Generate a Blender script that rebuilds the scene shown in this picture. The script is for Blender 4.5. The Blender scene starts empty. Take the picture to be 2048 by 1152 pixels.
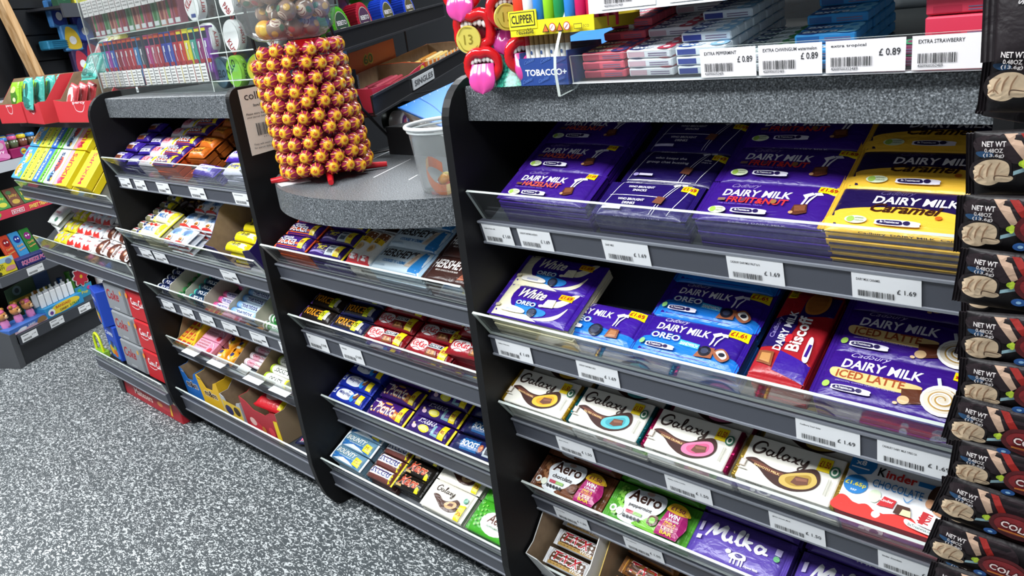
import bpy, math, random
import numpy as np
from mathutils import Matrix, Vector
from mathutils.geometry import delaunay_2d_cdt
random.seed(7)
D = bpy.data; C = bpy.context.scene.collection
R = math.radians; PI = math.pi

# ------------------------------------------------------------------ camera, light, exposure
cam = D.objects.new('camera', D.cameras.new('camera')); C.objects.link(cam)
cam.data.sensor_fit = 'HORIZONTAL'; cam.data.sensor_width = 36.0
cam.data.lens = 1526.123 / 2048 * 36.0
cam.data.clip_start = 0.02
_r = [(0.7419670265672863, 0.661645181051518, -0.10821546043982812),
      (-0.14847554712055455, 0.31956470983293594, 0.9358597160561211),
      (0.6537889134836655, -0.6783097011105588, 0.3353446078068836)]
cam.matrix_world = Matrix(((_r[0][0], _r[1][0], _r[2][0], 0), (_r[0][1], _r[1][1], _r[2][1], 0),
                           (_r[0][2], _r[1][2], _r[2][2], 1.23), (0, 0, 0, 1)))
bpy.context.scene.camera = cam
vs = bpy.context.scene.view_settings
vs.view_transform = 'Standard'; vs.look = 'None'; vs.exposure = 0.0; vs.gamma = 1.0
w = D.worlds.new('shop_ambient'); bpy.context.scene.world = w; w.use_nodes = True
w.node_tree.nodes['Background'].inputs[0].default_value = (0.86, 0.92, 1.0, 1)
w.node_tree.nodes['Background'].inputs[1].default_value = 0.32

LIGHTS = [(-3.3, -0.5, 2.75, 1.2, 0.6, 42), (-1.7, -0.5, 2.75, 1.2, 0.6, 42), (-0.1, -0.5, 2.75, 1.2, 0.6, 42),
          (-3.3, 2.4, 2.75, 1.2, 0.6, 38), (-1.5, 2.4, 2.75, 1.2, 0.6, 42), (-5.0, 0.2, 2.75, 1.2, 0.6, 30)]
for i, (x, y, z, a, b, p) in enumerate(LIGHTS):
    l = D.lights.new('ceiling_panel_light', 'AREA'); l.shape = 'RECTANGLE'; l.size = a; l.size_y = b
    l.energy = p * 1.7; l.color = (0.95, 0.98, 1.0)
    o = D.objects.new('ceiling_panel_light', l); C.objects.link(o); o.location = (x, y, z)

# ------------------------------------------------------------------ materials
def lin(h):
    if not isinstance(h, str): return tuple(h)
    h = h.lstrip('#')
    r = []
    for i in (0, 2, 4):
        c = int(h[i:i+2], 16) / 255
        r.append(c / 12.92 if c <= 0.04045 else ((c + 0.055) / 1.055) ** 2.4)
    return tuple(r)

def newmat(name):
    m = D.materials.new(name); m.use_nodes = True
    return m, m.node_tree.nodes, m.node_tree.links, m.node_tree.nodes['Principled BSDF']

def colmat(name, rough, metal=0.0, bump=0.0, scale=60, stretch=(1, 1, 1), coat=0.0, spec=0.5, dist=0.002):
    """base colour from the mesh's colour layer, crinkle from noise"""
    m, n, l, b = newmat(name)
    a = n.new('ShaderNodeAttribute'); a.attribute_name = 'Col'; l.new(a.outputs['Color'], b.inputs['Base Color'])
    b.inputs['Roughness'].default_value = rough; b.inputs['Metallic'].default_value = metal
    b.inputs['Coat Weight'].default_value = coat; b.inputs['Specular IOR Level'].default_value = spec
    if bump:
        t = n.new('ShaderNodeTexCoord'); mp = n.new('ShaderNodeMapping'); mp.inputs['Scale'].default_value = stretch
        ob = n.new('ShaderNodeObjectInfo'); add = n.new('ShaderNodeVectorMath'); add.operation = 'ADD'
        l.new(t.outputs['Object'], add.inputs[0]); l.new(ob.outputs['Location'], add.inputs[1])
        l.new(add.outputs[0], mp.inputs[0])
        no = n.new('ShaderNodeTexNoise'); no.inputs['Scale'].default_value = scale; no.inputs['Detail'].default_value = 3
        no.inputs['Distortion'].default_value = 0.6
        l.new(mp.outputs[0], no.inputs['Vector'])
        bp = n.new('ShaderNodeBump'); bp.inputs['Strength'].default_value = bump; bp.inputs['Distance'].default_value = dist
        l.new(no.outputs['Fac'], bp.inputs['Height']); l.new(bp.outputs[0], b.inputs['Normal'])
    return m

FILM = colmat('glossy_wrapper_film', 0.30, bump=0.55, scale=38, stretch=(1, 1.6, 1), dist=0.004)
FOIL = colmat('metallic_foil', 0.28, metal=0.85, bump=0.7, scale=110, dist=0.002)
CARD = colmat('printed_card', 0.50, bump=0.05, scale=200)
MATT = colmat('matt_paper', 0.75)
PLAS = colmat('moulded_plastic', 0.32)
STEEL = colmat('powder_coated_steel', 0.42, bump=0.04, scale=500, dist=0.0005)

def laminate():
    m, n, l, b = newmat('speckled_grey_laminate')
    t = n.new('ShaderNodeTexCoord')
    v = n.new('ShaderNodeTexNoise'); v.inputs['Scale'].default_value = 420; v.inputs['Detail'].default_value = 2
    l.new(t.outputs['Object'], v.inputs['Vector'])
    r = n.new('ShaderNodeValToRGB'); e = r.color_ramp
    e.elements[0].position = 0.36; e.elements[0].color = (*lin('#2c3033'), 1)
    e.elements[1].position = 0.60; e.elements[1].color = (*lin('#6c7175'), 1)
    x = e.elements.new(0.72); x.color = (*lin('#a6aaae'), 1)
    l.new(v.outputs['Fac'], r.inputs[0])
    v2 = n.new('ShaderNodeTexVoronoi'); v2.inputs['Scale'].default_value = 330
    l.new(t.outputs['Object'], v2.inputs['Vector'])
    r2 = n.new('ShaderNodeValToRGB'); r2.color_ramp.elements[0].position = 0.12; r2.color_ramp.elements[0].color = (1, 1, 1, 1)
    r2.color_ramp.elements[1].position = 0.17; r2.color_ramp.elements[1].color = (0, 0, 0, 1)
    l.new(v2.outputs['Distance'], r2.inputs[0])
    mx = n.new('ShaderNodeMix'); mx.data_type = 'RGBA'; mx.inputs['B'].default_value = (*lin('#b9bdc0'), 1)
    mth = n.new('ShaderNodeMath'); mth.operation = 'MULTIPLY'; mth.inputs[1].default_value = 0.5
    l.new(r2.outputs[0], mth.inputs[0]); l.new(mth.outputs[0], mx.inputs['Factor'])
    l.new(r.outputs[0], mx.inputs['A']); l.new(mx.outputs['Result'], b.inputs['Base Color'])
    b.inputs['Roughness'].default_value = 0.42
    return m
LAMINATE = laminate()

def vinyl():
    m, n, l, b = newmat('flecked_vinyl_floor')
    t = n.new('ShaderNodeTexCoord'); mp = n.new('ShaderNodeMapping'); mp.inputs['Scale'].default_value = (1, 1.9, 1)
    mp.inputs['Rotation'].default_value = (0, 0, R(20))
    l.new(t.outputs['Object'], mp.inputs[0])
    v = n.new('ShaderNodeTexNoise'); v.inputs['Scale'].default_value = 78; v.inputs['Detail'].default_value = 1.2
    v.inputs['Distortion'].default_value = 1.5
    l.new(mp.outputs[0], v.inputs['Vector'])
    r = n.new('ShaderNodeValToRGB'); e = r.color_ramp
    e.elements[0].position = 0.535; e.elements[0].color = (*lin('#464c4f'), 1)
    e.elements[1].position = 0.60; e.elements[1].color = (*lin('#c4c8c9'), 1)
    l.new(v.outputs['Fac'], r.inputs[0]); l.new(r.outputs[0], b.inputs['Base Color'])
    b.inputs['Roughness'].default_value = 0.5
    return m
VINYL = vinyl()

def plain(name, c, rough=0.5, metal=0.0, bump=0.0, scale=80, c2=None, stretch=(1, 1, 1)):
    m, n, l, b = newmat(name)
    b.inputs['Base Color'].default_value = (*lin(c), 1); b.inputs['Roughness'].default_value = rough
    b.inputs['Metallic'].default_value = metal
    t = n.new('ShaderNodeTexCoord'); mp = n.new('ShaderNodeMapping'); mp.inputs['Scale'].default_value = stretch
    l.new(t.outputs['Object'], mp.inputs[0])
    no = n.new('ShaderNodeTexNoise'); no.inputs['Scale'].default_value = scale; l.new(mp.outputs[0], no.inputs['Vector'])
    if c2:
        r = n.new('ShaderNodeValToRGB'); r.color_ramp.elements[0].color = (*lin(c), 1); r.color_ramp.elements[1].color = (*lin(c2), 1)
        r.color_ramp.elements[0].position = .35; r.color_ramp.elements[1].position = .65
        l.new(no.outputs['Fac'], r.inputs[0]); l.new(r.outputs[0], b.inputs['Base Color'])
    if bump:
        bp = n.new('ShaderNodeBump'); bp.inputs['Strength'].default_value = bump; bp.inputs['Distance'].default_value = 0.002
        l.new(no.outputs['Fac'], bp.inputs['Height']); l.new(bp.outputs[0], b.inputs['Normal'])
    return m
BLACK = plain('black_melamine_board', '#0b0b0d', 0.5, bump=0.05, scale=300)
BLACK.node_tree.nodes['Principled BSDF'].inputs['Specular IOR Level'].default_value = 0.3
BLACKWALL = plain('black_slatwall_board', '#17191c', 0.45)
WOOD = plain('bare_pine', '#d9b486', 0.6, scale=6, c2='#b98d5a', stretch=(12, 12, 1))
CARDB = plain('brown_corrugated_board', '#9a8266', 0.85, scale=40, c2='#8d765c', bump=0.1)
CEIL = plain('white_ceiling_board', '#d9dad8', 0.8)

def clear(name, tint=(1, 1, 1), ior=1.49, rough=0.02, alpha=0.12):
    """thin clear acrylic: mostly transparent with a real glossy reflection"""
    m, n, l, b = newmat(name)
    n.remove(b)
    tr = n.new('ShaderNodeBsdfTransparent'); tr.inputs[0].default_value = (*tint, 1)
    gl = n.new('ShaderNodeBsdfGlossy'); gl.inputs['Roughness'].default_value = rough
    fr = n.new('ShaderNodeFresnel'); ge = n.new('ShaderNodeNewGeometry')     # same reflection from both sides of the thin sheet
    im = n.new('ShaderNodeMapRange'); im.inputs['To Min'].default_value = ior; im.inputs['To Max'].default_value = 1 / ior
    l.new(ge.outputs['Backfacing'], im.inputs['Value']); l.new(im.outputs[0], fr.inputs['IOR'])
    mx = n.new('ShaderNodeMixShader'); l.new(fr.outputs[0], mx.inputs[0]); l.new(tr.outputs[0], mx.inputs[1]); l.new(gl.outputs[0], mx.inputs[2])
    df = n.new('ShaderNodeBsdfDiffuse'); df.inputs[0].default_value = (0.8, 0.85, 0.85, 1)
    m2 = n.new('ShaderNodeMixShader'); m2.inputs[0].default_value = alpha
    l.new(mx.outputs[0], m2.inputs[1]); l.new(df.outputs[0], m2.inputs[2])
    l.new(m2.outputs[0], n['Material Output'].inputs[0])
    return m
ACRYL = clear('clear_acrylic', (0.95, 0.97, 0.965), alpha=0.018)
ACRYLT = clear('clear_acrylic_tub', (0.96, 0.97, 0.97), alpha=0.09)
EDGE = plain('acrylic_edge_painted_glow', '#c3cbc6', 0.2)  # opaque pale colour stands in for light glowing in the sheet edges

# ------------------------------------------------------------------ text cache
_tc = {}
def text_mesh(s, bold=0.0, fill_res=2):
    """unit-box text: x in 0..1, y in 0..1 (bounding box), returns verts Nx2, faces, aspect"""
    k = (s, bold)
    if k in _tc: return _tc[k]
    cu = D.curves.new('t', 'FONT'); cu.body = s; cu.resolution_u = fill_res; cu.offset = bold; cu.size = 1
    ob = D.objects.new('t', cu); C.objects.link(ob)
    dg = bpy.context.evaluated_depsgraph_get(); dg.update()
    me = D.meshes.new_from_object(ob.evaluated_get(dg))
    n = len(me.vertices); v = np.zeros(n * 3); me.vertices.foreach_get('co', v); v = v.reshape(-1, 3)[:, :2]
    f = [tuple(p.vertices) for p in me.polygons]
    D.objects.remove(ob); D.curves.remove(cu); D.meshes.remove(me)
    if n == 0: v = np.zeros((1, 2)); f = []
    lo, hi = v.min(0), v.max(0); sp = np.maximum(hi - lo, 1e-6)
    _tc[k] = ((v - lo) / sp, f, sp[0] / sp[1]); return _tc[k]

def smooth(pts, n=6, closed=False):
    P = [np.array(p, float) for p in pts]; out = []; m = len(P)
    rng = range(m) if closed else range(m - 1)
    for i in rng:
        p0 = P[(i - 1) % m] if closed or i > 0 else P[i]; p1 = P[i]; p2 = P[(i + 1) % m]
        p3 = P[(i + 2) % m] if closed or i + 2 < m else p2
        for k in range(n):
            t = k / n
            out.append(0.5 * ((2 * p1) + (-p0 + p2) * t + (2 * p0 - 5 * p1 + 4 * p2 - p3) * t * t + (-p0 + 3 * p1 - 3 * p2 + p3) * t ** 3))
    if not closed: out.append(P[-1])
    return out

class G:
    """collects polygons with a colour each and becomes one mesh object"""
    def __init__(s): s.v = []; s.f = []; s.c = []; s.m = []; s.s = []
    def add(s, vs, fs, col, mat=0, sm=False):
        o = len(s.v); s.v += [tuple(map(float, p)) for p in vs]
        c = lin(col)
        for f in fs:
            s.f.append(tuple(i + o for i in f)); s.c.append(c); s.m.append(mat); s.s.append(sm)
        return s
    def box(s, x0, x1, y0, y1, z0, z1, col, mat=0, M=None, bev=0):
        if bev:
            b = bev; P = []
            for z, i in ((z0, b), (z0 + b, 0), (z1 - b, 0), (z1, b)):
                for x, y in ((x0 + b, y0 + i), (x1 - b, y0 + i), (x1 - i, y0 + b), (x1 - i, y1 - b), (x1 - b, y1 - i), (x0 + b, y1 - i), (x0 + i, y1 - b), (x0 + i, y0 + b)):
                    P.append((x, y, z))
            F = [tuple(range(7, -1, -1)), tuple(range(24, 32))]
            for k in range(3):
                for j in range(8):
                    F.append((k * 8 + j, k * 8 + (j + 1) % 8, k * 8 + 8 + (j + 1) % 8, k * 8 + 8 + j))
        else:
            P = [(x, y, z) for z in (z0, z1) for x, y in ((x0, y0), (x1, y0), (x1, y1), (x0, y1))]
            F = [(3, 2, 1, 0), (4, 5, 6, 7), (0, 1, 5, 4), (1, 2, 6, 5), (2, 3, 7, 6), (3, 0, 4, 7)]
        if M is not None: P = [M @ Vector(p) for p in P]
        return s.add(P, F, col, mat)
    def prism(s, poly, a, b, col, axis='x', mat=0, M=None, sm=False):
        """extrude a 2D polygon along an axis; poly is (y,z) for x, (x,z) for y, (x,y) for z"""
        def mk(p, t): return (t, p[0], p[1]) if axis == 'x' else ((p[0], t, p[1]) if axis == 'y' else (p[0], p[1], t))
        n = len(poly); P = [mk(p, a) for p in poly] + [mk(p, b) for p in poly]
        F = [tuple(range(n - 1, -1, -1)), tuple(range(n, 2 * n))]
        if M is not None: P = [M @ Vector(p) for p in P]
        s.add(P, F, col, mat)
        return s.add(P, [(i, (i + 1) % n, n + (i + 1) % n, n + i) for i in range(n)], col, mat, sm)
    def lathe(s, prof, col, seg=24, M=None, mat=0, sm=True, cap=True):
        P = []; n = len(prof)
        for r, z in prof:
            for k in range(seg):
                a = 2 * PI * k / seg; P.append((r * math.cos(a), r * math.sin(a), z))
        F = [(i * seg + k, i * seg + (k + 1) % seg, (i + 1) * seg + (k + 1) % seg, (i + 1) * seg + k) for i in range(n - 1) for k in range(seg)]
        if M is not None: P = [M @ Vector(p) for p in P]
        s.add(P, F, col, mat, sm)
        if cap: s.add(P, [tuple(range(seg - 1, -1, -1)), tuple(range((n - 1) * seg, n * seg))], col, mat)
        return s
    def tube(s, pts, r, col, seg=8, mat=0, closed=False, M=None, rad=None):
        P = []; n = len(pts); pts = [Vector(p) for p in pts]
        for i, p in enumerate(pts):
            a = pts[(i - 1) % n] if (closed or i > 0) else p; b = pts[(i + 1) % n] if (closed or i < n - 1) else p
            t = (b - a).normalized(); u = t.cross(Vector((0.13, 0.31, 0.94))).normalized(); v = t.cross(u)
            rr = rad[i] if rad else r
            for k in range(seg):
                an = 2 * PI * k / seg; P.append(p + u * (rr * math.cos(an)) + v * (rr * math.sin(an)))
        m = n if closed else n - 1
        F = [(i * seg + k, i * seg + (k + 1) % seg, ((i + 1) % n) * seg + (k + 1) % seg, ((i + 1) % n) * seg + k) for i in range(m) for k in range(seg)]
        if M is not None: P = [M @ p for p in P]
        s.add(P, F, col, mat, True)
        if not closed: s.add(P, [tuple(range(seg - 1, -1, -1)), tuple(range((n - 1) * seg, n * seg))], col, mat)
        return s
    def ball(s, c, r, col, seg=12, ring=8, mat=0, sc=(1, 1, 1), M=None):
        P = []; F = []
        for i in range(ring + 1):
            a = PI * i / ring
            for k in range(seg):
                b = 2 * PI * k / seg
                P.append(Vector((c[0] + r * sc[0] * math.sin(a) * math.cos(b), c[1] + r * sc[1] * math.sin(a) * math.sin(b), c[2] - r * sc[2] * math.cos(a))))
        for i in range(ring):
            for k in range(seg): F.append((i * seg + k, i * seg + (k + 1) % seg, (i + 1) * seg + (k + 1) % seg, (i + 1) * seg + k))
        if M is not None: P = [M @ p for p in P]
        return s.add(P, F, col, mat, True)
    # ---- flat print.  fn(u, v, layer) -> xyz
    def art(s, spec, fn, mat=0, grid=None):
        lay = 0
        for it in spec:
            k = it[0]; lay += 1
            if k == 't':
                _, txt, x0, y0, x1, h, col = it[:7]; o = it[7] if len(it) > 7 else {}
                bb = min(o.get('b', 0.012), .024); v, f, asp = text_mesh(txt, bb); w_ = x1 - x0
                X = v[:, 0] * w_ + (v[:, 1] * h) * o.get('sh', 0.0); Y = v[:, 1] * h + v[:, 0] * w_ * o.get('up', 0)
                if 'arc' in o: Y = Y + o['arc'] * (1 - (2 * v[:, 0] - 1) ** 2)
                if 'rot' in o:
                    a = R(o['rot']); X, Y = X * math.cos(a) - Y * math.sin(a), X * math.sin(a) + Y * math.cos(a)
                if 'ol' in o:      # coloured outline behind the letters
                    vb, fb, _ = text_mesh(txt, bb + .034)
                    g = o.get('og', 0.03) * h
                    Xb = vb[:, 0] * (w_ + 2 * g) - g + (vb[:, 1] * h) * o.get('sh', 0.0); Yb = vb[:, 1] * (h + 2 * g) - g + vb[:, 0] * w_ * o.get('up', 0)
                    if 'arc' in o: Yb = Yb + o['arc'] * (1 - (2 * vb[:, 0] - 1) ** 2)
                    if 'rot' in o: Xb, Yb = Xb * math.cos(a) - Yb * math.sin(a), Xb * math.sin(a) + Yb * math.cos(a)
                    s.add([fn(x0 + x, y0 + y, lay) for x, y in zip(Xb, Yb)], fb, o['ol'], mat); lay += 1
                s.add([fn(x0 + x, y0 + y, lay) for x, y in zip(X, Y)], f, col, mat)
            elif k == 'e':
                _, cx, cy, rx, ry, col = it[:6]; ro = R(it[6]) if len(it) > 6 else 0
                n = 20 if max(rx, ry) > 4 else 12
                P = [(rx * math.cos(2 * PI * i / n), ry * math.sin(2 * PI * i / n)) for i in range(n)]
                P = [(cx + a * math.cos(ro) - b * math.sin(ro), cy + a * math.sin(ro) + b * math.cos(ro)) for a, b in P]
                s._poly(P, fn, lay, col, mat, grid)
            elif k == 'r':
                _, x0, y0, x1, y1, col = it[:6]; s._poly([(x0, y0), (x1, y0), (x1, y1), (x0, y1)], fn, lay, col, mat, grid)
            elif k == 'p': s._poly(it[1], fn, lay, it[2], mat, grid)
            elif k == 'c': s._poly([tuple(p) for p in smooth(it[1], 5, True)], fn, lay, it[2], mat, grid)
            elif k == 's':
                pts = smooth(it[1], 5); wd = it[2]; L = []; Rr = []; n = len(pts)
                for i, p in enumerate(pts):
                    a = pts[max(i - 1, 0)]; b = pts[min(i + 1, n - 1)]; d = b - a; q = np.array([-d[1], d[0]]); q = q / (np.linalg.norm(q) + 1e-9)
                    t = i / (n - 1); ww = wd * (0.5 + 0.5 * min(1, 4 * min(t, 1 - t) + (0.0 if len(it) > 4 else 1)))
                    L.append(p + q * ww / 2); Rr.append(p - q * ww / 2)
                P = L + Rr
                s.add([fn(p[0], p[1], lay) for p in P], [(n + i, n + i + 1, i + 1, i) for i in range(n - 1)], it[3], mat)
            elif k == 'bar':     # barcode
                _, x0, y0, x1, y1 = it[:5]; rr = random.Random(int(abs(x0) * 7 + 3)); x = x0
                while x < x1:
                    a = rr.choice((.25, .25, .5, .75)) * (x1 - x0) / 26; s.add([fn(x, y0, lay), fn(min(x + a, x1), y0, lay), fn(min(x + a, x1), y1, lay), fn(x, y1, lay)], [(0, 1, 2, 3)], '#2a2a2c', mat)
                    x += a + rr.choice((.3, .5, .7)) * (x1 - x0) / 26
        return s
    def _poly(s, P, fn, lay, col, mat, grid):
        if not grid:
            s.add([fn(x, y, lay) for x, y in P], [tuple(range(len(P)))], col, mat); return
        xs = [p[0] for p in P]; ys = [p[1] for p in P]
        # densify the outline, drop interior grid points in
        Q = []
        for i, p in enumerate(P):
            q = P[(i + 1) % len(P)]; L = math.hypot(q[0] - p[0], q[1] - p[1]); m = max(1, int(L / grid))
            for k in range(m): Q.append((p[0] + (q[0] - p[0]) * k / m, p[1] + (q[1] - p[1]) * k / m))
        n = len(Q); pts = [Vector(q) for q in Q]
        x = min(xs) + grid / 2
        while x < max(xs):
            y = min(ys) + grid / 2
            while y < max(ys): pts.append(Vector((x, y))); y += grid
            x += grid
        try:
            vo, _, fo, *_ = delaunay_2d_cdt(pts, [], [list(range(n))], 1, 1e-4)
            s.add([fn(p.x, p.y, lay) for p in vo], [tuple(f) for f in fo], col, mat)
        except Exception:
            s.add([fn(x, y, lay) for x, y in P], [tuple(range(len(P)))], col, mat)
    def mesh(s, name, mats):
        me = D.meshes.new(name); me.from_pydata(s.v, [], s.f)
        for m in mats: me.materials.append(m)
        nf = len(me.polygons)
        if nf:
            me.polygons.foreach_set('material_index', np.array(s.m[:nf], dtype=np.int32))
            me.polygons.foreach_set('use_smooth', np.array(s.s[:nf], dtype=bool))
            at = me.color_attributes.new('Col', 'FLOAT_COLOR', 'CORNER')
            lt = np.array([len(f) for f in s.f]); c = np.ones((nf, 4)); c[:, :3] = np.array(s.c)
            at.data.foreach_set('color', np.repeat(c, lt, 0).ravel())
        me.update(); return me
    def obj(s, name, mats, parent=None, M=None):
        if not isinstance(mats, (list, tuple)): mats = [mats]
        o = D.objects.new(name, s.mesh(name, mats)); C.objects.link(o)
        if parent: o.parent = parent
        if M is not None:
            if parent: o.matrix_parent_inverse = parent.matrix_basis.inverted(); o.matrix_basis = M
            else: o.matrix_world = M
        return o

def tag(o, label, cat, group=None):
    o['label'] = label; o['category'] = cat
    if group: o['group'] = group
    return o
def struct(o): o['kind'] = 'structure'; return o
def empty(name, loc=(0, 0, 0), rz=0, label=None, cat=None, group=None):
    o = D.objects.new(name, None); C.objects.link(o); o.location = loc; o.rotation_euler = (0, 0, rz); o.empty_display_size = 0.02
    if label: tag(o, label, cat, group)
    return o
def kids(o): return list(o.children)
_used = {}
def place(proto, M, label, cat, group=None):
    """the first call moves the prototype itself, later ones copy it and its parts"""
    if not _used.get(proto.name):
        _used[proto.name] = True; o = proto
    else:
        o = proto.copy(); C.objects.link(o)
        for ch in PARTS[proto.name]:
            c = ch.copy(); C.objects.link(c); c.parent = o
            for g in SUB.get(ch.name, []):
                d = g.copy(); C.objects.link(d); d.parent = c
    o.matrix_world = M
    for k in ('label', 'category', 'group'):
        if k in o: del o[k]
    return tag(o, label, cat, group)
PARTS = {}; SUB = {}
def reg(root):
    PARTS[root.name] = [c for c in D.objects if c.parent == root]
    for c in PARTS[root.name]: SUB[c.name] = [g for g in D.objects if g.parent == c]
    return root
# ------------------------------------------------------------------ room
def planeobj(name, x0, x1, y0, y1, z, mat):
    g = G(); g.add([(x0, y0, z), (x1, y0, z), (x1, y1, z), (x0, y1, z)], [(0, 1, 2, 3)], '#888888')
    return struct(g.obj(name, mat))
planeobj('floor', -8, 3, -2.5, 4.2, 0, VINYL)
g = G(); g.box(-8, 3, -2.5, 4.2, 2.8, 2.84, '#dddddd'); struct(g.obj('ceiling', CEIL))
g = G(); g.box(-8, 3, 4.2, 4.26, 0, 2.8, '#222222'); struct(g.obj('wall_back', plain('dark_painted_wall', '#2b2d31', 0.7)))
g = G(); g.box(-8.06, -8, -2.5, 4.2, 0, 2.8, '#222222'); struct(g.obj('wall_left', plain('dark_painted_wall_side', '#303236', 0.7)))
for i, (x, y, z, a, b, p) in enumerate(LIGHTS):      # the fittings round the ceiling lights
    g = G()
    for x0, x1, y0, y1 in ((-a/2-.03, a/2+.03, -b/2-.03, -b/2), (-a/2-.03, a/2+.03, b/2, b/2+.03), (-a/2-.03, -a/2, -b/2, b/2), (a/2, a/2+.03, -b/2, b/2)):
        g.box(x0, x1, y0, y1, -.05, 0, '#e8e8e8')
    o = empty('ceiling_light', (x, y, 2.8)); q = g.obj('frame', PLAS); q.parent = o
    tag(o, ['white ceiling light frame above the left gondola', 'white ceiling light frame above the middle aisle', 'white ceiling light frame above the right bay aisle',
            'white ceiling light frame behind the counter on the left', 'white ceiling light frame behind the counter in the middle', 'white ceiling light frame farthest along the aisle'][i], 'light')

# ------------------------------------------------------------------ counter shelving
TH = R(28)
PX = [-2.534, -1.678, -.967, -.165]; PT = .018
def panel_profile(top):
    P = []
    zt = 1.143
    P += [(1.24, 0.0), (.952, 0.0)]
    P += [(.925, .012), (.902, .05), (.888, .10), (.880, .16)]
    r = top
    for k in range(9):
        a = PI - k * PI / 16; P.append((.880 + r + r * math.cos(a), zt - r + r * math.sin(a)))
    P += [(1.24, zt)]
    return P
PANELLAB = ['black side panel at the left end beside the stacked drinks cartons', 'black side panel with the cream barcode card taped on it',
            'black side panel beside the clear sweet tub, next to the purple bars', 'black side panel at the right end behind the hanging cola packets']
for x, r, lab in zip(PX, (.075, .028, .075, .05), PANELLAB):
    g = G(); g.prism(panel_profile(r), x, x + PT, '#101013', sm=False)
    o = g.obj('side_panel', BLACK); tag(o, lab, 'panel')

def bay(name, xl, xr, lab, zt=1.06):
    g = G(); g.box(xl, xr, 1.228, 1.238, .05, zt, '#101013')
    t = empty('shelf_bay', ((xl + xr) / 2, 1.1, 0), 0, lab, 'shelving')
    o = g.obj('back_board', BLACK, t, Matrix())
    g = G(); g.box(xl, xr, .985, 1.0, 0, .085, '#26292d'); g.obj('plinth', STEEL, t, Matrix())
    return t
BAYS = [bay('b1', PX[0] + PT, PX[1], 'black back and plinth of the left bay holding mint rolls'), bay('b2', PX[1] + PT, PX[2], 'black back and plinth of the middle bay under the curved worktop', .87),
        bay('b3', PX[2] + PT, PX[3], 'black back and plinth of the right bay holding purple bars')]

LINE = {}
def shelf(key, xl, xr, rt, rb, lb, lt, lab, depth=.315, th=TH, lip=True, name='display_shelf', railcol='#474a53', clip=True):
    """rt, rb: rail top and bottom (y, z); lb, lt: lip bottom and top"""
    y0, z0 = SHF[key]; t = empty(name, ((xl + xr) / 2, y0, z0), 0, lab, 'shelf')
    c, s_ = math.cos(th), math.sin(th); n = (-s_, c)
    g = G(); a = (y0 - .012 * c, z0 - .012 * s_); b = (y0 + depth * c, z0 + depth * s_)
    g.prism([a, b, (b[0] - n[0] * .008, b[1] - n[1] * .008), (a[0] - n[0] * .008, a[1] - n[1] * .008)], xl, xr, '#3a3e44')
    g.obj('shelf_tray', STEEL, t, Matrix())
    g = G(); dy = rb[0] - rt[0]; dz = rb[1] - rt[1]; L = math.hypot(dy, dz); ny, nz = dz / L, -dy / L     # outward normal
    if ny > 0: ny, nz = -ny, -nz
    k = .006
    g.prism([rt, (rt[0] - ny * k * 2, rt[1] + .001), (rb[0] - ny * k * 2, rb[1]), rb], xl, xr, railcol)
    o = lambda p, e: (p[0] + ny * e, p[1] + nz * e)
    for p, sgn in ((rt, 1), (rb, -1)):      # rolled lips of the ticket strip
        q = (p[0] - dy / L * .003 * sgn, p[1] - dz / L * .003 * sgn)
        g.prism([p, o(p, .003), o((p[0] + dy / L * .0035 * sgn, p[1] + dz / L * .0035 * sgn), .003), (p[0] + dy / L * .0035 * sgn, p[1] + dz / L * .0035 * sgn)], xl, xr, '#7c8088')
    r_ = g.obj('ticket_rail', STEEL, t, Matrix())
    LINE[key] = (rt, rb, ny, nz, r_, t)
    if lip:
        g = G(); th_ = .0045; dy2 = lt[0] - lb[0]; dz2 = lt[1] - lb[1]; L2 = math.hypot(dy2, dz2); my, mz = dz2 / L2 * th_, -dy2 / L2 * th_
        P = [lb, lt, (lt[0] + my, lt[1] + mz), (lb[0] + my, lb[1] + mz)]
        n4 = 4; V = [(xl + .001, *p) for p in P] + [(xr - .003, *p) for p in P]
        g.add(V, [(0, 1, 5, 4), (2, 3, 7, 6)], '#ffffff', 0)
        g.add(V, [(1, 2, 6, 5), (0, 3, 2, 1), (4, 5, 6, 7), (3, 0, 4, 7)], '#c3cbc6', 1)
        g.obj('acrylic_riser', [ACRYL, EDGE], t, Matrix())
    return t
SHF = {'31': (.943, .885), '32': (.93, .667), '33': (.965, .475), '34': (.995, .272), '35': (1.0, .075),
       '21': (.93, .713), '22': (.96, .525), '23': (1.0, .279), '24': (.95, .105),
       '11': (.925, .888), '12': (.912, .668), '13': (.945, .478), '14': (.95, .29), '15': (.945, .112),
       '01': (.89, .815), '02': (.90, .575), '03': (.90, .125)}
B3 = (PX[2] + PT + .001, PX[3] - .001); B2 = (PX[1] + PT + .001, PX[2] - .001); B1 = (PX[0] + PT + .001, PX[1] - .001)
B0 = (-3.45, PX[0] - .004)
shelf('31', *B3, (.9168, .8947), (.928, .8509), (.933, .890), (.895, .952), 'sloping shelf of the right bay, topmost, with fruit and nut bars')
shelf('32', *B3, (.908, .6773), (.9148, .6347), (.910, .679), (.871, .7335), 'sloping shelf of the right bay, second from the top, with iced latte bars')
shelf('33', *B3, (.9396, .4855), (.9503, .4418), (.948, .480), (.907, .536), 'sloping shelf of the right bay, with white-sleeved chocolate bars')
shelf('34', *B3, (.973, .286), (.985, .245), (.977, .287), (.943, .335), 'sloping shelf of the right bay, with bubbly brown and green bars')
shelf('35', *B3, (.975, .085), (.985, .045), (.98, .085), (.95, .13), 'bottom sloping shelf of the right bay, with cartons of twin bars')
shelf('21', *B2, (.9023, .7237), (.9103, .6822), (.910, .723), (.872, .779), 'sloping shelf directly under the curved worktop')
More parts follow.
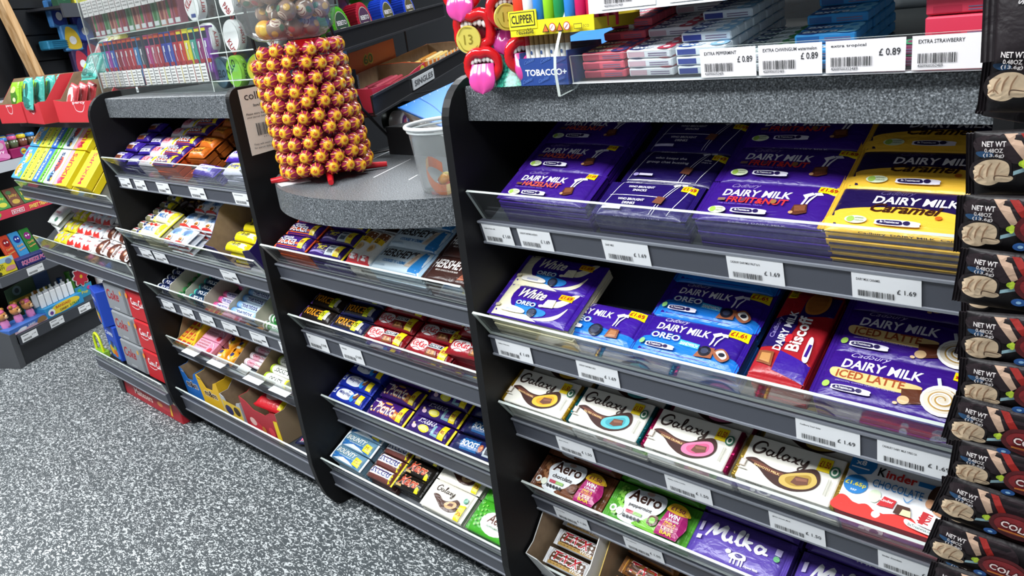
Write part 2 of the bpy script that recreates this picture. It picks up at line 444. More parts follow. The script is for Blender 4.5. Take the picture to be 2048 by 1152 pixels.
shelf('22', *B2, (.9342, .5345), (.9413, .4851), (.941, .531), (.9025, .588), 'sloping shelf of the middle bay, second down, with wafer bars')
shelf('23', *B2, (.9771, .2888), (.9844, .2446), (.980, .291), (.9457, .340), 'sloping shelf of the middle bay, third down, with blue milk bars')
shelf('24', *B2, (.9277, .1135), (.935, .068), (.935, .113), (.905, .168), 'bottom sloping shelf of the middle bay, with coconut bars')
shelf('11', *B1, (.9052, .8961), (.9102, .8574), (.910, .8954), (.8765, .9576), 'sloping shelf of the left bay, topmost')
shelf('12', *B1, (.8939, .6762), (.9029, .6361), (.895, .679), (.858, .7385), 'sloping shelf of the left bay, second down, with yellow flaky bars')
shelf('13', *B1, (.9248, .487), (.9309, .444), (.930, .485), (.895, .546), 'sloping shelf of the left bay, third down, with mint rolls')
shelf('14', *B1, (.932, .306), (.945, .268), (.932, .306), (.916, .348), 'sloping shelf of the left bay, fourth down, with chew bars')
shelf('15', *B1, (.9125, .123), (.918, .068), (.920, .122), (.900, .160), 'bottom sloping shelf of the left bay, with open cartons', depth=.285, th=R(5))
shelf('01', *B0, (.876, .800), (.885, .765), (.885, .802), (.868, .835), 'steep end shelf on the left, topmost, with yellow sweet boxes', th=R(47), depth=.33)
shelf('02', *B0, (.880, .553), (.89, .505), (.885, .555), (.868, .612), 'end shelf on the left, second down, with white and red packets', th=R(36))
shelf('03', -3.17, PX[0] - .004, (.872, .138), (.876, .095), (.878, .138), (.866, .178), 'low end shelf on the left carrying the drinks cartons', th=0.0, depth=.36)
g = G()     # dark brackets and back of the end bay
g.box(-3.45, PX[0] - .004, 1.30, 1.32, .12, 1.05, '#1a1b1f')
g.box(-3.45, PX[0] - .004, .95, 1.30, 1.03, 1.05, '#2a2c31')
g.box(-3.07, -3.03, .90, 1.25, 0, .095, '#24262a'); g.box(-2.62, -2.58, .95, 1.25, 0, .095, '#24262a')
o = g.obj('end_bay_frame', STEEL); tag(o, 'dark steel frame and legs of the left end bay', 'shelving')

# ---- worktops
g = G(); g.prism([(.9349, 1.0684), (1.26, 1.0684), (1.26, 1.1254), (.9349 + .003, 1.1254), (.9349, 1.1224)], B1[0], B1[1], '#777777')
o = g.obj('worktop', LAMINATE); tag(o, 'speckled grey worktop of the left bay, under the clear vape stand', 'worktop')
g = G(); g.prism([(.9257, 1.0684), (1.62, 1.0684), (1.62, 1.1254), (.9257 + .003, 1.1254), (.9257, 1.1224)], B3[0], B3[1], '#777777')
o = g.obj('worktop', LAMINATE); tag(o, 'speckled grey worktop of the right bay, under the chewing gum stand', 'worktop')
P = []
xc = (B2[0] + B2[1]) / 2; hw = (B2[1] - B2[0]) / 2; sg = .135; rad = (hw * hw + sg * sg) / (2 * sg)
for k in range(33):
    x = -hw + 2 * hw * k / 32; P.append((xc + x, .962 + (rad - sg) - math.sqrt(rad * rad - x * x)))
P += [(B2[1], 1.75), (B2[0], 1.75)]
g = G(); g.prism(P, .876, .931, '#777777', axis='z')
wt = g.obj('curved_worktop', LAMINATE); tag(wt, 'low speckled grey worktop with a bowed front, under the lollipop tower', 'worktop')
g = G()
for a, b in (((-1.488, 1.047), (-1.631, 1.332)), ((-1.343, 1.003), (-1.427, 1.184)), ((-1.231, 1.007), (-1.252, 1.05)), ((-1.150, 1.02), (-1.168, 1.10))):
    d = Vector((b[0] - a[0], b[1] - a[1])).normalized() * .0015; n_ = (-d.y, d.x)
    g.add([(a[0] - n_[0], a[1] - n_[1], .9314), (a[0] + n_[0], a[1] + n_[1], .9314), (b[0] + n_[0], b[1] + n_[1], .9314), (b[0] - n_[0], b[1] - n_[1], .9314)], [(0, 1, 2, 3)], '#e8ecef')
g.obj('tape_line', MATT, wt, Matrix())

# ---- left gondola
GA = R(28); GO = Vector((-3.78, .777, 0))
GM = Matrix(((-math.sin(GA), -math.cos(GA), 0, GO.x), (math.cos(GA), -math.sin(GA), 0, GO.y), (0, 0, 1, 0), (0, 0, 0, 1)))
gon = empty('gondola', (-3.9, 1.0, 0), 0, 'dark steel gondola on the left with pink and green sweets', 'shelving')
g = G(); g.prism([(0, 0), (.50, 0), (.50, 1.9), (.42, 1.9), (.42, .30), (.0, .16)], -.045, -.015, '#4a4c50'); g.obj('end_panel', STEEL, gon, GM)
g = G(); g.box(-.01, .95, .40, .44, 0, 1.9, '#1c1d20'); g.obj('back_board', STEEL, gon, GM)
g = G(); g.box(-.01, .95, .01, .03, 0, .10, '#24262b'); g.obj('kick_board', STEEL, gon, GM)
GLEV = []
for z, zb, y, col, x1 in ((.147, .10, 0, '#3c3f45', .60), (.41, .367, 0, '#55585f', .60), (.665, .632, .05, '#55585f', .52), (.868, .825, .04, '#b9bdc2', .62), (1.12, 1.085, .05, '#b9bdc2', .62)):
    g = G(); g.box(-.01, x1, y, .40, z - .012, z, '#3a3d43'); g.box(-.01, x1, y - .012, y, zb, z, col)
    o = g.obj('gondola_shelf', STEEL, gon, GM); GLEV.append((z, y))
gon2 = G(); gon2.box(.0, .43, -.016, -.0125, .632, .668, '#d23b52')
def card(g, x0, x1, z0, z1, spec, y=-.0165, sc=1.0):
    """print on a vertical card in the gondola frame, millimetres from the lower left corner"""
    g.art(spec, lambda u, v, k: (x0 + u * .001, y - .0003 * k, z0 + v * .001))
g2 = G(); g2.box(.0, .43, .034, .0375, .632, .668, '#d23b52')
g2.art([('e', 120, 18, 16, 14, '#3d7fc4'), ('e', 132, 22, 9, 9, '#8fc04a'), ('r', 195, 8, 262, 27, '#ffffff'), ('r', 198, 10, 259, 25, '#c92f46'), ('t', 'BONDS', 203, 12, 254, 11, '#ffffff'),
        ('t', 'SWEET TREATS', 290, 10, 402, 17, '#ffe36b', {'b': .05})], lambda u, v, k: (u * .001, .034 - .0004 * k, .632 + v * .001))
g2.obj('header_strip', CARD, gon, GM)

# slat wall and pine batten behind
g = G()
x0, x1 = .80, 2.6
sw = empty('slat_wall', GM @ Vector((1.2, .3, 0)), 0, 'black grooved slat wall behind the red sweet boxes', 'wall panel')
z = .02; k = 0
while z < 2.3:
    g = G(); g.box(x0, x1, .31, .325, z, z + .118, '#17191c'); g.obj('slat_board', BLACKWALL, sw, GM); z += .125
g = G(); g.box(x0, x1, .326, .345, 0, 2.35, '#08090a')
for xx in (1.13, 1.62, 2.1): g.box(xx, xx + .012, .30, .31, 0, 2.3, '#3c3e42')
g.obj('backing_board', BLACKWALL, sw, GM)
g = G()
a = Vector((.70, .27, 1.62)); b = Vector((.90, .27, .76)); d = (b - a).normalized(); n_ = Vector((d.z, 0, -d.x)) * .02
for dy in (0,):
    P = [a - n_, a + n_, b + n_, b - n_]
    V = [(p.x, .25, p.z) for p in P] + [(p.x, .30, p.z) for p in P]
    g.add(V, [(0, 1, 2, 3), (7, 6, 5, 4), (0, 4, 5, 1), (1, 5, 6, 2), (2, 6, 7, 3), (3, 7, 4, 0)], '#d0a878')
o = g.obj('pine_batten', WOOD, None, GM); tag(o, 'bare pine batten leaning at the edge of the slat wall', 'timber')
# ------------------------------------------------------------------ price tickets
def ticket(key, x, wd, name, price, yt=.90, ht=.036, lab=None, tilt=0):
    """white shelf ticket in the rail; x is the left edge"""
    rt, rb, ny, nz, rail, t = LINE[key]
    dy, dz = rb[0] - rt[0], rb[1] - rt[1]; L = math.hypot(dy, dz); dy /= L; dz /= L
    h = L * 1000 * .86; w_ = wd * 1000
    def fn(u, v, k):
        q = (h - v) * .001 + L * .06; e = .0022 + .00025 * k
        return (x + u * .001, rt[0] + dy * q + ny * e, rt[1] + dz * q + nz * e)
    g = G(); sp = [('r', 0, 0, w_, h, '#e4e6e8')]
    if name == 'sweet item': sp += [('r', w_ * .08, h * .74, w_ * .55, h * .79, '#77797c'), ('r', w_ * .66, h * .36, w_ * .92, h * .48, '#55575a'), ('bar', w_ * .09, h * .12, w_ * .62, h * .34)]
    elif name:
        tw = min(w_ * .9, len(name) * 2.0)
        sp += [('t', name, w_ * .07, h * .70, w_ * .07 + tw * .78, h * .09, '#3a3b3e', {'b': .01}), ('t', price, w_ * .66, h * .36, w_ * .93, h * .17, '#3a3b3e', {'b': .01}),
               ('bar', w_ * .09, h * .12, w_ * .62, h * .34)]
    g.art(sp, fn)
    o = g.obj('price_ticket', MATT); return tag(o, lab, 'price label')
def T3(key, lst, where):
    for i, (x, wd, nm, pr, lab) in enumerate(lst): ticket(key, x, wd, nm, pr, lab=lab)
T3('31', [(-.940, .068, 'Cadbury Dark milk', '£ 1.69', 'leftmost white price ticket under the hazelnut bars'), (-.856, .072, 'CADBURY DAIRYMILK HAZELNU', '£ 1.69', 'white price ticket printed HAZELNUT, second from the left on the top right rail'),
          (-.680, .083, 'DAIRY MILK', '£ 1.69', 'white price ticket under the white-outlined chat bars'), (-.472, .080, 'CADBURY DAIRYMILK FRUIT & N', '£ 1.69', 'white price ticket printed FRUIT & N under the fruit bars'),
          (-.306, .079, 'DAIRY MILK CARAMEL', '£ 1.69', 'white price ticket under the yellow caramel bars')], '')
T3('32', [(-.932, .085, 'Cadbury White oreo', '£ 1.69', 'white price ticket under the cream cookie bars'), (-.745, .085, 'CADBURY DAIRYMILK OREO', '£ 1.69', 'white price ticket under the blue cookie bar'),
          (-.368, .085, 'Cadbury Iced latte', '£ 1.69', 'white price ticket printed Iced latte'), (-.262, .09, 'CADBURY DAIRY MILK OREO SA', '£ 1.69', 'rightmost white price ticket on the second right rail')], '')
T3('33', [(-.836, .085, 'galaxy caramel', '£ 1.50', 'white price ticket above the brown bubbly bar'), (-.602, .085, 'Galaxy cookie crumble', '£ 1.50', 'white price ticket above the green peppermint bar'),
          (-.420, .085, 'galaxy smooth MILK', '£ 1.50', 'white price ticket above the lilac bar'), (-.262, .085, 'kinder chocolate', '£ 1.50', 'white price ticket under the red and white chocolate box')], '')
T3('34', [(-.892, .085, 'aero chocolate', '£ 1.50', 'white price ticket above the white carton of twin bars'), (-.722, .085, 'aero peppermint', '£ 1.50', 'white price ticket above the brown carton of twin bars')], '')
T3('22', [(-1.640, .085, 'YORKIE', '£ 0.85', 'leftmost white price ticket under the yellow-lettered bars'), (-1.498, .085, 'YORKIE RAISIN', '£ 0.85', 'second white price ticket under the yellow-lettered bars')], '')
for i, (k, x, wd) in enumerate([('11', -2.495, .08), ('11', -2.385, .075), ('11', -2.232, .08), ('11', -2.030, .085), ('11', -1.795, .09),
                                ('12', -2.465, .085), ('12', -2.365, .085), ('12', -1.945, .085), ('13', -2.485, .085), ('13', -2.352, .085), ('13', -2.222, .085), ('13', -2.085, .085), ('13', -1.925, .085), ('13', -1.775, .08)]):
    ordn = ['first', 'second', 'third', 'fourth', 'fifth', 'sixth']
    j = i if i < 5 else (i - 5 if i < 8 else i - 8); row = {'11': 'topmost', '12': 'second', '13': 'third'}[k]
    ticket(k, x, wd, 'sweet item', '£ 0.75', lab=f'small white price ticket, {ordn[j]} from the left on the {row} rail of the left bay')
for i, x in enumerate((-2.39, -2.22, -2.00, -1.86)):      # tickets lying flat in the fourth rail
    g = G(); g.add([(x, .905, .322), (x + .09, .905, .322), (x + .09, .925, .326), (x, .925, .326)], [(0, 1, 2, 3)], '#dfe2e4')
    g.add([(x, .905, .3218), (x, .925, .3258), (x + .09, .925, .3258), (x + .09, .905, .3218)], [(0, 1, 2, 3)], '#c8cccf')
    o = g.obj('price_ticket', MATT); tag(o, f'folded white price ticket, {["first","second","third","fourth"][i]} from the left above the open cartons', 'price label')

# ------------------------------------------------------------------ packets
def pillow(w, d, t, fin=9, pu=6, pv=3):
    """height and mapping of a flow-wrapped packet, millimetres"""
    wb = w - 2 * fin
    def S(u, v):
        a = max(0.0, 1 - abs(2 * u / wb) ** pu) if abs(u) < wb / 2 else 0.0
        b = max(0.0, 1 - abs(2 * v / d) ** pv)
        return (a ** .5) * (b ** .45)
    def top(u, v, k=0):
        z = t * .22 + t * .78 * S(u, v)
        if abs(u) > wb / 2: z = t * .30
        return (u * .001, v * .001, z * .001 + .0003 * k)
    return top, S
def wrapper(name, w, d, t, base, art, root_name, flash=None, fin=9, pu=6, pv=3, base2=None, mat=None, finc=None, edge=None, side=None, grid=9, z0=0):
    """flow-wrapped bar: wrapper (with its print), two crimped ends, price flash.  Origin at the middle of the underside"""
    top, S = pillow(w, d, t, fin, pu, pv); wb = w - 2 * fin
    root = D.objects.new(root_name, None); C.objects.link(root); root.empty_display_size = .02
    us = [-wb / 2 + wb * q for q in (0, .008, .02, .045, .08, .14, .25, .38, .5, .62, .75, .86, .92, .955, .98, .992, 1)]
    vsx = [-d / 2 + d * q for q in (0, .008, .025, .05, .09, .16, .26, .38, .5, .62, .74, .84, .91, .95, .975, .992, 1)]
    g = G(); n = len(us); m = len(vsx)
    V = [top(u, v) for u in us for v in vsx]
    F = [(i * m + j, (i + 1) * m + j, (i + 1) * m + j + 1, i * m + j + 1) for i in range(n - 1) for j in range(m - 1)]
    if base2:      # lower part of the face in a second colour
        lo = [f for f in F if vsx[f[0] % m] < base2[1]]; hi = [f for f in F if vsx[f[0] % m] >= base2[1]]
        g.add(V, hi, base, 0, True); g.add(V, lo, base2[0], 0, True)
    else: g.add(V, F, base, 0, True)
    VB = [(u * .001, v * .001, t * .001 * .22 * (1 - S(u, v))) for u in us for v in vsx]
    bc = base2[0] if base2 else base
    g.add(VB, [tuple(reversed(f)) for f in F], bc, 0, True)
    rim = [(i * m) for i in range(n)]; nb = len(V)
    W = V + VB
    g.add(W, [(i * m + nb, (i + 1) * m + nb, (i + 1) * m, i * m) for i in range(n - 1)], bc, 0, True)
    g.add(W, [((i + 1) * m - 1, (i + 2) * m - 1, (i + 2) * m - 1 + nb, (i + 1) * m - 1 + nb) for i in range(n - 1)], base, 0, True)
    g.add(W, [(j, j + 1, j + 1 + nb, j + nb) for j in range(m - 1)] + [((n - 1) * m + j + 1, (n - 1) * m + j, (n - 1) * m + j + nb, (n - 1) * m + j + 1 + nb) for j in range(m - 1)], base, 0, True)
    g.art(art, top, grid=grid)
    if side:       # small print along the front edge
        g.art(side, lambda u, v, k: (u * .001, -d * .0005 - .0004 * k, v * .001))
    g.obj('wrapper', mat or FILM, root)
    # crimped ends: zig-zag strips
    for sx in (-1, 1):
        g = G(); nn = 5; P = []
        for i in range(nn + 1):
            u = sx * (wb / 2 - .5 + (fin + .5) * i / nn); zz = t * .30 + (.7 if i % 2 else -.4) * (1 if i else 0)
            for v in (-d * .485, d * .485): P.append((u * .001, v * .001, zz * .001))
        P2 = [(p[0], p[1], p[2] - .0012) for p in P]; N = len(P)
        F = [(2 * i, 2 * i + 2, 2 * i + 3, 2 * i + 1) if sx > 0 else (2 * i + 1, 2 * i + 3, 2 * i + 2, 2 * i) for i in range(nn)]
        col = finc or (base2[0] if (base2 and edge) else base)
        cc = finc[0 if sx < 0 else 1] if isinstance(finc, tuple) else col
        g.add(P + P2, F, cc); g.add(P + P2, [tuple(q + N for q in reversed(f)) for f in F], cc)
        g.add(P + P2, [(2 * i, 2 * i + N, 2 * i + 2 + N, 2 * i + 2) for i in range(nn)] + [(2 * i + 3, 2 * i + 3 + N, 2 * i + 1 + N, 2 * i + 1) for i in range(nn)] + [(2 * nn, 2 * nn + N, 2 * nn + 1 + N, 2 * nn + 1)], cc)
        g.obj('crimped_end', mat or FILM, root)
    if flash:      # (x0, y0, x1, y1, text, bg, fg)
        x0, y0, x1, y1, tx, bg, fg = flash
        g = G(); dx = (x1 - x0) * .08
        g.art([('p', [(x0 + dx * .3, y0), (x1, y0 - (y1 - y0) * .08), (x1 - dx * .5, y1), (x0, y1)], bg), ('t', tx, x0 + (x1 - x0) * .1, y0 + (y1 - y0) * .2, x1 - (x1 - x0) * .1, (y1 - y0) * .6, fg, {'b': .03})],
              lambda u, v, k: tuple(a + b for a, b in zip(top(u, v, k), (0, 0, .0012))), grid=grid)
        g.obj('price_flash', FILM, root)
    return reg(root)

YL, RD = '#f7dd12', '#b5281e'
PUR = '#37157f'; PUR2 = '#2a1062'
GLASS = [('p', [(44, 15), (55, 21), (59, 17), (49, 9)], '#f4f2f8'), ('p', [(57, 20), (66, 22), (70, 17), (61, 15)], '#e9e6f2'),
         ('s', [(52, 13), (50, 2), (48, -8)], 3.0, '#f4f2f8', 1), ('s', [(62, 16), (56, 4), (54, -8)], 2.6, '#f4f2f8', 1)]
CHUNK = [('p', [(38, -22), (40, -6), (56, -3), (60, -18), (48, -23)], '#5b2f1d'), ('p', [(41, -8), (55, -5), (57, -15), (44, -18)], '#7d4a30'), ('e', 40, -20, 3, 2.5, '#c89a6d')]
BADGE = lambda x, y: [('e', x, y, 13, 6, '#dfe9c8'), ('e', x - 6, y, 4.5, 4.5, '#9cc04f'), ('t', 'SUSTAINABLY', x - 1, y + 1, x + 10, 2, '#5c6b3c'), ('t', 'SOURCED COCOA', x - 1, y - 3, x + 10, 2, '#5c6b3c')]
PILL = lambda x, y, c='#20104e': [('c', [(x - 21, y + 3), (x, y + 4.5), (x + 24, y + 3), (x + 26, y - 1), (x + 22, y - 4), (x - 19, y - 4), (x - 23, y)], '#ece8f6'),
                    ('c', [(x - 19, y + 2), (x, y + 3), (x + 6, y + 2), (x + 6, y - 3), (x - 18, y - 3)], c), ('t', 'Be Treatwise.net', x - 17, y - 1.5, x + 4, 3, '#f4f2f8'), ('e', x + 12, y, 4, 3, c)]
def script(txt, x0, y0, x1, h, col, b=.0): return ('t', txt, x0, y0, x1, h, col, {'sh': .35, 'b': b, 'up': .04})
DMT = [script('Cadbury', -62, 20, -22, 12, '#9d8cc4'), ('t', 'DAIRY MILK', -66, 5, 30, 13.5, '#f7f5fb', {'b': .03, 'sh': .08})]

P = {}
P['haz'] = wrapper('haz', 190, 76, 10, PUR, DMT + GLASS + CHUNK + [('t', 'HAZELNUT', -52, -10, 27, 11, '#e8613c', {'b': .03, 'sh': .08}), ('r', -66, -8, -54, -3, '#6f4a3a'), ('t', 'THE CLASSIC NUTTY TASTE', -64, -15, -4, 2.5, '#7b66b8')] + BADGE(-58, -26) + PILL(-16, -26),
                   'hazelnut_bar', (62, 21, 94 - 14, 34, '£1.69', YL, RD), side=[('t', 'LIMITED EDITION  12=12', -40, 2.5, 40, 3, '#a99bd0')])
_ln = '#f2f0f7'
P['chat'] = wrapper('chat', 165, 76, 10, '#1d1050', [('s', [(-72, -34), (-64, 0), (-58, 34)], 1.2, _ln, 1), ('s', [(-58, 34), (10, 34), (62, 33)], 1.2, _ln, 1), ('s', [(-72, -34), (0, -34), (42, -34)], 1.2, _ln, 1),
                   ('s', [(40, 30), (28, 0), (20, -34)], 1.1, _ln, 1), ('s', [(45, 30), (33, 0), (25, -34)], 1.1, _ln, 1), ('s', [(66, 30), (60, 0), (50, -34)], 1.1, _ln, 1), ('p', [(33, 28), (42, 33), (46, 30), (38, 24)], _ln), ('p', [(46, 32), (55, 33), (57, 29), (49, 27)], _ln),
                   ('t', 'DAIRY MILK', -40, 28, -12, 3.5, _ln), ('t', 'who keeps the', -42, 9, 14, 7, _ln), ('t', 'group chat buzzing', -52, -1, 22, 7, _ln), ('t', 'who', 44, 10, 56, 4, _ln), ('t', 'chips in', 42, 4, 58, 4, _ln),
                   ('p', [(18, -20), (22, -6), (36, -8), (34, -22)], '#6d4130')] + [('e', -56, -27, 5, 3, '#a99bd0'), ('r', -50, -29, -26, -25, '#d8d2ec')],
                   'group_chat_bar', (52, 17, 74, 30, '£1.69', YL, RD), side=[('t', 'LIMITED EDITION | 12=12', -40, 2.5, 40, 3, '#c8c0e4')])
P['snack'] = wrapper('snack', 165, 76, 10, '#231260', [('s', [(-72, -34), (-64, 0), (-58, 34)], 1.2, _ln, 1), ('s', [(-58, 34), (10, 34), (62, 33)], 1.2, _ln, 1), ('s', [(-66, 2), (0, 2), (24, 1)], 1.2, _ln, 1),
                   ('s', [(40, 30), (28, 0), (20, -34)], 1.1, _ln, 1), ('s', [(45, 30), (33, 0), (25, -34)], 1.1, _ln, 1), ('s', [(66, 30), (60, 0), (50, -34)], 1.1, _ln, 1), ('p', [(33, 28), (42, 33), (46, 30), (38, 24)], _ln), ('p', [(46, 32), (55, 33), (57, 29), (49, 27)], _ln),
                   ('t', 'DAIRY MILK', -50, 29, -22, 3.2, _ln), ('t', 'WHO BROUGHT', -40, 17, 6, 5, _ln, {'b': .03}), ('t', 'SNACKS', -28, 9, -4, 5, _ln, {'b': .03}), ('t', 'WHO BROUGHT', -44, -12, 2, 5, _ln, {'b': .03}), ('t', 'DRINKS', -32, -20, -10, 5, _ln, {'b': .03}),
                   ('p', [(18, -14), (22, 0), (36, -2), (34, -16)], '#7a4a36'), ('r', -64, -31, -30, -26, '#d8d2ec')],
                   'group_chat_bar', (50, 17, 74, 30, '£1.69', YL, RD), side=[('t', 'LIMITED EDITION | 12=12', -40, 2.5, 40, 3, '#c8c0e4')])
P['fruit'] = wrapper('fruit', 190, 78, 10, PUR, DMT + GLASS + CHUNK + [('t', 'FRUIT&NUT', -54, -10, 30, 11, '#d8352c', {'b': .03, 'sh': .08}), ('e', -31, -4, 3.5, 4, '#6a3a52'), ('e', 12, -4, 4, 4.5, '#9a6a3c'), ('r', -67, -8, -56, -3, '#8b6b58'), ('t', 'THE CLASSIC ORIGINAL TASTE', -64, -15, 0, 2.5, '#7b66b8')] + BADGE(-60, -26) + PILL(-16, -26),
                   'fruit_and_nut_bar', (60, 22, 86, 35, '£1.69', YL, RD), side=[('t', 'Cadbury DAIRY MILK', -40, 2.5, 40, 3.5, '#d8d2ec')])
P['caramel'] = wrapper('caramel', 190, 78, 10, '#1d1145', [('c', [(-86, -36), (-86, -10), (-60, -3), (-30, 1), (0, 4), (35, 1), (60, -4), (86, -10), (86, -36), (0, -38)], '#f0bd3c'), script('Cadbury', -40, 21, -2, 11, '#5e5284'),
                   ('t', 'DAIRY MILK', -42, 7, 52, 13.5, '#f7f5fb', {'b': .03, 'sh': .08}), ('t', 'Caramel', -44, -8, 32, 15, '#3a1a10', {'sh': .35, 'b': .04}),
                   ('p', [(62, 17), (72, 22), (76, 18), (66, 11)], '#f4f2f8'), ('p', [(62, -24), (66, -8), (82, -6), (84, -22)], '#7d4a30'), ('e', 64, -20, 5, 3, '#c8501c'), ('e', 36, -12, 4, 3, '#c8641c')] + BADGE(-52, -24) + PILL(-6, -26, '#1d1145'),
                   'caramel_bar', None, base2=('#f0bd3c', -34), finc=('#e3b23a', '#e3b23a'), side=[('t', 'Cadbury  DAIRY MILK  Caramel', -45, 2.2, 75, 4.2, '#3a1a30', {'b': .03})])
P['white'] = wrapper('white', 188, 78, 11, '#3a1690', [('p', [(-84, -37), (-84, 37), (-52, 37), (-57, 24), (-59, 12), (-57, 0), (-50, -11), (-38, -20), (-20, -26), (0, -29), (14, -34), (24, -37)], '#f3ecc9'),
                   ('c', [(72, 2), (62, -14), (44, -25), (18, -32), (10, -33), (26, -34), (50, -31), (66, -20)], '#f3ecc9'), ('c', [(22, 8), (42, 10), (56, 20), (66, 34), (76, 35), (70, 18), (58, 2), (44, -3), (24, 0)], '#f3ecc9'),
                   ('c', [(-38, -12), (-20, -10), (30, -14), (34, -24), (10, -30), (-24, -24)], '#2a7fcf'), script('Cadbury', -48, 27, -14, 9, '#3c2a80'), ('t', 'White', -50, 6, 14, 22, '#f7f2df', {'sh': .3, 'b': .05}), ('t', 'OREO', -38, -11, 6, 9, '#eaf3fb', {'b': .04, 'ol': '#1c66b8', 'og': .2}),
                   ('p', [(20, -8), (24, 10), (42, 12), (44, -6)], '#f7f0cf'), ('e', 18, -6, 5, 3, '#f7f0cf'), ('e', 8, -23, 10, 9, '#22263a'), ('e', 8, -23, 7, 6, '#3c4257'), ('c', [(-62, -22), (-40, -17), (-10, -22), (-12, -29), (-58, -29)], '#f1eee6'), ('r', -50, -27, -24, -23, '#b9bccf'), ('r', -80, -22, -68, -16, '#c9bfa0')],
                   'white_cookie_bar', (42, 16, 72, 29, '£1.69', '#f3b916', '#a8281e'))
def blueband(extra): return [('c', [(-84, -38), (-84, -12), (-60, -5), (-20, -5), (20, -12), (50, -16), (84, -18), (84, -38), (0, -39)], '#1976d2')] + extra
P['oreo'] = wrapper('oreo', 180, 78, 11, '#3d1a96', blueband([script('Cadbury', -62, 24, -22, 12, '#d9d2ee'), ('t', 'DAIRY MILK', -62, 9, 26, 13.5, '#f7f5fb', {'b': .03, 'sh': .08}), ('t', 'OREO', -58, -8, -8, 11, '#eef5fb', {'b': .04, 'ol': '#1556b0', 'og': .18}),
                   ('p', [(34, 18), (46, 24), (50, 19), (40, 12)], '#f4f2f8'), ('s', [(40, 14), (40, 4), (38, -6)], 3, '#f4f2f8', 1), ('s', [(52, 16), (46, 6), (44, -6)], 2.4, '#f4f2f8', 1), ('p', [(44, 22), (56, 22), (58, 16), (50, 16)], '#e4e0f0'),
                   ('e', 12, -20, 13, 12, '#16192a'), ('e', 11, -19, 9, 8, '#3a4056'), ('p', [(34, -30), (38, -12), (56, -12), (58, -28)], '#8a5238'), ('p', [(38, -28), (41, -15), (53, -15), (54, -26)], '#b07850'), ('e', -70, -18, 5, 5, '#8fd07a')] + PILL(-42, -20)),
                   'blue_cookie_bar', (52, 20, 84, 35, '£1.69', YL, RD), base2=('#1976d2', -34), side=[('t', 'DAIRY MILK OREO', -20, 2.5, 40, 4, '#e8f2fb', {'b': .04})])
P['sand'] = wrapper('sand', 182, 78, 11, '#33168a', blueband([script('Cadbury', -58, 24, -18, 12, '#d9d2ee'), ('t', 'DAIRY MILK', -62, 9, 28, 13.5, '#f7f5fb', {'b': .03, 'sh': .08}), ('t', 'OREO', -64, -8, -14, 11, '#eef5fb', {'b': .04, 'ol': '#1556b0', 'og': .18}),
                   ('p', [(-12, -13), (-12, -3), (22, -6), (22, -15)], '#3fb4ea'), ('t', 'SANDWICH', -10, -12, 20, 6, '#f4fbff', {'b': .04, 'up': -.05}), ('p', [(32, 18), (44, 24), (48, 19), (38, 12)], '#f4f2f8'), ('s', [(38, 14), (38, 4), (36, -4)], 3, '#f4f2f8', 1), ('p', [(44, 22), (56, 22), (58, 16), (50, 16)], '#e4e0f0'), ('s', [(52, 16), (46, 6), (44, -4)], 2.4, '#f4f2f8', 1),
                   ('p', [(20, -28), (28, -8), (48, -8), (48, -26)], '#9a5a3c'), ('e', 34, -16, 10, 9, '#181a28'), ('e', 34, -16, 6, 5, '#39405a'), ('c', [(48, -14), (60, -6), (74, -18), (66, -28), (54, -24)], '#9a5a3c'), ('c', [(52, -15), (61, -9), (70, -18), (65, -24)], '#e8e4dc'), ('e', 62, -17, 5, 3.5, '#20222e'), ('e', -72, -20, 5, 5, '#8fd07a')] + PILL(-40, -24)),
                   'blue_cookie_sandwich_bar', (54, 20, 86, 36, '£1.69', YL, RD), base2=('#1976d2', -34))
P['bisc'] = wrapper('bisc', 178, 80, 11, '#a91e28', [('p', [(-88, -39), (-52, -39), (0, 39), (34, 39), (34, 30), (10, 8), (-20, -39), (-30, -39)], '#a91e28'),
                   ('p', [(-80, -39), (-50, -39), (-36, 8), (-70, 8)], '#3a1a92'), ('p', [(-14, 39), (22, 39), (34, 8), (14, 2), (-30, 8), (-34, 39)], '#21135a'), ('p', [(40, -39), (89 - 12, -39), (62, 6), (26, 6)], '#21135a'),
                   ('t', 'Cadbury', -18, 24, 22, 10, '#8f83bd', {'sh': .3}), ('t', 'DAIRY MILK', -38, 8, 36, 12, '#f7f5fb', {'b': .03, 'sh': .08}), ('t', 'Biscoff', -34, -16, 30, 19, '#ffffff', {'b': .04}), ('e', -14, 4, 8, 5, '#c5202c'),
                   ('p', [(-66, 10), (-62, 34), (-42, 36), (-42, 14)], '#8a5030'), ('p', [(-62, 14), (-59, 30), (-46, 31), (-46, 17)], '#c08a50'),
                   ('c', [(36, -2), (56, 4), (76, -2), (80, -14), (72, -26), (50, -28), (36, -18)], '#b87330'), ('c', [(40, -4), (56, 1), (72, -4), (75, -14), (69, -22), (51, -24), (40, -17)], '#a5622a'), ('c', [(-46, -34), (-10, -30), (-8, -24), (-44, -26)], '#e9e4f4'), ('r', -40, -31, -18, -27, '#37157f')],
                   'biscuit_chocolate_bar', (62, 22, 80, 36, '£1.69', '#e8c417', '#5a4a10'))
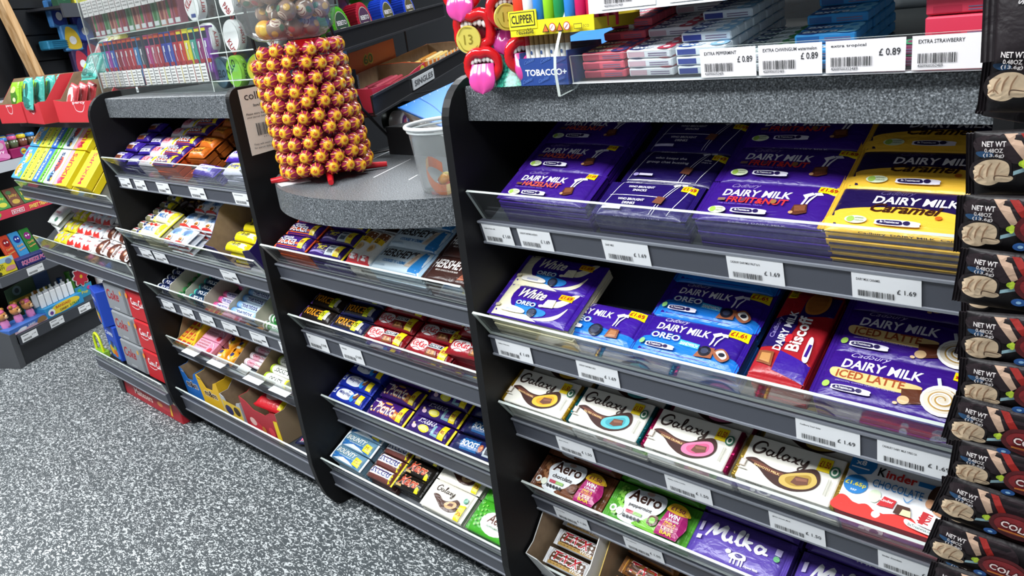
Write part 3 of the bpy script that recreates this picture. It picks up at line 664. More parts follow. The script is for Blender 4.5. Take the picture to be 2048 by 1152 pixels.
P['latte'] = wrapper('latte', 184, 80, 11, PUR, [script('Cadbury', -60, 25, -12, 12, '#cfc6e8'), ('t', 'DAIRY MILK', -64, 8, 34, 15, '#f7f5fb', {'b': .03, 'sh': .08}), ('c', [(-74, 6), (-40, 4), (30, 2), (36, -6), (20, -14), (-40, -12), (-70, -8)], '#e7c583'),
                   ('t', 'ICED LATTE', -66, -9, 18, 12.5, '#a4502a', {'b': .03}), ('t', 'SMOOTH, COFFEE FLAVOUR CENTRE', -64, -16, 10, 2.2, '#a99bd0'), ('e', -74, -22, 5, 5, '#a5cf5c'), ('p', [(20, -30), (16, -8), (38, -4), (44, -24)], '#5b2f1d'), ('e', 22, -24, 7, 6, '#d7b486'), ('e', 14, -30, 3, 2, '#d7b486'),
                   ('p', [(50, 18), (54, 19), (60, 2), (56, 1)], '#d9dde8'), ('e', 64, -13, 25, 22, '#f5f3ee'), ('e', 63, -13, 21, 18, '#e2d6c2')] +
                   [('s', [(63 + r_ * 1.1 * math.cos(a_), -13 + r_ * .95 * math.sin(a_)) for a_, r_ in [(q * .6, 3 + q * .62) for q in range(24)]], 2.2, '#b9924a', 1),
                    ('s', [(63 + r_ * 1.1 * math.cos(a_ + 1.5), -13 + r_ * .95 * math.sin(a_ + 1.5)) for a_, r_ in [(q * .6, 3 + q * .62) for q in range(24)]], 1.8, '#ffffff', 1), ('p', [(80, -30), (88, -34), (84, -39), (76, -36)], '#f5f3ee')] + PILL(-42, -27),
                   'iced_latte_bar', (66, 22, 86, 36, '£1', YL, RD), side=[('t', 'LIMITED EDITION ICED LATTE FLAVOUR', -50, 2.5, 60, 3.5, '#d8d2ec', {'b': .04})])

def hull(n, w, d, t, c1, c2=None, name='wrapped_bar', mat=None):
    """plain lower bar of a pile, one mesh"""
    g = G(); b = .0015
    g.box(-w / 2, w / 2, -d / 2, d / 2, 0, t, c1, bev=b * .8)
    if c2: g.box(-w / 2 + .004, w / 2 - .004, -d / 2 - .0003, -d / 2 + .004, t * .12, t * .5, c2)
    return g.mesh(name, [mat or FILM])

def place_in(key, x, s, h, rz=0.0, th=TH, dx=0.0):
    y0, z0 = SHF[key]; c, s_ = math.cos(th), math.sin(th)
    p = Vector((x, y0 + s * c - h * s_, z0 + s * s_ + h * c))
    return Matrix.Translation(p) @ Matrix.Rotation(th, 4, 'X') @ Matrix.Rotation(rz, 4, 'Z')
HM = {}
ORD = ['front', 'second', 'third', 'fourth', 'fifth', 'sixth', 'seventh', 'eighth', 'ninth']
def column(key, proto, cat, desc, x, w, d, t, h, rows, s0=None, pitch=None, c1='#37157f', c2=None, rz=0, th=TH, full=1, nm=None, jit=.010, side_=None, hs=None, gap=.0004):
    """piles of bars one behind the other on a sloping shelf: top bars carry the print, lower ones are plain"""
    mk = (proto, c1)
    if mk not in HM: HM[mk] = hull(0, w - .004, d - .002, t - .0008, c1, c2)
    pitch = pitch or d; s0 = d / 2 + .004 if s0 is None else s0
    where = side_ or ''
    for r in range(rows):
        hh = (hs[r] if hs else h); n = max(1, int(round(hh / (t + gap)))); s = s0 + r * pitch
        for k in range(n):
            a = rz + random.uniform(-jit, jit) * (1.6 if k == n - 1 else 1)
            ex = random.uniform(-.0012, .0012)
            M = place_in(key, x + ex, s + random.uniform(-.001, .001), k * (t + gap) + .0008, a, th)
            if k == n - 1:
                place(P[proto], M, ' '.join(f'{desc}, top of {ORD[r]} pile{where}'.split()[:16]), cat, f'{desc} piles')
            else:
                if r > full - 1 and k < n - 3: continue
                o = D.objects.new(nm or P[proto].name.split('.')[0], HM[mk]); C.objects.link(o); o.matrix_world = M
                lb_ = f'{desc}, {ORD[n - 1 - k]} down in the {ORD[r]} pile{where}'
                if len(lb_.split()) > 16: lb_ = f'{desc}, {ORD[n - 1 - k]} down, {ORD[r]} pile{where}'
                tag(o, ' '.join(lb_.split()[:16]), cat, f'{desc} piles')

# ---- right bay, first shelf
column('31', 'haz', 'chocolate bar', 'purple HAZELNUT chocolate bar', -.806, .190, .076, .010, .062, 3, pitch=.0745)
for r in range(3):
    column('31', ['snack', 'chat', 'snack'][r], 'chocolate bar', ['dark blue WHO BROUGHT chocolate bar', 'dark blue group chat chocolate bar', 'dark blue outlined chocolate bar half in shade'][r], [-.622, -.606, -.604][r], .165, .076, .010, .057, 1, s0=.042 + r * .0735, c1='#231260')
column('31', 'fruit', 'chocolate bar', 'purple FRUIT & NUT chocolate bar', -.430, .190, .078, .010, .062, 3, pitch=.0775, jit=.014)
column('31', 'caramel', 'chocolate bar', 'yellow and purple Caramel chocolate bar', -.2555, .178, .078, .0105, .062, 3, pitch=.074, c1='#e3b23a', c2='#2a1a55', jit=.004)
# ---- second shelf
column('32', 'white', 'chocolate bar', 'cream and purple White cookie chocolate bar', -.850, .188, .078, .011, .072, 2, pitch=.074, c1='#e6ddb5', hs=[.072, .072], side_=' by the side panel', jit=.003)
column('32', 'oreo', 'chocolate bar', 'blue and purple cookie bar in the lowest pile', -.733 + .003, .176, .078, .011, .046, 1, s0=.050, c1='#1a5fb4')
column('32', 'sand', 'chocolate bar', 'blue and purple cookie SANDWICH chocolate bar', -.547, .178, .078, .011, .052, 3, pitch=.076, c1='#1a5fb4', jit=.014)
column('32', 'bisc', 'chocolate bar', 'red and purple biscuit chocolate bar pointing to the back', -.402, .176, .078, .011, .052, 1, s0=.094, c1='#b01e2a', rz=PI / 2)
column('32', 'latte', 'chocolate bar', 'purple ICED LATTE chocolate bar', -.262, .176, .080, .011, .057, 3, pitch=.0765, jit=.004)
# ------------------------------------------------------------------ sleeved tablets and cartons
def sleeved(name, w, d, t, base, art, root_name, foil=None, front=None, flash=None, fr=.7):
    """card or paper sleeve round a bar, foil showing at both ends"""
    root = D.objects.new(root_name, None); C.objects.link(root); root.empty_display_size = .02
    e = 7 if foil else 0; W = w / 2 - e; q = .001
    g = G(); g.box(-W * q, W * q, -d * .5 * q, d * .5 * q, 0, t * q, base, bev=.0016)
    g.art(art, lambda u, v, k: (u * q, v * q, t * q + .0002 * k), grid=None)
    if front: g.art(front, lambda u, v, k: (u * q, -d * .5 * q - .0002 * k, v * q))
    g.obj('sleeve', CARD, root)
    if foil:
        for sx in (-1, 1):
            g = G(); x0, x1 = sorted((sx * W, sx * w / 2))
            g.box(x0 * q, x1 * q, -d * .49 * q, d * .49 * q, .0008, (t - 1) * q, foil, bev=.0015); g.obj('foil_end', FOIL, root)
    if flash:
        x0, y0, x1, y1, tx, bg, fg = flash; g = G()
        g.art([('p', [(x0, y0), (x1, y0), (x1, y1), (x0, y1)], bg), ('t', tx, x0 + 2, y0 + (y1 - y0) * .3, x1 - 2, (y1 - y0) * .5, fg, {'b': .04})], lambda u, v, k: (u * q, v * q, t * q + .0014 + .0002 * k))
        g.obj('price_flash', CARD, root)
    return reg(root)
GAL = lambda cx, cy, k: [('s', [(cx + a * k, cy + b * k) for a, b in [(17, 12), (14, 17), (6, 16), (0, 8), (2, 0), (9, -1), (15, 4), (15, 8), (10, 7)]], 3.5 * k, '#33201a', 1),
    ('s', [(cx + a * k, cy + b * k) for a, b in [(27, 6), (22, 8), (19, 3), (22, -1), (27, 3), (28, 7), (27, 0), (31, 0)]], 2.5 * k, '#33201a', 1),
    ('s', [(cx + a * k, cy + b * k) for a, b in [(31, 0), (37, 10), (38, 17), (35, 15), (34, 4), (36, -1), (40, 1)]], 2.5 * k, '#33201a', 1),
    ('s', [(cx + a * k, cy + b * k) for a, b in [(50, 6), (45, 8), (41, 3), (44, -1), (49, 3), (50, 7), (49, 0), (53, 0)]], 2.5 * k, '#33201a', 1),
    ('s', [(cx + a * k, cy + b * k) for a, b in [(54, 7), (58, 6), (60, 0), (64, -1)]], 2.5 * k, '#33201a', 1), ('s', [(cx + a * k, cy + b * k) for a, b in [(65, 8), (60, 3), (54, -1)]], 2.2 * k, '#33201a', 1),
    ('s', [(cx + a * k, cy + b * k) for a, b in [(67, 7), (67, 1), (71, 0), (75, 8), (73, -4), (68, -10), (66, -6), (74, -1)]], 2.5 * k, '#33201a', 1)]
def galaxy(key, txt, pool, pool2, foil, choc='#6a4030'):
    art = GAL(-62, 11, 1.12) + [('c', [(-66, -6), (-54, 0), (-40, -3), (-22, -8), (0, -8), (16, 2), (34, 10), (44, 4), (48, -10), (40, -24), (18, -34), (-6, -34), (-26, -26), (-44, -14)], '#3a1a14'),
           ('c', [(-58, -5), (-40, -6), (-20, -11), (-4, -12), (-10, -18), (-30, -16), (-50, -9)], '#6b3a2a'),
           ('c', [(-6, -16), (10, -6), (32, 2), (42, -4), (44, -14), (34, -25), (14, -31), (-4, -28)], pool), ('c', [(2, -16), (16, -8), (30, -3), (36, -8), (34, -18), (18, -26), (4, -24)], pool2),
           ('p', [(10, -22), (14, -10), (32, -8), (34, -18), (20, -24)], choc), ('p', [(14, -13), (30, -10), (32, -14), (17, -17)], '#8a5a44'),
           ('t', txt, -50, -13, -8, 3.6, '#e8c48a', {'b': .03, 'up': -.12}), ('e', 62, 14, 7.5, 9, '#2f6b50'), ('e', 62, 14, 5, 6.5, '#e9e9dd'), ('e', 62, 14, 3, 4, '#2f6b50'),
           ('r', -71, -20, -62, -8, '#b9aca0'), ('r', -69.5, -18.5, -63.5, -9.5, '#e9e6da'), ('r', -71, -25, -56, -23.5, '#b5b0a6'), ('r', 58, -26, 59.5, 0, '#b7b6aa'), ('r', 61, -26, 62.5, 0, '#b7b6aa')]
    P[key] = sleeved(key, 156, 78, 12, '#e6e3d8', art, 'sleeved_chocolate_bar', foil, [('t', 'Galaxy', -55, 3, -28, 6, '#55463e', {'sh': .3}), ('r', -10, 4, 40, 5, '#bdb7ab'), ('r', -10, 7, 30, 8, '#bdb7ab')], (36, 10, 55, 32, '£1.50', '#f5d60e', '#b5281e'))
galaxy('g1', 'SMOOTH CARAMEL', '#e9b93a', '#d99a22', '#c9a02a'); galaxy('g2', 'SALTED CARAMEL', '#5cb7bd', '#3f9aa8', '#176a72'); galaxy('g3', 'COOKIE CRUMBLE', '#dc7aa0', '#c8567f', '#a01850'); galaxy('g4', 'SMOOTH MILK', '#c9ac58', '#a88632', '#c0a048')
P['kinder'] = sleeved('kinder', 150, 88, 12, '#eef0f2', [('c', [(-75, -44), (-75, -24), (-66, -20), (-50, -28), (-36, -24), (-20, -32), (0, -26), (20, -24), (34, -34), (55, -36), (75, -42), (75, -44), (0, -44)], '#d8332b'), ('p', [(-75, -44), (-75, -23), (-60, -26), (75, -40), (75, -44)], '#d8332b'), ('c', [(-26, -32), (-20, -29), (-16, -34), (-20, -40), (-26, -38)], '#f3f4f6'),
    ('p', [(-75, 44), (-75, 22), (-60, 16), (-44, 22), (-40, 34), (-42, 44)], '#2179bd'), ('t', 'x8', -68, 32, -54, 8, '#ffffff', {'b': .04}), ('r', -72, 26, -48, 28, '#e8f0f8'), ('e', -58, 0, 16, 15, '#2179bd'), ('t', '£1.65p', -72, -4, -44, 8, '#f2e33a', {'b': .04}), ('t', 'RRP', -62, -11, -54, 3, '#dfeaf5'),
    ('t', 'K', -36, 22, -26, 14, '#15171a', {'b': .05}), ('t', 'inder', -25, 22, 14, 13, '#cf2b27', {'b': .05}), ('t', 'CHOCOLATE', -38, 4, 26, 12, '#2a78b8', {'b': .01}), ('r', 16, 24, 36, 31, '#2179bd'),
    ('e', -30, -10, 8, 10, '#d9e6c9'), ('p', [(-24, -22), (-18, -6), (-2, -8), (-4, -20)], '#c8252c'), ('t', 'Kinder', -22, -14, -5, 4, '#ffffff'), ('p', [(-2, -26), (0, -12), (16, -12), (20, -26)], '#4a2618'), ('p', [(6, -26), (8, -17), (18, -17), (20, -26)], '#ecd9ae'), ('s', [(4, 0), (10, -6), (16, 2)], 1.2, '#3f8fd0', 1),
    ('c', [(32, 8), (36, 28), (52, 34), (74, 32), (74, 8), (60, 14), (44, 6)], '#4a3022'), ('c', [(34, 6), (44, 10), (56, 16), (74, 12), (74, -10), (50, -12), (38, -4)], '#c9906a'), ('e', 36, 2, 5, 7, '#d8a078'), ('e', 55, 2, 5, 2, '#f0e6dc'), ('e', 55, 2, 2, 2, '#3a2418'), ('s', [(47, 8), (55, 9), (62, 7)], 1.5, '#4a3022', 1),
    ('p', [(28, -32), (30, -10), (74, -18), (74, -38)], '#f4f4f4'), ('p', [(30, -30), (32, -12), (40, -13), (36, -31)], '#c8252c'), ('t', 'Kin', 42, -30, 58, 14, '#c8252c', {'rot': 80, 'b': .04}), ('t', 'Kin', 66, -32, 80, 14, '#c8252c', {'rot': 80, 'b': .04}), ('c', [(16, -30), (40, -36), (56, -38), (54, -43), (20, -39)], '#f6f6f6'), ('t', 'BeTreatwise.net', 20, -38, 50, 4, '#3c6b5a', {'up': -.1})],
    'milk_chocolate_box', None, [('r', -75, 0, 75, 12, '#b8404a')])
for r in range(2):
    for k_, x_, f_ in (('g1', -.8715, 'caramel bar with a yellow pool'), ('g2', -.7155, 'salted caramel bar with a teal pool'), ('g3', -.556, 'cookie crumble bar with a pink pool'), ('g4', -.3935, 'smooth milk bar with a gold pool'), ('kinder', -.2425, 'red and white milk chocolate box')):
        nm_ = 'white-sleeved ' + f_ if k_ != 'kinder' else f_
        column('33', k_, 'chocolate bar', nm_, x_ + (r * .008 if k_ != 'kinder' else 0), .156 if k_ != 'kinder' else .148, .078 if k_ != 'kinder' else .088, .0125, .077 if r == 0 else .066, 1, s0=(.028 if k_ != 'kinder' else .034) + r * (.079 if k_ != 'kinder' else .089),
               c1='#dcd8cc' if k_ != 'kinder' else '#b03a44', side_=' at the front' if r == 0 else ' behind, tucked back', jit=.002 if k_ in ('g1', 'kinder') else .006)

def aero(key, base, dots, flav, piece):
    rr = random.Random(3); bub = [('e', -76 + rr.random() * 22 + i * .4, 30 - i * 2.4, 2 + rr.random() * 2.5, 2 + rr.random() * 2.5, dots) for i in range(26)]
    P[key] = wrapper(key, 180, 80, 15, base, bub + [('c', [(-54, 8), (-40, 26), (-10, 33), (20, 33), (30, 18), (26, 0), (14, -14), (0, -36), (-50, -36), (-46, -14)], '#dfe3e6'), ('c', [(-20, -36), (0, -24), (10, -16), (30, -22), (34, -37), (0, -38)], piece),
        ('t', 'Aero', -46, 4, 22, 24, '#3d2219', {'b': .04, 'ol': '#f2f3f4', 'og': .12}), ('e', -8, 28, 8, 4.5, '#c9a79a'), ('t', flav, -38, -10, 10, 9, '#33251f'), ('e', -66, -22, 8, 7, '#f2f2ee'), ('e', -66, -22, 4, 3.5, base), ('e', -50, -24, 7.5, 7, '#e4ead8'),
        ('r', -38, -22, -22, -16, '#b33a4e'), ('r', -22, -22, -4, -16, '#8fb768')] + [('e', -38 + i * 8, -29, 3, 3.4, '#2c2c30') for i in range(5)] + [('c', [(10, -26), (14, -12), (28, -10), (30, -24), (20, -30)], '#5b3626'), ('e', 20, -20, 6, 6, piece),
        ('p', [(30, -38), (40, 16), (76, 12), (82, -10), (74, -38)], '#a4246a'), ('c', [(36, 12), (44, 26), (66, 26), (80, 14), (66, 7), (44, 8)], '#e3b32f'), ('t', '£1.50', 43, 12, 70, 8, '#6e1440', {'b': .03}),
        ('t', 'WIN', 44, -4, 66, 9, '#ffffff', {'b': .04}), ('t', '£30,000', 44, -10, 68, 4.5, '#ffffff'), ('t', 'FIND A', 44, -16, 66, 4.5, '#f0c23a', {'b': .03}), ('t', 'BUBBLE', 43, -21, 66, 4, '#f0a050'), ('t', 'LESS', 42, -28, 66, 5.5, '#f0c8a0', {'b': .03}), ('t', 'BAR', 42, -35.5, 66, 6, '#f0c23a', {'b': .03})],
        'bubbly_bar', None, fin=11, pv=2.6)
aero('aero1', '#6b3f26', '#9a6a48', 'chocolate', '#6d4028'); aero('aero2', '#4f9a2e', '#86c64f', 'peppermint', '#7bc043')
MILK = lambda s=1.0, x=0, y=0: [('s', [(x + a * s, y + b * s) for a, b in L_], wd_ * s, '#f5f5fa', 1) for L_, wd_ in
    [([(-58, -6), (-46, 22), (-44, 2), (-28, 22), (-28, 4), (-22, -2), (-16, 2)], 7), ([(-14, 10), (-14, 0), (-8, -2)], 6), ([(-14, 17), (-12, 18)], 5), ([(-6, 0), (2, 16), (2, 24), (-2, 20), (-2, 4), (2, -2), (8, 0)], 6), ([(10, 24), (10, -2)], 6), ([(24, 10), (12, 6), (26, -4)], 6), ([(46, 8), (36, 10), (32, 2), (38, -3), (46, 4), (46, 9), (46, 0), (54, -1)], 6)]]
P['milka'] = wrapper('milka', 172, 80, 11, '#5b46a3', MILK(1.0, -4, 2) + [('c', [(-10, -22), (0, -14), (16, -14), (20, -20), (16, -24), (-4, -26)], '#e9e6f2'), ('c', [(0, -17), (8, -15), (14, -18), (8, -22), (2, -21)], '#3b2a7c')] + [('r', a, -34, a + 2.5, -23, '#e9e6f2') for a in (-4, 2, 10, 15)] + [('e', -12, -17, 5, 4, '#e9e6f2'),
    ('t', 'Alpine Milk', 20, -34, 46, 4.5, '#e6e2f2', {'b': .02}), ('r', -78, 2, -70, 20, '#cfc8e6'), ('r', -76, -14, -66, -6, '#d8d2ec'), ('e', 66, 0, 5, 5, '#6bb07c'), ('r', 61, 6, 71, 18, '#b9b0da')], 'lilac_bar', None)
for r in range(2):
    sd = ' at the front' if r == 0 else ' behind, tucked back'
    column('34', 'aero1', 'chocolate bar', 'brown bubbly chocolate bar', -.856, .178, .080, .0155, .062, 1, s0=.032 + r * .083, c1='#5a3420', side_=sd, jit=.004)
    column('34', 'aero2', 'chocolate bar', 'green peppermint bubbly bar', -.674, .178, .080, .0155, .062, 1, s0=.034 + r * .083, c1='#3f8a26', side_=sd, jit=.004)
    column('34', 'milka', 'chocolate bar', 'lilac alpine milk bar by the green peppermint', -.497, .172, .080, .0115, .060, 1, s0=.036 + r * .083, c1='#4f3b94', side_=sd, jit=.004)
    column('34', 'milka', 'chocolate bar', 'lilac alpine milk bar nearest the cola packets', -.318, .172, .080, .0115, .046, 1, s0=.036 + r * .083, c1='#4f3b94', side_=sd, jit=.004)

# ------------------------------------------------------------------ open cartons
def carton(name, M, w, d, hf, hb, out, label, cat='carton', front=None, top_in='#8f7a5f', dip=.5, cut=.35, left=None, right=None, group=None):
    """open display carton: base, back, two sloping sides and a front with a dipped edge; origin bottom front left"""
    t = empty(name, (0, 0, 0), 0, label, cat, group); th_ = .002
    def wall(nm, poly, axis, a, b, oc):
        g = G()
        g.prism(poly, a, b, oc, axis=axis); g.obj(nm, CARD, t)
        g2 = G()
        if axis == 'x':
            xin = b + .0003 if nm == 'left_side' else a - .0003
            g2.add([(xin, p[0], p[1]) for p in poly], [tuple(range(len(poly)))], top_in)
        else:
            yin = b + .0003 if nm == 'front' else a - .0003
            g2.add([(p[0], yin, p[1]) for p in poly], [tuple(range(len(poly)))], top_in)
        o = g2.obj('board_lining', CARDB, t)
        return o
    side = [(0, 0), (d, 0), (d, hb), (d * .45, hb), (d * .12, hf * 1.0), (0, hf)]
    wall('left_side', side, 'x', 0, th_, left or out); wall('right_side', side, 'x', w - th_, w, right or out)
    fp = [(th_, 0), (w - th_, 0), (w - th_, hf), (w * .82, hf * .92), (w * .66, hf * dip), (w * .34, hf * dip), (w * .18, hf * .92), (th_, hf)]
    wall('front', fp, 'y', 0, th_, out); wall('back', [(th_, 0), (w - th_, 0), (w - th_, hb), (th_, hb)], 'y', d - th_, d, out)
    g = G(); g.box(0, w, 0, d, 0, .0015, top_in); g.obj('base', CARDB, t)
    if front:
        g = G(); g.art(front, lambda u, v, k: (u * .001, -.0003 * k, v * .001)); g.obj('front_print', CARD, t)
    t.matrix_world = M
    return t
def inside(M, x, y, z, rz=0, rx=0, ry=0): return M @ Matrix.Translation((x, y, z)) @ Matrix.Rotation(rx, 4, 'X') @ Matrix.Rotation(rz, 4, 'Z') @ Matrix.Rotation(ry, 4, 'Y')

P['twixw'] = wrapper('twixw', 118, 36, 17, '#d9dadc', [('p', [(-44, -14), (-40, 15), (44, 15), (46, -12)], '#5a3a22'), ('p', [(-46, -16), (-44, -10), (46, -10), (46, -16)], '#c9a25a'), ('t', 'TWIX', -38, -6, 30, 20, '#b01c2a', {'b': .04, 'sh': .15, 'ol': '#f4f4f4', 'og': .08}), ('t', 'White', 12, -15, 42, 9, '#f7f2ea', {'sh': .3, 'b': .02})],
    'twin_biscuit_bar', None, pu=8, pv=2.2, fin=8)
P['twixb'] = wrapper('twixb', 118, 36, 17, '#8a5a2c', [('p', [(-44, -16), (-40, 16), (44, 16), (46, -14)], '#4a2c1a'), ('t', 'TWIX', -38, -8, 34, 21, '#b01c2a', {'b': .04, 'sh': .15, 'ol': '#f0e6dc', 'og': .08}), ('p', [(-50, -14), (-50, 14), (-44, 12), (-46, -12)], '#e0a040')], 'twin_biscuit_bar', None, pu=8, pv=2.2, fin=8)
M = place_in('35', -.944, -.02, .002)
carton('open_carton', M, .150, .25, .115, .150, '#d9dad8', 'white open carton on the bottom right shelf holding white-labelled twin bars', dip=.30, left='#d9dad8', right='#e3e4e2', front=[('t', 'TWIX', 60, 6, 120, 18, '#b01c2a', {'b': .04, 'ol': '#5a3a22', 'og': .1})])
for i, (y, z) in enumerate(((.030, .066), (.074, .066), (.118, .072))):
    place(P['twixw'], inside(M, .076, y, z, 0, R(6)), f'brown twin biscuit bar with White lettering, {ORD[i]} in the white carton', 'chocolate bar', 'twin bars in the white carton')
for k in range(3):
    for i, y in enumerate((.030, .074, .118)):
        if 'tw' not in HM: HM['tw'] = hull(0, .112, .034, .016, '#6b4a2a')
        o = D.objects.new('twin_biscuit_bar', HM['tw']); C.objects.link(o); o.matrix_world = inside(M, .076, y, .004 + k * .0195); tag(o, 'brown twin biscuit bar hidden lower in the white carton', 'chocolate bar', 'lower twin bars in the white carton')
M = place_in('35', -.786, -.02, .002)
carton('open_carton', M, .30, .25, .085, .120, '#d9b34a', 'gold open carton on the bottom right shelf holding brown twin bars', dip=.5, left='#e0c068', right='#d9b34a')
n_ = 0
for cx in (.078, .21):
    for i, (y, z) in enumerate(((.034, .052), (.078, .054), (.122, .056))):
        place(P['twixb'], inside(M, cx, y, z, R(-4), R(4)), f'dark brown twin biscuit bar, {ORD[i]} in the {"left" if cx < .1 else "right"} half of the gold carton', 'chocolate bar', 'twin bars in the gold carton'); n_ += 1
for k in range(2):
    for cx in (.078, .21):
        for i, y in enumerate((.034, .078, .122)):
            o = D.objects.new('twin_biscuit_bar', HM['tw']); C.objects.link(o); o.matrix_world = inside(M, cx, y, .004 + k * .0195); tag(o, 'brown twin biscuit bar hidden lower in the gold carton', 'chocolate bar', 'lower twin bars in the gold carton')
# ------------------------------------------------------------------ middle bay bars
def bar(key, w, d, t, base, art, nm, **k): P[key] = wrapper(key, w, d, t, base, art, nm, None, fin=k.pop('fin', 7), pu=k.pop('pu', 8), pv=k.pop('pv', 2.3), grid=k.pop('grid', 8), **k)
def yend(x0, x1, h, txt='85', fg='#a03014'): return [('p', [(x0, -h), (x0 + 2, h), (x1, h), (x1, -h)], '#efd51c'), ('e', (x0 + x1) / 2, 0, (x1 - x0) * .36, h * .42, '#f6e24a'), ('t', txt, x0 + (x1 - x0) * .22, -h * .25, x1 - (x1 - x0) * .22, h * .5, fg, {'b': .03})]
bar('dd', 136, 40, 17, '#3a1a7a', [('p', [(-60, -19), (-60, -2), (36, -4), (36, -19)], '#dd5a20'), ('t', 'double', -42, 5, -2, 8, '#f4f2f8', {'b': .03, 'sh': .1}), ('t', 'DECKER', -50, -13, 22, 16, '#f7f5fb', {'b': .04, 'sh': .1, 'ol': '#2a2440', 'og': .1})] + yend(34, 52, 17, '85'), 'layered_bar', finc=('#dd5a20', '#d0521c'))
bar('twirl', 136, 38, 16, '#2f1468', [('t', 'Twirl', -50, -4, -2, 17, '#efe23a', {'b': .03, 'sh': .25}), ('p', [(2, -15), (4, 15), (34, 15), (34, -15)], '#c9d3d8'), ('p', [(8, -10), (9, 11), (28, 11), (28, -10)], '#55606c'), ('r', 11, 0, 26, 4, '#cfd6da'), ('s', [(-52, -14), (-30, -11), (0, -14)], 3.5, '#8d7cc0', 1)] + yend(34, 54, 16, '85'), 'twirly_bar', finc=('#2f1468', '#e6d21c'))
bar('hippo', 105, 42, 16, '#eeeae2', [('p', [(16, -19), (20, 19), (46, 19), (46, -19)], '#7a4524'), ('p', [(4, -18), (8, 18), (22, 18), (18, -18)], '#efc21c'), ('t', '65', 6, -6, 18, 12, '#5a2a10', {'rot': 0, 'b': .03}), ('e', -10, 0, 11, 10, '#e8c48a'), ('e', -10, 0, 6, 6, '#c89a5c'), ('p', [(-46, -18), (-46, 18), (-34, 14), (-32, -14)], '#c62a34'), ('t', 'M', -44, -10, -34, 16, '#f6f6f6')], 'wafer_biscuit', finc=('#c62a34', '#b9bcc0'))
bar('bueno', 70, 40, 12, '#4a2a1a', [('r', -28, -12, -6, 12, '#e0b24a'), ('r', 0, -14, 12, 14, '#b8862c'), ('p', [(14, -17), (16, 17), (29, 17), (29, -17)], '#b3262e'), ('t', 'bueno', -26, -4, 10, 7, '#f2e8dc', {'b': .03})], 'small_wafer_bar')
bar('hershw', 166, 64, 12, '#c9dbe6', [('p', [(40, -31), (58, 31), (76, 31), (72, -31)], '#2a7fc4'), ('t', "HERSHEY'S", -68, 0, 42, 22, '#231a1c', {'b': .04, 'sh': .12}), ('t', "COOKIES 'N' CREME", -46, -15, 24, 8, '#2a78b8', {'b': .03}), ('p', [(26, -18), (40, 18), (54, 20), (42, -18)], '#d9c7b4'), ('p', [(32, -12), (41, 12), (48, 12), (40, -12)], '#b8a592'), ('r', -64, -26, -30, -22, '#9fb4c4')], 'cookie_creme_bar', fin=8, pv=5, finc=('#b6c8d4', '#a9c4da'), mat=None)
bar('hershd', 152, 64, 12, '#3a211c', [('t', "HERSHEY'S", -64, -2, 34, 23, '#f2efec', {'b': .04, 'sh': .12}), ('t', 'MILK CHOCOLATE BAR', -46, -10, 16, 4, '#e6e0da'), ('p', [(24, -24), (40, 8), (58, 12), (44, -22)], '#a8644a'), ('p', [(28, -20), (40, 5), (52, 8), (41, -19)], '#8a4c36'), ('p', [(52, -30), (66, 10), (70, 8), (62, -31)], '#d9d6d6')], 'milk_chocolate_slab', fin=8, pv=5, finc=('#3a211c', '#c9c9cb'))
column('21', 'dd', 'chocolate bar', 'orange and purple bar with bold white letters', -1.588, .136, .040, .017, .070, 4, pitch=.043, c1='#d0521c', nm='layered_bar')
column('21', 'twirl', 'chocolate bar', 'purple bar with a yellow word and grey window', -1.449, .136, .038, .016, .064, 4, pitch=.044, c1='#2f1468')
for i in range(2): column('21', 'hippo', 'chocolate bar', ['white biscuit packet with brown tip, left of its pair', 'white biscuit packet with brown tip, right of its pair'][i], -1.352 + i * .044, .102, .041, .016, .064, 1, s0=.056, c1='#c9c2b8', rz=PI / 2, jit=.02)
column('21', 'bueno', 'chocolate bar', 'small brown and red wafer bar', -1.335, .070, .040, .012, .062, 2, s0=.145, pitch=.044, c1='#4a2a1a')
column('21', 'hershw', 'chocolate bar', "white and blue COOKIES 'N' CREME slab", -1.207, .164, .064, .012, .062, 4, pitch=.0635, c1='#b3c6d3')
column('21', 'hershd', 'chocolate bar', 'dark brown milk chocolate slab', -1.046, .150, .064, .012, .062, 4, pitch=.0635, c1='#33201d', c2='#c9c9cb')

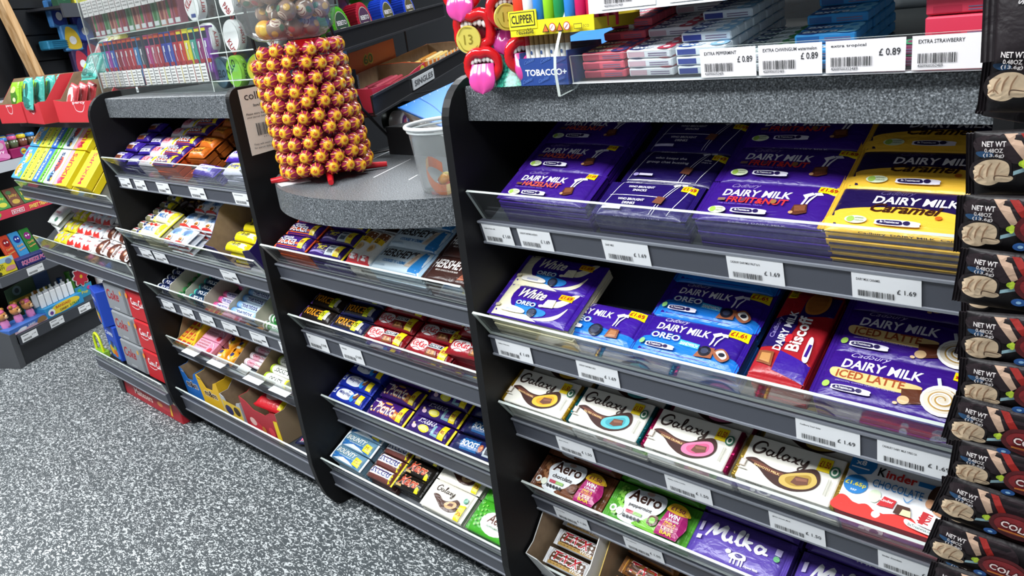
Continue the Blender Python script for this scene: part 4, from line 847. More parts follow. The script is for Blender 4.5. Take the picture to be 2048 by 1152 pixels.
def yorkie(key, base, fin0): bar(key, 132, 38, 16, base, [('p', [(-52, -15), (-50, 15), (18, 15), (20, -15)], '#1c1410'), ('t', 'YORKIE', -48, -10, 18, 19, '#e89a1e', {'b': .05, 'sh': .12, 'ol': '#3a1c10', 'og': .06}), ('p', [(20, -15), (22, 16), (38, 16), (38, -15)], '#c9cf1e'), ('t', '75', 23, -6, 35, 12, '#4a3a10', {'b': .03}), ('p', [(39, -12), (40, 12), (50, 10), (50, -12)], '#b9b6b0'), ('s', [(-60, 12), (-57, 0), (-60, -12)], 3, '#cdbfe0', 1)], 'chunky_milk_bar', finc=(fin0, '#1b1512'))
yorkie('york', '#1e1512', '#6a3f96'); yorkie('yorkb', '#1d2350', '#24205c')
def kitkat(key, panel): bar(key, 142, 40, 16, '#8f1420', [('e', -34, 1, 28, 15, '#f2f0f0'), ('t', 'KitKat', -56, -6, -10, 15, '#c11a26', {'b': .05, 'sh': .15, 'ol': '#ffffff', 'og': .08}), ('s', [(-50, -14), (-36, -8), (-20, -12)], 2, '#c11a26', 1), ('p', [(-4, 0), (-3, 13), (38, 13), (38, 2)], panel), ('p', [(-2, 2), (-1, 11), (36, 11), (36, 4)], '#20242c'), ('t', 'CHUNKY', 1, 4, 33, 6, '#f2f4f6', {'b': .03}),
    ('p', [(-2, -17), (0, -3), (28, -4), (36, -16)], '#7a4426'), ('p', [(6, -14), (8, -5), (24, -5), (26, -13)], '#c08446'), ('p', [(12, -12), (13, -6), (18, -6), (18, -12)], '#8a5028')] + yend(40, 60, 17, '85'), 'wafer_chunk_bar', finc=('#8f1420', '#7a101a'))
kitkat('kk', '#c9ccd0'); kitkat('kkw', '#e6e2dc')
column('22', 'york', 'chocolate bar', 'dark bar with big orange letters', -1.589, .130, .038, .016, .066, 2, s0=.016, pitch=.043, c1='#191210', jit=.02)
column('22', 'yorkb', 'chocolate bar', 'navy bar with big orange letters', -1.455, .130, .038, .016, .066, 3, s0=.014, pitch=.043, c1='#151a3c', jit=.02)
column('22', 'kkw', 'chocolate bar', 'red wafer bar with a cream panel', -1.317, .140, .040, .016, .066, 4, s0=.012, pitch=.043, c1='#7a101a', jit=.02)
column('22', 'kk', 'chocolate bar', 'red wafer bar with a grey panel', -1.169, .142, .040, .016, .066, 4, s0=.012, pitch=.044, c1='#7a101a', jit=.03)
for r in range(4):
    place(P['kk'], place_in('22', -1.043, .030 + r * .046, .0005 + .066, R(2) * (-1) ** r), f'red wafer bar against the middle side panel, {ORD[r]} from the front', 'chocolate bar', 'red wafer bars against the panel')
    for k in range(4):
        o = D.objects.new('wafer_chunk_bar', HM[('kk', '#7a101a')]); C.objects.link(o); o.matrix_world = place_in('22', -1.041, .030 + r * .046, .0005 + k * .0164); tag(o, 'red wafer bar under others against the middle side panel', 'chocolate bar', 'lower red wafer bars against the panel')

bar('mway', 146, 42, 17, '#1a2f9e', [('c', [(-38, -10), (-36, 8), (-20, 15), (6, 13), (22, 6), (18, -10), (0, -15), (-24, -14)], '#eef2fa'), ('t', 'MilkyWay', -33, -5, 15, 12, '#16267c', {'b': .04, 'up': -.05}), ('r', -58, -6, -46, 12, '#dfe6f4'), ('r', -56, -3, -48, 4, '#1a2f9e'), ('e', 26, -4, 9, 11, '#2f8fe0'), ('p', [(26, -6), (30, 12), (44, 10), (40, -4)], '#7a4a2c'), ('p', [(24, 2), (30, 13), (36, 12), (32, 2)], '#f2ead6'), ('p', [(46, -15), (48, 12), (62, 12), (62, -15)], '#f0d820')], 'light_whip_bar', finc=('#182a90', '#1a2f9e'))
bar('picnic', 146, 50, 19, '#3f1a6e', [('t', 'Picnic', -44, -15, 26, 27, '#f6ecdc', {'b': .05, 'sh': .1, 'ol': '#d9772a', 'og': .08}), ('e', -8, 15, 14, 3.5, '#d9a040'), ('p', [(26, -18), (30, 2), (44, 0), (44, -20)], '#b8622a'), ('e', 36, -8, 5, 4, '#e6b46a'), ('e', 30, -14, 4, 3, '#e6b46a'), ('s', [(-58, 12), (-44, 10), (-34, 14)], 3, '#ece6f4', 1), ('e', -56, -8, 5, 3, '#e8c898'), ('e', -50, -16, 4, 3, '#e8c898')] + yend(44, 60, 21, '69'), 'nutty_bar', finc=('#3f1a6e', '#e6cf1c'))
bar('star', 150, 44, 19, '#301766', [('t', 'STARBAR', -40, 4, 18, 13, '#f5f3fa', {'b': .05, 'sh': .12}), ('e', -10, -8, 18, 9, '#e6d81c'), ('e', -10, -8, 12, 6, '#f2ea70'), ('p', [(16, -16), (20, 10), (40, 8), (40, -17)], '#7ba7b4'), ('p', [(26, -12), (28, 12), (40, 10), (40, -10)], '#4a2c7c'), ('e', -42, -10, 8, 5, '#d8b4c8'), ('e', -46, -4, 4, 3, '#e8c898')] + yend(42, 60, 18, '85'), 'peanut_caramel_bar', finc=('#301766', '#e6d21c'))
bar('boost', 158, 42, 19, '#181f4e', [('p', [(-40, 12), (-34, 20), (-30, 11), (-22, 20), (-18, 11), (-8, 19), (-4, 10), (6, 16), (10, 4), (8, -16), (-44, -16), (-48, 2)], '#1f5c96'), ('t', 'BOOST', -44, -8, 6, 15, '#f2f7fb', {'b': .06, 'sh': .1}), ('e', 16, -2, 7, 9, '#a85a3a'), ('e', 18, 0, 3, 3, '#d99a6a'), ('p', [(26, -16), (28, 16), (52, 16), (54, -16)], '#aab4bc'), ('p', [(31, -12), (32, 12), (48, 12), (49, -12)], '#1c2030'), ('t', '85p', 33, 0, 46, 7, '#f2f4f6', {'b': .03})], 'energy_bar', finc=('#2b1f66', '#e9d51e'))
column('23', 'mway', 'chocolate bar', 'blue bar with a white cloud name panel', -1.583, .142, .042, .017, .066, 4, s0=.014, pitch=.0435, c1='#182a90', jit=.02)
column('23', 'picnic', 'chocolate bar', 'purple nutty bar with cream letters', -1.433, .146, .050, .019, .058, 4, s0=.022, pitch=.054, c1='#371560', jit=.02)
column('23', 'star', 'chocolate bar', 'purple bar with a yellow peanut disc', -1.279, .150, .044, .019, .058, 4, s0=.018, pitch=.046, c1='#281254', jit=.02)
column('23', 'boost', 'chocolate bar', 'navy bar with blue flame shapes', -1.118, .158, .042, .019, .058, 4, s0=.018, pitch=.046, c1='#151a42', jit=.02)

bar('bounty', 138, 42, 17, '#6f98b2', [('p', [(-58, -17), (-58, -2), (52, -6), (52, -18)], '#2a6fb4'), ('p', [(-50, -18), (-10, -8), (20, -12), (40, -18)], '#e6eef4'), ('t', 'BOUNTY', -48, 0, 30, 14, '#f2f6f6', {'b': .05, 'sh': .12, 'ol': '#3a6c66', 'og': .1}), ('t', 'THE TASTE OF PARADISE', -30, -6, 20, 2.6, '#e6eef4'), ('p', [(32, -14), (36, 8), (58, 6), (58, -16)], '#f0dc1c'), ('t', '75', 38, -8, 52, 9, '#8a6a10')], 'coconut_bar', finc=('#dfe6ea', '#dfe6ea'))
bar('snick', 104, 36, 17, '#6b3a34', [('p', [(-40, -8), (-38, 15), (38, 15), (38, -6)], '#f2f2f6'), ('t', 'SNICKERS', -36, -4, 34, 15, '#27357e', {'b': .05, 'sh': .15}), ('p', [(38, -16), (39, 10), (46, 8), (46, -16)], '#efdc20')], 'peanut_nougat_bar', fin=6, finc=('#3a2420', '#e6d21c'))
bar('mars', 104, 40, 18, '#17130f', [('t', 'Mars', -36, -10, 26, 24, '#b8432a', {'b': .05, 'sh': .3, 'ol': '#e8b08a', 'og': .06}), ('p', [(26, -18), (32, -2), (45, 0), (45, -18)], '#efe01c'), ('r', -42, -17, -20, -12, '#c9a86a')], 'malt_nougat_bar', fin=7, finc=('#17130f', '#17130f'))
bar('galw', 144, 74, 10, '#e3dfd2', [(a[0], [tuple(q) for q in a[1]]) + tuple(a[2:]) for a in GAL(-46, 12, .8)] + [('c', [(-44, -2), (-28, 2), (-8, -6), (14, -2), (30, 8), (44, 0), (44, -16), (26, -26), (0, -26), (-20, -16)], '#4a2a1e'), ('c', [(2, -12), (16, -2), (32, 0), (38, -8), (28, -18), (10, -20)], '#c9a878'), ('p', [(12, -14), (16, -6), (28, -4), (28, -12)], '#6a4030'), ('p', [(46, -36), (46, 0), (62, 4), (62, -36)], '#efdc20'), ('t', '75', 49, -24, 60, 9, '#b5281e'), ('e', 54, 14, 6, 7, '#5c9a80')], 'white_wrapped_slab', fin=8, pv=5, finc=('#e8e5da', '#e8e5da'))
bar('aeros', 140, 78, 14, '#3f9e24', [('e', 6, -6, 42, 27, '#eef2ee'), ('t', 'Aero', -20, -8, 34, 22, '#5a2c1c', {'b': .05, 'sh': .2}), ('t', 'PEPPERMINT', -14, -18, 26, 5, '#6b8a6a'), ('p', [(50, -38), (52, -6), (62, -6), (62, -38)], '#b0246a')] + [('e', -54 + (i * 13) % 22, 30 - i * 5, 2.6, 2.6, '#7fcf52') for i in range(12)], 'bubbly_mint_bar', fin=8, pv=3.5)
column('24', 'bounty', 'chocolate bar', 'pale blue coconut bar', -1.584, .134, .041, .017, .070, 5, s0=.030, pitch=.0425, c1='#7ea2b8', c2='#dfe6ea', jit=.02)
column('24', 'snick', 'chocolate bar', 'brown bar with a white and blue name band', -1.460, .102, .036, .017, .053, 4, s0=.030, pitch=.0375, c1='#4a2c28', jit=.015)
column('24', 'mars', 'chocolate bar', 'black bar with red script letters', -1.353, .102, .040, .018, .056, 4, s0=.040, pitch=.0415, c1='#17130f', jit=.015)
column('24', 'galw', 'chocolate bar', 'white slab with a brown swirl', -1.222, .142, .074, .010, .052, 3, s0=.044, pitch=.076, c1='#d9d5c8', jit=.03)
column('24', 'aeros', 'chocolate bar', 'bright green slab with a white oval', -1.062, .140, .078, .014, .058, 3, s0=.044, pitch=.080, c1='#358a1e', jit=.03)
# ------------------------------------------------------------------ left bay
bar('dmn', 92, 38, 16, '#3d2496', [('r', -34, -2, 26, 12, '#f3f1f8'), ('p', [(-30, -16), (-28, -3), (14, -3), (16, -16)], '#8a4a30'), ('e', -20, -9, 6, 4, '#5a2c1a'), ('e', -4, -9, 6, 4, '#5a2c1a'), ('e', 20, -8, 5, 5, '#cdbb9a'), ('t', 'DAIRY MILK', -30, 2, 22, 7, '#3d2496', {'b': .03})], 'nut_milk_bar', fin=6)
bar('dmp', 84, 38, 14, '#32208a', [('r', -26, -6, 30, 14, '#6b6796'), ('r', -28, -14, 30, -4, '#f4f2f8'), ('t', 'DAIRY MILK', -24, -12, 26, 6, '#3a2a80', {'b': .03}), ('p', [(-38, -16), (-38, 16), (-28, 14), (-28, -14)], '#6a4fd0')], 'small_purple_bar', fin=6)
bar('crim', 104, 40, 15, '#ece6ea', [('c', [(-44, -12), (-46, 4), (-34, 12), (-14, 10), (8, 13), (14, 2), (8, -12), (-16, -15), (-32, -12)], '#e9a9b4'), ('t', 'DAIM', -38, -8, 6, 16, '#c8283a', {'b': .05, 'sh': .1}), ('p', [(16, -14), (18, 15), (34, 15), (34, -14)], '#cfd2da'), ('r', 20, -2, 32, 6, '#6a6f86')] + [('p', [(34, -17), (36, 17), (45, 17), (45, -17)], '#ecd71e')], 'almond_crisp_bar', fin=7, finc=('#2e2a52', '#e6d21c'))
bar('cru', 96, 40, 16, '#c4661a', [('c', [(-30, -10), (-10, 14), (20, 6), (30, -12), (0, -8)], '#e9932a'), ('t', 'Crunchie', -34, -6, 28, 12, '#5a2a0c', {'b': .03}), ('e', 20, 8, 8, 5, '#f0b040')], 'honeycomb_bar', finc=('#8a4414', '#b85a18'), fin=8)
bar('wis', 132, 40, 15, '#4325a0', [('r', -46, -10, 40, 12, '#f2f0f8'), ('t', 'Wispa', -40, -6, 20, 15, '#5a35b0', {'b': .03}), ('r', 24, -8, 38, 10, '#9fc4dc'), ('p', [(-58, -15), (-58, -4), (-46, -6), (-46, -16)], '#e2622a')], 'bubbly_purple_bar', finc=('#e2622a', '#4a2fb0'))
bar('fud', 132, 42, 15, '#dcdcee', [('c', [(-44, -6), (-20, 10), (10, 8), (26, -6), (0, -14)], '#efe65a'), ('t', 'Fudge', -40, -8, 6, 15, '#4a4c9c', {'b': .03}), ('r', 10, -14, 30, 14, '#8a93a8'), ('s', [(-56, 14), (-30, 17), (10, 14)], 4, '#7d63c8', 1), ('p', [(34, -19), (38, 19), (60, 17), (58, -19)], '#f2e21e')], 'fudge_bar', finc=('#5d45b4', '#17141a'))
column('11', 'dmn', 'chocolate bar', 'purple bar with brown chunks', -2.467, .092, .038, .016, .064, 4, s0=.030, pitch=.047, c1='#34207f', jit=.04, side_=' by the end panel')
column('11', 'dmp', 'chocolate bar', 'small purple bar with a white lower band', -2.376, .084, .038, .014, .058, 3, s0=.028, pitch=.046, c1='#2c1c74', jit=.05)
column('11', 'crim', 'chocolate bar', 'pink and white bar with red letters', -2.279, .102, .040, .015, .062, 6, s0=.026, pitch=.043, c1='#c9c3cc', jit=.03)
column('11', 'dd', 'chocolate bar', 'orange and purple bar of the left bay', -2.157, .134, .040, .017, .065, 6, s0=.026, pitch=.044, c1='#d0521c', jit=.02)
column('11', 'cru', 'chocolate bar', 'amber honeycomb bar', -2.036, .096, .040, .016, .066, 5, s0=.070, pitch=.044, c1='#a5541a', jit=.10)
column('11', 'wis', 'chocolate bar', 'purple and white bar with a lilac word', -1.955, .128, .040, .015, .047, 1, s0=.026, pitch=.044, c1='#3a2090', jit=.05)
column('11', 'wis', 'chocolate bar', 'purple bar with a lilac word near the middle panel', -1.812, .128, .040, .015, .062, 4, s0=.072, pitch=.044, c1='#3a2090', jit=.06)
column('11', 'fud', 'chocolate bar', 'white and yellow bar with a blue word', -1.765, .132, .042, .015, .062, 1, s0=.026, pitch=.044, c1='#c4c4d8', jit=.03)

bar('pas', 96, 30, 18, '#8a8660', [('p', [(-40, -2), (-40, 12), (0, 12), (0, -2)], '#f2f0ee'), ('t', 'Candy', -38, 0, -4, 10, '#c02a3c', {'b': .06}), ('p', [(2, -12), (4, 13), (24, 13), (24, -12)], '#dfe2e8'), ('r', 6, -8, 22, 9, '#2a2f5c'), ('p', [(26, -13), (27, 13), (41, 12), (41, -13)], '#efe01c'), ('r', -42, -13, -30, -5, '#e6e6e8')], 'chewy_sweet_bar', finc=('#3c3a5a', '#c9b818'), fin=6, pv=2)
bar('mil', 136, 52, 18, '#ece6c4', [('p', [(-52, -20), (-52, 20), (40, 20), (40, -20)], '#f4f0d8'), ('s', [(-44, 8), (-30, 16), (-16, 9), (0, 15), (14, 8), (30, 13)], 8, '#c8302a', 1), ('t', 'MILK', -36, -14, 22, 15, '#2f74b8', {'b': .06, 'ol': '#f6f6f6', 'og': .08}), ('p', [(42, -22), (46, 22), (60, 20), (58, -22)], '#efe52a')], 'cream_milk_bar', finc=('#e6deb0', '#e6dc22'), fin=7)
bar('btn', 66, 62, 16, '#e9edf3', [('c', [(-24, 2), (-20, 20), (0, 26), (20, 20), (24, 2), (0, -2)], '#8fb4da')] + [('s', [(0, -2), (math.sin(a_) * 24, 4 + math.cos(a_) * 20)], 1.8, '#5a7fb8', 1) for a_ in (-1, -.6, -.2, .2, .6, 1)] + [('e', 0, -16, 15, 9, '#eee6dc'), ('e', 0, -16, 10, 6, '#d98a3c'), ('t', 'Buttons', -9, -19, 9, 5, '#5a3018', {'b': .03}), ('c', [(-28, -26), (0, -22), (28, -26), (28, -29), (-28, -29)], '#c8302a')], 'white_button_bag', fin=4)
bar('flk', 116, 30, 20, '#f0df1e', [('t', 'Flake', -30, -4, 20, 15, '#2a2238', {'b': .02, 'sh': .3}), ('r', 22, -8, 46, 6, '#e9e6dc'), ('s', [(-50, 8), (-44, 0), (-50, -8)], 3, '#dcd4ec', 1)], 'flaky_bar', finc=('#251b52', '#e6d41c'), fin=9, pv=2)
column('12', 'pas', 'sweets', 'small olive and yellow candy bar', -2.463, .094, .030, .018, .060, 8, s0=.018, pitch=.0315, c1='#6f6c4c', c2='#2a2f5c', jit=.02)
column('12', 'mil', 'chocolate bar', 'cream bar with red and blue lettering', -2.342, .130, .052, .018, .070, 2, s0=.030, pitch=.056, c1='#d9d3a8', jit=.05)
bar('dkb', 52, 36, 20, '#2a1a14', [('t', 'mint', -14, -4, 12, 8, '#c9a05a', {'b': .03}), ('r', -16, -12, 4, -8, '#4a3a58')], 'dark_wrapped_sweet', fin=8)
_n = 0
for r in range(4):
    for c_ in range(3):
        _n += 1
        place(P['dkb'], place_in('12', -2.375 + c_ * .058 + r * .004, .165 + r * .042, .035 + random.random() * .02, random.uniform(-.6, .6)), 'dark brown wrapped sweet in the heap behind the cream bars', 'sweets', 'dark wrapped sweets behind the cream bars')
for r in range(4):
    for c_ in range(3 if r else 2):
        for k in range(3 if r < 3 else 2):
            place(P['btn'], place_in('12', -2.232 + c_ * .069 + (.0 if r else .0), .036 + r * .064, .004 + k * .019, random.uniform(-.06, .06)),
                  f'white and blue button sweet bag, {ORD[r]} row, {["left", "middle", "right"][c_]} of its row' + ('' if k == 2 else ', lower one'), 'sweets', f'white and blue sweet bags row {ORD[r]} {"top" if k == 2 else "lower"}')
M = place_in('12', -1.955, .0, .001, R(4))
carton('open_carton', M, .215, .22, .085, .125, '#2a1a5c', 'purple open carton holding yellow flaky bars, printed with its bar count', dip=.12, left='#2a1a5c', right='#2a1a5c')
g = G(); Mx = place_in('12', -1.955, .0, .001, R(4))
g.art([('t', '48 BARS', 60, 30, 100, 8, '#cfcbe6', {'b': .02}), ('t', 'Standard', 60, 18, 104, 8, '#e6e3f2', {'b': .03})], lambda u, v, k: tuple(Mx @ Vector((.2153, u * .001, v * .001))))
g.art([('t', '48 x BITE', 118, 44, 176, 8, '#cfcbe6', {'b': .02}), ('t', 'Standard', 118, 32, 180, 9, '#e6e3f2', {'b': .03}), ('s', [(188, 22), (196, 22), (196, 30)], 2, '#e6e3f2', 1)], lambda u, v, k: tuple(Mx @ Vector((u * .001, -.0006, v * .001))))
o = g.obj('carton_lettering', CARD); o.parent = D.objects['open_carton.002']; o.matrix_parent_inverse = D.objects['open_carton.002'].matrix_basis.inverted()
for r in range(5):
    for k in range(3):
        place(P['flk'], inside(M, .098, .03 + r * .037, .003 + k * .023, R(random.uniform(-4, 4))), f'yellow flaky bar in the purple carton, {ORD[r]} from the front' + ('' if k == 2 else ', lower layer'), 'chocolate bar', f'yellow flaky bars {ORD[r]} {"top" if k == 2 else "below"}')

def rollp(key, L, r, base, bands, txt, nm, tcol='#ffffff', tw=.6, th_=.9, ends=None, sh=.0, ol=None):
    """paper roll of sweets lying along x; origin under its middle"""
    root = D.objects.new(nm, None); C.objects.link(root); root.empty_display_size = .02; q = .001
    g = G(); MX = Matrix.Translation((0, 0, r * q)) @ Matrix.Rotation(PI / 2, 4, 'Y')
    pts = [(r * .72, -L / 2), (r * .95, -L / 2 + 1), (r, -L / 2 + 2.5)]
    g.lathe([(a * q, b * q) for a, b in pts] + [(r * q, (L / 2 - 2.5) * q), (r * .95 * q, (L / 2 - 1) * q), (r * .72 * q, L / 2 * q)], base, 16, MX)
    for a, b, c in bands: g.lathe([((r + .15) * q, a * q), ((r + .15) * q, b * q)], c, 16, MX, cap=False)
    def fn(u, v, k):
        an = v / r + .25; rr = (r + .25 + .2 * k) * q
        return (u * q, -rr * math.sin(-an + .0) * 1.0, r * q + rr * math.cos(an))
    o = {'b': .05, 'sh': sh}
    if ol: o['ol'] = ol; o['og'] = .1
    if txt: g.art([('t', txt, -L * tw / 2, -r * th_ / 2 - r * .55, L * tw / 2, r * th_, tcol, o)], fn)
    g.obj('roll_wrapper', FILM, root)
    if ends:
        for sx, c in zip((-1, 1), ends):
            g = G(); x0, x1 = sorted((sx * L / 2 * q, sx * (L / 2 - 9) * q)); g.lathe([((r + .3) * q, x0), ((r + .3) * q, x1)], c, 16, MX, cap=False); g.obj('end_band', FILM, root)
    P[key] = reg(root)
rollp('polo1', 104, 10.5, '#16265c', [], 'POLO', 'mint_roll', '#f4f4f6', .52, 1.1, ('#e9ecef', '#e9dc6a'))
rollp('polo2', 104, 10.5, '#1f6a3c', [(-6, 30, '#1a2a5a')], 'POLO', 'mint_roll', '#e6ecee', .5, 1.0, ('#3f9a4c', '#cfd8da'))
rollp('polo3', 108, 10.5, '#173a5c', [], 'POLO', 'mint_roll', '#f4f6f6', .52, 1.1, ('#3fb8a8', '#5cc4b6'))
rollp('ment1', 104, 10.5, '#d9609a', [(-30, 34, '#e6dff0')], 'mentos', 'chewy_mint_roll', '#3a2f86', .6, 1.1, ('#b83a72', '#e8c0d4'), ol='#f4f0f8')
rollp('ment2', 138, 11.5, '#8fb9e0', [(-44, 50, '#cfe2f2')], 'mentos', 'chewy_mint_roll', '#263c7c', .62, 1.1, ('#5f98d4', '#4f86c6'), ol='#f2f6fa')
rollp('grn', 112, 12, '#2c8a3c', [(-40, -32, '#e9ece9'), (20, 26, '#7ac08a')], 'Trebor', 'mint_roll', '#ffffff', .5, .9, ('#e6eae6', '#236f30'))
rollp('cherry', 116, 12, '#efe6ea', [(-40, -4, '#e8b4c4')], 'CherryDrops', 'cherry_drop_roll', '#b0284a', .72, .8, ('#d9c9cf', '#c03a5c'))
rollp('lock', 118, 15, '#dfe6b8', [(-44, 40, '#f4f4ec')], 'LOCKETS', 'honey_lozenge_roll', '#2c3a2a', .62, .85, ('#a8c22e', '#e8dc2a'))
def rolls(key, proto, desc, x, r, rows, layers, pitch=None, s0=.016, jit=.04, cat='sweets', back=0):
    pitch = pitch or (2 * r + .001)
    for i in range(rows):
        for k in range(layers):
            place(P[proto], place_in(key, x + random.uniform(-.002, .002), s0 + i * pitch + back, .0022 + k * 2.04 * r, random.uniform(-jit, jit) * .5), f'{desc}, {ORD[min(i, 5)]} row' + ('' if k == layers - 1 else ', lower layer'), cat, f'{desc} row {i + 1}' + (' lower' if k < layers - 1 else ''))
rolls('13', 'polo1', 'white, navy and yellow mint roll', -2.457, .0105, 6, 2)

for i in range(6): place(P['polo2'], place_in('13', -2.348, .02 + i * .0225, .003, R(0)), f'green and navy mint roll, {ORD[i]} row', 'sweets')
rolls('13', 'polo3', 'teal and navy mint roll', -2.232, .0105, 6, 2)
rolls('13', 'ment1', 'pink and lilac chewy mint roll', -2.083, .0105, 3, 2)
rolls('13', 'ment1', 'pink and lilac chewy mint roll at the back', -2.083, .0105, 2, 2, s0=.11)
rolls('13', 'ment2', 'pale blue chewy mint roll', -1.950, .0115, 6, 2)
rolls('13', 'grn', 'bright green mint roll', -1.818, .012, 4, 1)
for i, x in enumerate((-2.402, -2.292, -2.172, -2.024, -1.877)):
    g = G(); Mx = place_in('13', x, -.002, .001)
    g.prism([(0, 0), (.29, 0), (.29, .062), (.02, .060), (0, .045)], -.001, .001, '#b9b3a2', M=Mx)
    o = g.obj('card_divider', CARD); tag(o, f'cream card divider between mint rolls, {ORD[i]} from the left', 'divider')

def flatpack(key, w, d, t, base, art, nm): P[key] = sleeved(key, w, d, t, base, art, nm)
M = place_in('14', -2.510, -.006, .001)
carton('open_carton', M, .130, .24, .030, .085, '#b59a6e', 'brown open carton on the fourth left shelf holding yellow chew bars', dip=.4)
flatpack('wham', 30, 98, 9, '#e9b71e', [('r', -11, -20, 11, 24, '#c23a22'), ('t', 'HEY', -9, -16, 9, 12, '#f4d23a', {'b': .05}), ('t', 'HEY', -9, 4, 9, 12, '#f4d23a', {'b': .05}), ('r', -11, -46, 11, -30, '#c23a22'), ('r', -11, 32, 11, 46, '#c23a22')], 'chew_bar')
for c_ in range(3):
    for r in range(2):
        for k in range(3 - r):
            place(P['wham'], inside(M, .026 + c_ * .032, .055 + r * .102, .003 + k * .0102), f'yellow and red chew bar in the brown carton, {["left", "middle", "right"][c_]} column {"front" if r == 0 else "back"}' + ('' if k == 2 - r else ' below'), 'sweets', f'yellow chew bars {c_} {r} ' + ('top' if k == 2 - r else 'below'))
g = G(); g.prism([(0, 0), (.24, 0), (.24, .085), (.05, .06), (0, .035)], -.001, .012, '#e0b61a', M=place_in('14', -2.372, -.004, .002)); g.art([('t', 'CHEW BARS', 20, 20, 110, 9, '#8a3018', {'b': .03})], lambda u, v, k: tuple(place_in('14', -2.372, -.004, .002) @ Vector((.0122 + .0002 * k, u * .001, v * .001))))
o = g.obj('carton_flap', CARD); o['label'] = 'yellow folded flap of the chew bar carton'; tag(o, 'yellow folded card flap between the chew bars and the pink packet', 'carton')
flatpack('pinkc', 116, 46, 16, '#d98aa6', [('r', -50, -20, 22, 20, '#e9a8bc')] + [('t', 'REFRESHER', -46, 10 - i * 10, 18, 7, '#a8304c', {'b': .04, 'ol': '#f6dfe6', 'og': .1}) for i in range(3)] + [('e', 40, -10, 11, 9, '#c22a3c'), ('s', [(30, 16), (44, 10), (52, -2)], 2, '#f4e6ea', 1)], 'pink_chew_box')
column('14', 'pinkc', 'sweets', 'pink and white chew packet', -2.296, .116, .046, .016, .050, 4, s0=.024, pitch=.047, c1='#c9788f')

bar('banj', 54, 42, 18, '#e29a1e', [('e', -6, 4, 9, 7, '#2c2f66'), ('r', -16, -14, 4, -7, '#f2efe0'), ('s', [(6, 12), (14, 0), (8, -12)], 3, '#f0dc3a', 1), ('e', 8, 2, 4, 4, '#f0dc3a')], 'banana_chew_packet', fin=6)
for r in range(4):
    for c_ in range(2):
        for k in range(2): place(P['banj'], place_in('14', -2.205 + c_ * .058, .028 + r * .046, .003 + k * .0195, random.uniform(-.5, .5)), f'orange and navy chew packet, {ORD[r]} row {"left" if c_ == 0 else "right"}' + ('' if k else ', lower'), 'sweets', f'orange chew packets {r} {c_} {k}')
g = G(); g.prism([(0, 0), (.26, 0), (.26, .075), (0, .035)], -.0012, .0012, '#8f7a5f', M=place_in('14', -2.112, -.002, .001)); o = g.obj('card_divider', CARDB); tag(o, 'brown card divider between orange packets and cherry drop rolls', 'divider')
g = G(); g.prism([(0, 0), (.26, 0), (.26, .085), (0, .045)], -.0012, .0012, '#8f6a50', M=place_in('14', -1.967, -.002, .001)); o = g.obj('card_divider', CARDB); tag(o, 'brown card divider between cherry drop and lozenge rolls', 'divider')
rolls('14', 'cherry', 'white and crimson cherry sweet roll', -2.040, .012, 6, 1, s0=.040)
rolls('14', 'lock', 'lime and white lozenge roll', -1.893, .015, 5, 1, s0=.020)
g = G(); g.box(0, .06, 0, .026, 0, .0012, '#e9ecef'); o = g.obj('paper_slip', MATT, None, place_in('14', -2.090, -.002, .030, R(-4))); tag(o, 'blank white paper slip in front of the cherry drop rolls', 'paper')

# open cartons on the bottom shelf
M = place_in('15', -2.512, -.006, .001, R(2), R(5))
carton('open_carton', M, .112, .26, .115, .180, '#1d66b4', 'blue open carton, empty, on the bottom left shelf', dip=.66, front=[('t', 'm&m', 22, 46, 92, 24, '#3b2416', {'b': .06, 'ol': '#e9e4dc', 'og': .1}), ('t', 'crispy', 10, 100, 30, 7, '#dfe8f4')])
M = place_in('15', -2.392, -.006, .001, R(1), R(5))
carton('open_carton', M, .135, .26, .115, .180, '#dcae1c', 'yellow open carton with a torn front on the bottom left shelf', dip=.64, front=[('t', 'm&m', 28, 44, 108, 24, '#3b2416', {'b': .06, 'ol': '#efe6d0', 'og': .1}), ('t', 'peanut', 8, 100, 30, 7, '#8a5a14')])
bar('mmb', 92, 110, 22, '#e2c012', [('t', 'm&m', -30, -20, 28, 26, '#3b2416', {'b': .06, 'ol': '#f4ecd0', 'og': .1}), ('e', 20, 30, 12, 10, '#d8541c')], 'peanut_sweet_bag', fin=5)
place(P['mmb'], inside(M, .088, .13, .080, R(-8), R(10), R(-32)), 'yellow peanut sweet bag slumped in the yellow carton', 'sweets')
for k in range(2): place(P['mmb'], inside(M, .067, .13, .004 + k * .026, 0, 0, 0), 'yellow peanut sweet bag flat at the bottom of the yellow carton', 'sweets', 'yellow bags at the bottom of the yellow carton')
M = place_in('15', -2.252, -.006, .001, R(-1), R(5))
carton('open_carton', M, .130, .26, .080, .160, '#a9acb0', 'grey lined open carton between the yellow and the red ones', dip=.5, top_in='#a9acb0', left='#a9acb0', right='#a9acb0', front=[('r', 6, 6, 124, 62, '#d9b63a'), ('e', 40, 30, 26, 18, '#2a2a5a'), ('e', 96, 40, 20, 16, '#3a2a1a')])
bar('mms', 70, 90, 20, '#4a3fb0', [('c', [(-24, 10), (-6, 32), (20, 28), (22, 4), (0, -8)], '#e9e9f4'), ('e', -10, -24, 14, 10, '#c9c6ea')], 'blue_sweet_bag', fin=5)
place(P['mms'], inside(M, .100, .055, .030, R(10), R(4), R(20)), 'blue and white sweet bag in the grey lined carton', 'sweets')
M = place_in('15', -2.112, -.006, .001, R(-1), R(5))
